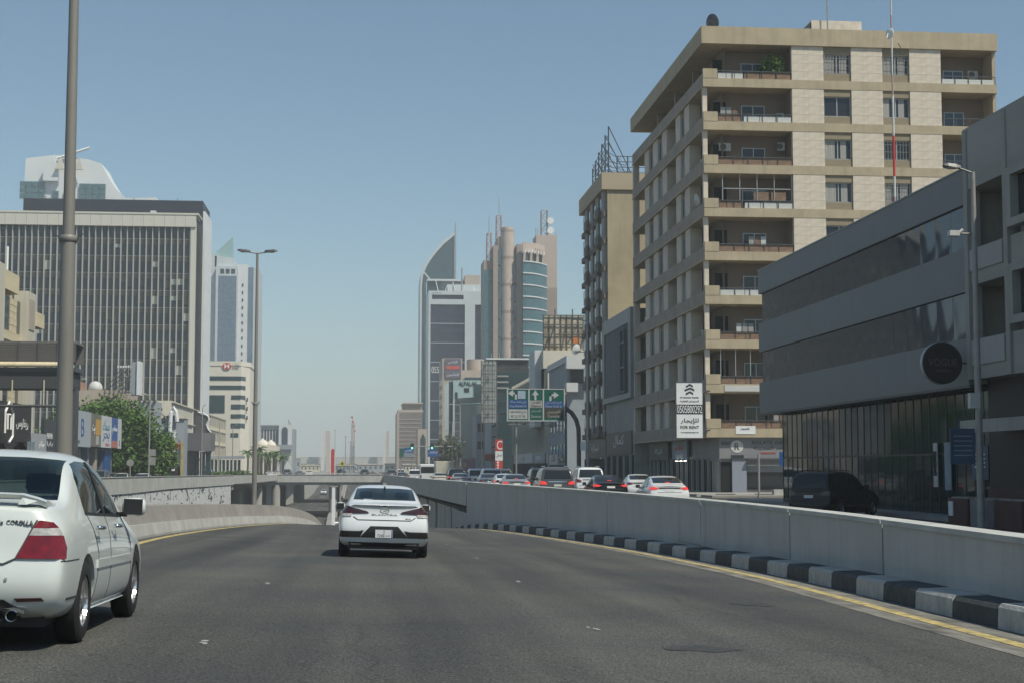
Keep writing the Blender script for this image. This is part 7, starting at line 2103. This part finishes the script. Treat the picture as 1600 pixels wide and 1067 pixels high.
# ------------------------------------------------------------------ street furniture
def ring(parent, z, r, name='collar'):
    MB().lathe([(r, z - .06), (r * 1.12, z - .03), (r * 1.12, z + .03), (r, z + .06)], n=16).build(name, M_POLE, parent, smooth=40)
def lamp_head(parent, x, z, dirx, m=None, L=.95):
    h = MB()
    h.loft([[(x + dirx * a, -w, z + b), (x + dirx * a, w, z + b), (x + dirx * a, w * .8, z + b + t), (x + dirx * a, -w * .8, z + b + t)] for a, w, b, t in ((0, .07, 0, .07), (.15, .15, -.01, .11), (L * .8, .16, .03, .10), (L, .1, .06, .05))])
    o = h.build('lamp_head', m or M_STEEL, parent)
    MB().box(min(x + dirx * .2, x + dirx * L * .75), max(x + dirx * .2, x + dirx * L * .75), -.11, .11, z - .02, z + .0).build('lamp_lens', M_AC, o)
    return o

# the tall post on the median beside the pearl saloon
D0 = 30.0
x0 = PX(101.5, D0, 600); zb0 = zroad(-5.9, D0) + .34
p = thing('lamp_post', 'thick tall grey brown lamp post rising out of view behind the pearl saloon', 'lamp post', (x0, D0, zb0), group='lamp posts on the median')
zj = PZ(383, D0) - zb0
MB().tube([(0, 0, 0), (0, 0, zj)], .168, 20, .135).build('pole', M_POLE, p, smooth=40)
MB().tube([(0, 0, zj - .02), (0, 0, 14.2)], .115, 20, .075).build('pole', M_POLE, p, smooth=40)
ring(p, zj, .150)
MB().box(-.27, .27, -.27, .27, .0, .04).build('base_plate', M_STEEL_D, p)
MB().box(-.09, .09, -.178, -.150, .7, 1.2).build('hatch', M_STEEL, p)
for s in (-1, 1):
    MB().bar((0, 0, 14.1), (s * 1.9, 0, 14.3), .08).build('arm', M_STEEL, p); lamp_head(p, s * 1.8, 14.25, s)
    MB().tube([(s * .14, 0, zj - .1), (s * .2, 0, zj + .05), (s * .28, 0, zj + .1)], .012, 5).build('cable_hook', M_STEEL_D, p)
D0 = 76.0
x0 = PX(399.5, D0, 600); zb0 = PZ(797, D0)
p = thing('lamp_post', 'slim lamp post with two short arms standing on the curve of the median barrier', 'lamp post', (x0, D0, zb0 - .3), group='lamp posts on the median')
zt = PZ(401, D0) - zb0 + .3; zj = PZ(632, D0) - zb0 + .3
MB().tube([(0, 0, 0), (0, 0, zj)], .125, 14, .11).build('pole', M_POLE, p, smooth=40); MB().tube([(0, 0, zj), (0, 0, zt)], .095, 14, .06).build('pole', M_POLE, p, smooth=40)
ring(p, zj, .12)
for s in (-1, 1):
    MB().bar((0, 0, zt - .02), (s * .5, 0, zt + .06), .05).build('arm', M_STEEL, p); lamp_head(p, s * .35, zt + .05, s, M_STEEL_D, .62)
    MB().tube([(s * .1, 0, zj - .05), (s * .2, 0, zj + .12)], .015, 5).build('cable_hook', M_STEEL_D, p)
MB().box(-.03, .03, -.13, -.1, .6, 1.0).build('hatch', M_STEEL, p)

# street lamp posts in front of the buildings
def side_lamp(label, u, D0, vtop, uhead, vhead, arm2=None, r=.1):
    x0 = PX(u, D0, 600)
    p = thing('street_lamp', label, 'street lamp', (x0, D0, gz(D0)), group='street lamps on the pavement')
    zt = PZ(vtop, D0) - gz(D0)
    dx = PX(uhead, D0, 600) - x0; zh = PZ(vhead, D0) - gz(D0)
    MB().tube([(0, 0, 0), (0, 0, zt)], r, 14, r * .6).build('pole', M_STEEL, p, smooth=40)
    MB().bar((0, 0, zt - .03), (dx * .5, 0, zh), .05).build('arm', M_STEEL, p)
    lamp_head(p, dx * .45, zh, -1 if dx < 0 else 1, M_STEEL, abs(dx) * .6)
    MB().box(-.2, .2, -.2, .2, 0, .05).build('base_plate', M_STEEL_D, p)
    if arm2:
        z2 = PZ(arm2[1], D0) - gz(D0); d2 = PX(arm2[0], D0, 600) - x0
        MB().bar((0, 0, z2), (d2, 0, z2), .04).build('arm', M_STEEL, p)
        f = MB(); f.box(d2 - .32, d2 - .02, -.12, .1, z2 - .08, z2 + .08); f.build('flood_light', M_AC, p)
        MB().tube([(d2 - .02, 0, z2), (d2 + .12, 0, z2 + .12)], .05, 6).build('camera', M_AC, p)
    return p
p = side_lamp('tall grey street lamp with a floodlight bracket before the dark concrete building', 1528, 44, 256, 1484, 250, (1504, 355), .115)
MB().box(-.28, .02, -.1, .1, 3.55, 4.0).build('meter_box', M_AC, p)
MB().box(-.9, -.15, -.05, .0, 1.9, 2.95).build('notice_board', M_POSTB, p)
for q in range(5): MB().box(-.8, -.25, -.056, -.051, 2.15 + q * .14, 2.18 + q * .14).build('notice_line', M_TEALSH, p)
p = side_lamp('pale street lamp with a white box beside the tall tan blocks', 918, 118, 501, 893, 499, (905, 549), .12)
MB().box(-.55, -.14, -.15, .15, PZ(703, 118) - gz(118), PZ(689, 118) - gz(118)).build('meter_box', M_WHITE, p)
MB().box(.1, .16, -.2, .2, 1.2, 2.6).build('street_plate', M_SIGN_B, p)
side_lamp('thin pale street lamp among the far shop boards under the mint green building', 707, 315, 660, 690, 658, None, .16)
side_lamp('second thin street lamp beside the mint green building', 719, 330, 634, 701, 632, None, .16)
def left_lamp(label, u, D0, vtop, uh, vh, r=.11):
    p = side_lamp(label, u, D0, vtop, uh, vh, None, r); p['group'] = 'street lamps on the far pavement'; p.location.z = .0; return p
left_lamp('thin grey street lamp between the tall lamp post and the white shop board', 117, 143, 592, 135, 595)
p = left_lamp('grey street lamp with small plates between the two trees', 235, 178, 620, 222, 618)
for v0, v1 in ((702, 712), (714, 726)): MB().box(-.1, .75, -.06, -.02, PZ(v1, 178), PZ(v0, 178)).build('street_plate', M_STEEL, p)
left_lamp('slender street lamp before the dark portal sign', 317, 240, 640, 322, 636)
left_lamp('slender street lamp before the low cream office', 344, 300, 660, 338, 658, .13)
left_lamp('slender street lamp before the bank entrance', 365, 312, 668, 372, 666, .13)
p = thing('traffic_sign', 'small grey road sign seen from behind under the big tree', 'road sign', (PX(204, 165), 165, 0))
MB().tube([(0, 0, 0), (0, 0, 2.6)], .06, 8).build('post', M_STEEL, p); MB().lathe([(.38, 0), (.38, .03)], c=(0, -.06, 2.5), axis='y', n=20).build('sign_face', M_STEEL, p)

# direction sign hung from a curved arm
D0 = 150.0
X_ = lambda u: PX(u, D0, 640)
Z_ = lambda v: PZ(v, D0)
g = thing('direction_sign', 'large green three panel direction sign hung from a curved grey arm over the street', 'road sign', (0, 0, 0))
board = MB().box(X_(793), X_(881), D0, D0 + .12, Z_(656), Z_(608)).build('sign_board', M_SIGN_G, g)
f = MB(); t_ = .13
for a, c in ((792, None), (825.5, None), (848, None), (881, None)): f.box(X_(a), X_(a) + t_, D0 - .03, D0 + .14, Z_(657), Z_(607))
f.box(X_(792), X_(881) + t_, D0 - .028, D0 + .138, Z_(657.5), Z_(656)); f.box(X_(792), X_(881) + t_, D0 - .028, D0 + .138, Z_(608), Z_(606.7))
f.build('sign_border', M_SIGNW, g)
def panel(u0, u1, v0, v1, m): bx('sign_panel', m, g, X_(u0), X_(u1), D0 - .02, D0 - .002, Z_(v1), Z_(v0))
panel(795, 824, 624, 637.5, M_SIGN_B); panel(795, 824, 639, 654, M_SIGNW); panel(809, 821, 610, 622.5, mat('pale_blue_patch', (.35, .45, .55), .5))
panel(828, 847, 625, 636.5, M_KERB_W); panel(850.5, 880, 626, 636.5, M_SIGN_B); panel(850.5, 880, 637, 652, mat('sign_brown', (.06, .055, .04), .5))
def glyph(pts, w=.16):
    mb = MB()
    for a, c in zip(pts, pts[1:]): mb.box(min(X_(a[0]), X_(c[0])) - w / 2, max(X_(a[0]), X_(c[0])) + w / 2, D0 - .04, D0 - .003, min(Z_(a[1]), Z_(c[1])) - w / 2, max(Z_(a[1]), Z_(c[1])) + w / 2)
    return mb
def arrow(pts, tip, d):
    mb = glyph(pts, .2)
    tx, tz = X_(tip[0]), Z_(tip[1]); s = .34
    tri = {'l': [(tx - s, tz), (tx + s * .5, tz + s), (tx + s * .5, tz - s)], 'r': [(tx + s, tz), (tx - s * .5, tz + s), (tx - s * .5, tz - s)], 'u': [(tx, tz + s), (tx - s, tz - s * .5), (tx + s, tz - s * .5)]}[d]
    mb.prism(tri, D0 - .042, D0 - .003, axis='y'); mb.build('arrow', M_SIGNW, g)
arrow([(806, 622), (806, 614), (800, 614)], (799, 614), 'l'); arrow([(836.5, 623), (836.5, 615)], (836.5, 614), 'u'); arrow([(860, 624), (860, 616.5), (867, 616.5)], (868, 616.5), 'r')
def stext(s, u, v, h, w, m=M_SIGNW, ar=False): text(s, m, g, (X_(u), D0 - .02, Z_(v)), h, w, depth=.015, arabic=ar)
stext('طريق الملك عبدالله', 809.5, 630, .32, 1.6, ar=True); stext('King Abdullah Rd', 809.5, 636.5, .26, 1.6)
stext('شارع الملك فهد', 809.5, 646, .36, 1.6, M_LETTER_D, True); stext('٩٣ U ٧٢ 95', 809.5, 652.5, .3, 1.4, M_LETTER_D)
stext('الظهران', 837.5, 630, .26, .95, M_LETTER_D, True); stext('Dhahran', 837.5, 635.5, .24, .95, M_LETTER_D)
stext('الدمام', 837.5, 645, .36, .9, ar=True); stext('Dammam', 837.5, 652, .28, 1.0)
stext('طريق الامير تركي', 865, 631, .3, 1.6, ar=True); stext('Prince Turki St', 865, 636, .24, 1.6)
stext('الكورنيش', 865, 645.5, .34, 1.3, ar=True); stext('Corniche', 865, 651.5, .26, 1.2)
arm = [(X_(880), D0 + .35, Z_(637)), (X_(886), D0 + .35, Z_(638)), (X_(894), D0 + .35, Z_(644)), (X_(901), D0 + .35, Z_(655)), (X_(904.5), D0 + .35, Z_(668)), (X_(905), D0 + .35, Z_(690)), (X_(905), D0 + .35, gz(D0))]
MB().tube(arm, .22, 14).build('curved_arm', M_STEEL_D, g, smooth=40)
for v in (614, 637, 650): MB().tube([(X_(795), D0 + .25, Z_(v)), (X_(886), D0 + .25, Z_(v))], .07, 8).build('sign_rail', M_STEEL, g)
MB().tube([(X_(884.5), D0 + .3, gz(D0)), (X_(884.5), D0 + .3, Z_(606))], .09, 8).build('thin_post', M_STEEL_D, g)
MB().tube([(X_(807), D0 + .3, gz(D0)), (X_(807), D0 + .3, Z_(656))], .09, 8).build('thin_post', M_STEEL, g)
MB().box(X_(793), X_(835), D0 - .6, D0 - .5, Z_(663), Z_(662)).build('lamp_rail', M_STEEL, g); MB().box(X_(843), X_(879), D0 - .6, D0 - .5, Z_(665), Z_(664)).build('lamp_rail', M_STEEL_D, g)
for u, v in ((819, 662), (860, 664)): MB().prism([(X_(u) - .25, Z_(v - 2)), (X_(u) + .25, Z_(v - 2)), (X_(u), Z_(v + 1))], D0 - .75, D0 - .45, axis='y').build('sign_lamp', M_STEEL_D, g)

# traffic signals on their gantry
D0 = 300.0
s_ = thing('signal_gantry', 'grey traffic signal gantry arm with green lights lit over the junction', 'traffic signal')
MB().tube([(X_(0) * 0 + PX(714, D0), D0, -.15), (PX(714, D0), D0, PZ(696, D0))], .16, 10).build('post', M_STEEL, s_)
MB().tube([(PX(640, D0), D0, PZ(697, D0)), (PX(714, D0), D0, PZ(697, D0))], .11, 8).build('arm', M_STEEL, s_)
M_GREENL = mat('lit_green_signal', (.1, .8, .5), .4, emit=(.15, 1, .65), estr=3)
for u in (644, 675, 696):
    x = PX(u, D0)
    h = MB().box(x - .35, x + .35, D0 - .3, D0 - .12, PZ(701, D0), PZ(692.5, D0)).build('signal_head', M_BLACK, s_)
    for q in range(3): MB().lathe([(.17, 0), (.17, -.03)], c=(x, D0 - .3, PZ(701, D0) + .2 + .36 * q), axis='y', n=14).build('signal_lens', (M_GREENL if q == 0 and u != 696 else M_DARK), h)
bd = bx('name_plate', M_SIGN_B, s_, PX(668, D0), PX(684.5, D0), D0 - .3, D0 - .2, PZ(713, D0), PZ(702, D0))
text('شارع الظهران', M_LETTER, s_, (PX(677, D0), D0 - .3, PZ(709, D0)), .6, 1.7, arabic=True)
D0 = 320.0
s_ = thing('direction_sign', 'small green and blue direction sign on posts beside the signal gantry', 'road sign')
for u0, u1, v0, v1, m in ((624, 631, 700, 713, M_SIGN_G), (631.1, 646, 699, 707, M_SIGN_B), (631.1, 646, 707.2, 713, M_TEALSH)): bx('sign_panel', m, s_, PX(u0, D0), PX(u1, D0), D0, D0 + .15, PZ(v1, D0), PZ(v0, D0))
for u in (626, 644): MB().tube([(PX(u, D0), D0 + .3, -.15), (PX(u, D0), D0 + .3, PZ(700, D0))], .12, 8).build('post', M_STEEL, s_)
text('الخبر', M_LETTER, s_, (PX(638, D0), D0, PZ(706, D0)), .7, 1.4, arabic=True)
# red pillar, warning sign, fence on the deck
D0 = 318.0
s_ = thing('pillar_sign', 'bright red pillar sign with white edges on the bridge deck ahead', 'sign', (PX(520, D0), D0, -.15))
zt = PZ(701, D0) + .15
MB().prism([(-.36, 0), (.36, 0), (.36, zt - .4), (.2, zt), (-.2, zt), (-.36, zt - .4)], -.2, .2, axis='y').build('pillar', M_RED, s_)
for s in (-1, 1): MB().box(min(s * .365, s * .52), max(s * .365, s * .52), -.22, .22, 0, zt - .6).build('white_edge', M_WHITE, s_)
D0 = 300.0
s_ = thing('warning_sign', 'yellow diamond warning sign beside the red pillar', 'road sign', (PX(535, D0), D0, -.15))
MB().tube([(0, .1, 0), (0, .1, 2.2)], .06, 8).build('post', M_STEEL, s_)
zc_ = PZ(724, D0) + .15
MB().prism([(-.62, zc_), (0, zc_ - .62), (.62, zc_), (0, zc_ + .62)], -.03, .03, axis='y').build('sign_face', mat('yellow_sign', (.55, .45, .05), .5), s_)
MB().prism([(-.15, zc_ - .2), (.15, zc_ - .2), (.15, zc_ + .05), (.3, zc_ + .05), (0, zc_ + .35), (-.3, zc_ + .05), (-.15, zc_ + .05)], -.05, -.031, axis='y').build('arrow', M_LETTER_D, s_)
s_ = thing('fence', 'white barred railing standing on the bridge deck before the tiny cars', 'fence', (0, 298, -.15))
xa, xb = PX(478, 298), PX(560, 298); n = 34
for q in range(n + 1): bx('bar', M_WHITEW, s_, xa + (xb - xa) * q / n, xa + (xb - xa) * q / n + .09, 0, .06, .1, 1.05)
bx('rail', M_WHITEW, s_, xa, xb, -.01, .07, 1.052, 1.13)
# post on the gore where the median turns in
D0 = 75.0
x0 = PX(521, D0, 800); zr = zroad(x0, D0)
s_ = thing('marker_post', 'white marker post with a dark plate at the tip of the median barrier', 'post', (x0, D0, zr))
zt = PZ(760, D0) - zr
MB().box(-.08, .08, -.05, .05, -.05, zt).build('post', M_WHITE, s_); MB().box(-.2, .22, -.06, .06, zt, zt + .07).build('post_cap', M_STEEL, s_)
MB().box(.12, .42, .0, .05, zt * .36, zt * .58).build('plate', M_STEEL_D, s_)
MB().box(.28, .36, .1, .16, -.05, zt + .02).build('post', M_STEEL, s_)
MB().bar((.05, 0, .12), (.75, .6, .16), .07).build('foot_rail', M_WHITE, s_)
mb = MB(); pts = [(x0 - .25, D0 - 1.3), (x0 + .9, D0 - 2.0), (x0 + 1.2, D0 + .5), (x0 + .2, D0 + .8)]
mb.add([(x, y, zroad(x, y) + .006) for x, y in pts], [(0, 1, 2, 3)]); structure(mb.build('gore_marking', M_WHITE_P))

# signs and painted kerb at the shop corner
p = thing('sign_post', 'bare grey sign post before the corner shop shutter', 'post', (PX(1185, 93, 700), 93, gz(93)))
MB().tube([(0, 0, 0), (0, 0, PZ(708, 93) - gz(93))], .07, 10).build('post', M_STEEL, p); MB().box(-.05, .05, -.02, .02, PZ(714, 93) - gz(93), PZ(708, 93) - gz(93)).build('sign_edge', M_RED, p)
p = thing('parking_sign', 'small blue wheelchair parking sign between the corner shop and the showroom', 'road sign', (PX(1224.5, 94, 700), 94, gz(94)))
zt = PZ(705, 94) - gz(94)
MB().tube([(0, 0, 0), (0, 0, zt)], .05, 8).build('post', M_STEEL, p)
MB().box(-.3, .3, -.07, -.04, zt - .85, zt).build('sign_face', M_SIGN_B, p)
f = MB(); f.lathe([(.055, 0), (.055, -.02)], c=(-.04, -.071, zt - .18), axis='y', n=10); f.bar((-.04, -.08, zt - .25), (-.02, -.08, zt - .48), .04); f.bar((-.02, -.08, zt - .46), (.14, -.08, zt - .48), .04); f.bar((.14, -.08, zt - .48), (.2, -.08, zt - .64), .04)
f.build('wheelchair_mark', M_LETTER, p)
k_ = thing('kerb', 'painted kerb of long black and white blocks before the corner shop', 'kerb')
for q in range(9):
    a = 20.9 + q * 1.25
    bx('kerb_block', M_KERB_W if q % 2 == 0 else M_KERB_B, k_, a, a + 1.23, 96.0, 96.5, gz(96) - .1, gz(96) + (.45 if q > 3 else .18))
# mast on the showroom roof
D0 = 68.0
m_ = thing('radio_mast', 'thin red and white radio mast before the stone panels of the tan block', 'mast', (PX(1398, D0, 300), D0, 11.55))
zt = PZ(-20, D0) - 11.55
z = 0; k = 0
while z < zt:
    h = .95
    MB().tube([(0, 0, z), (0, 0, min(zt, z + h - .005))], .055 if z < 7.5 else .04, 10).build('mast_section', (M_RED if 3 < k < 6 else (M_RW if k % 3 == 2 else M_AC)), m_); z += h; k += 1
dish('dish_antenna', m_, (-.2, -.12, PZ(38, D0) - 11.55), .26, M_WHITE, rz=R(-70))
MB().tube([(.35, 0, PZ(70, D0) - 11.55), (.42, 0, PZ(58, D0) - 11.55), (.3, 0, PZ(52, D0) - 11.55)], .02, 6).build('cable', M_STEEL_D, m_)
for q in range(3): MB().bar((0, 0, .9), (1.2 * cos(q * 2.1), 1.2 * sin(q * 2.1), 0), .04).build('stay', M_STEEL, m_)
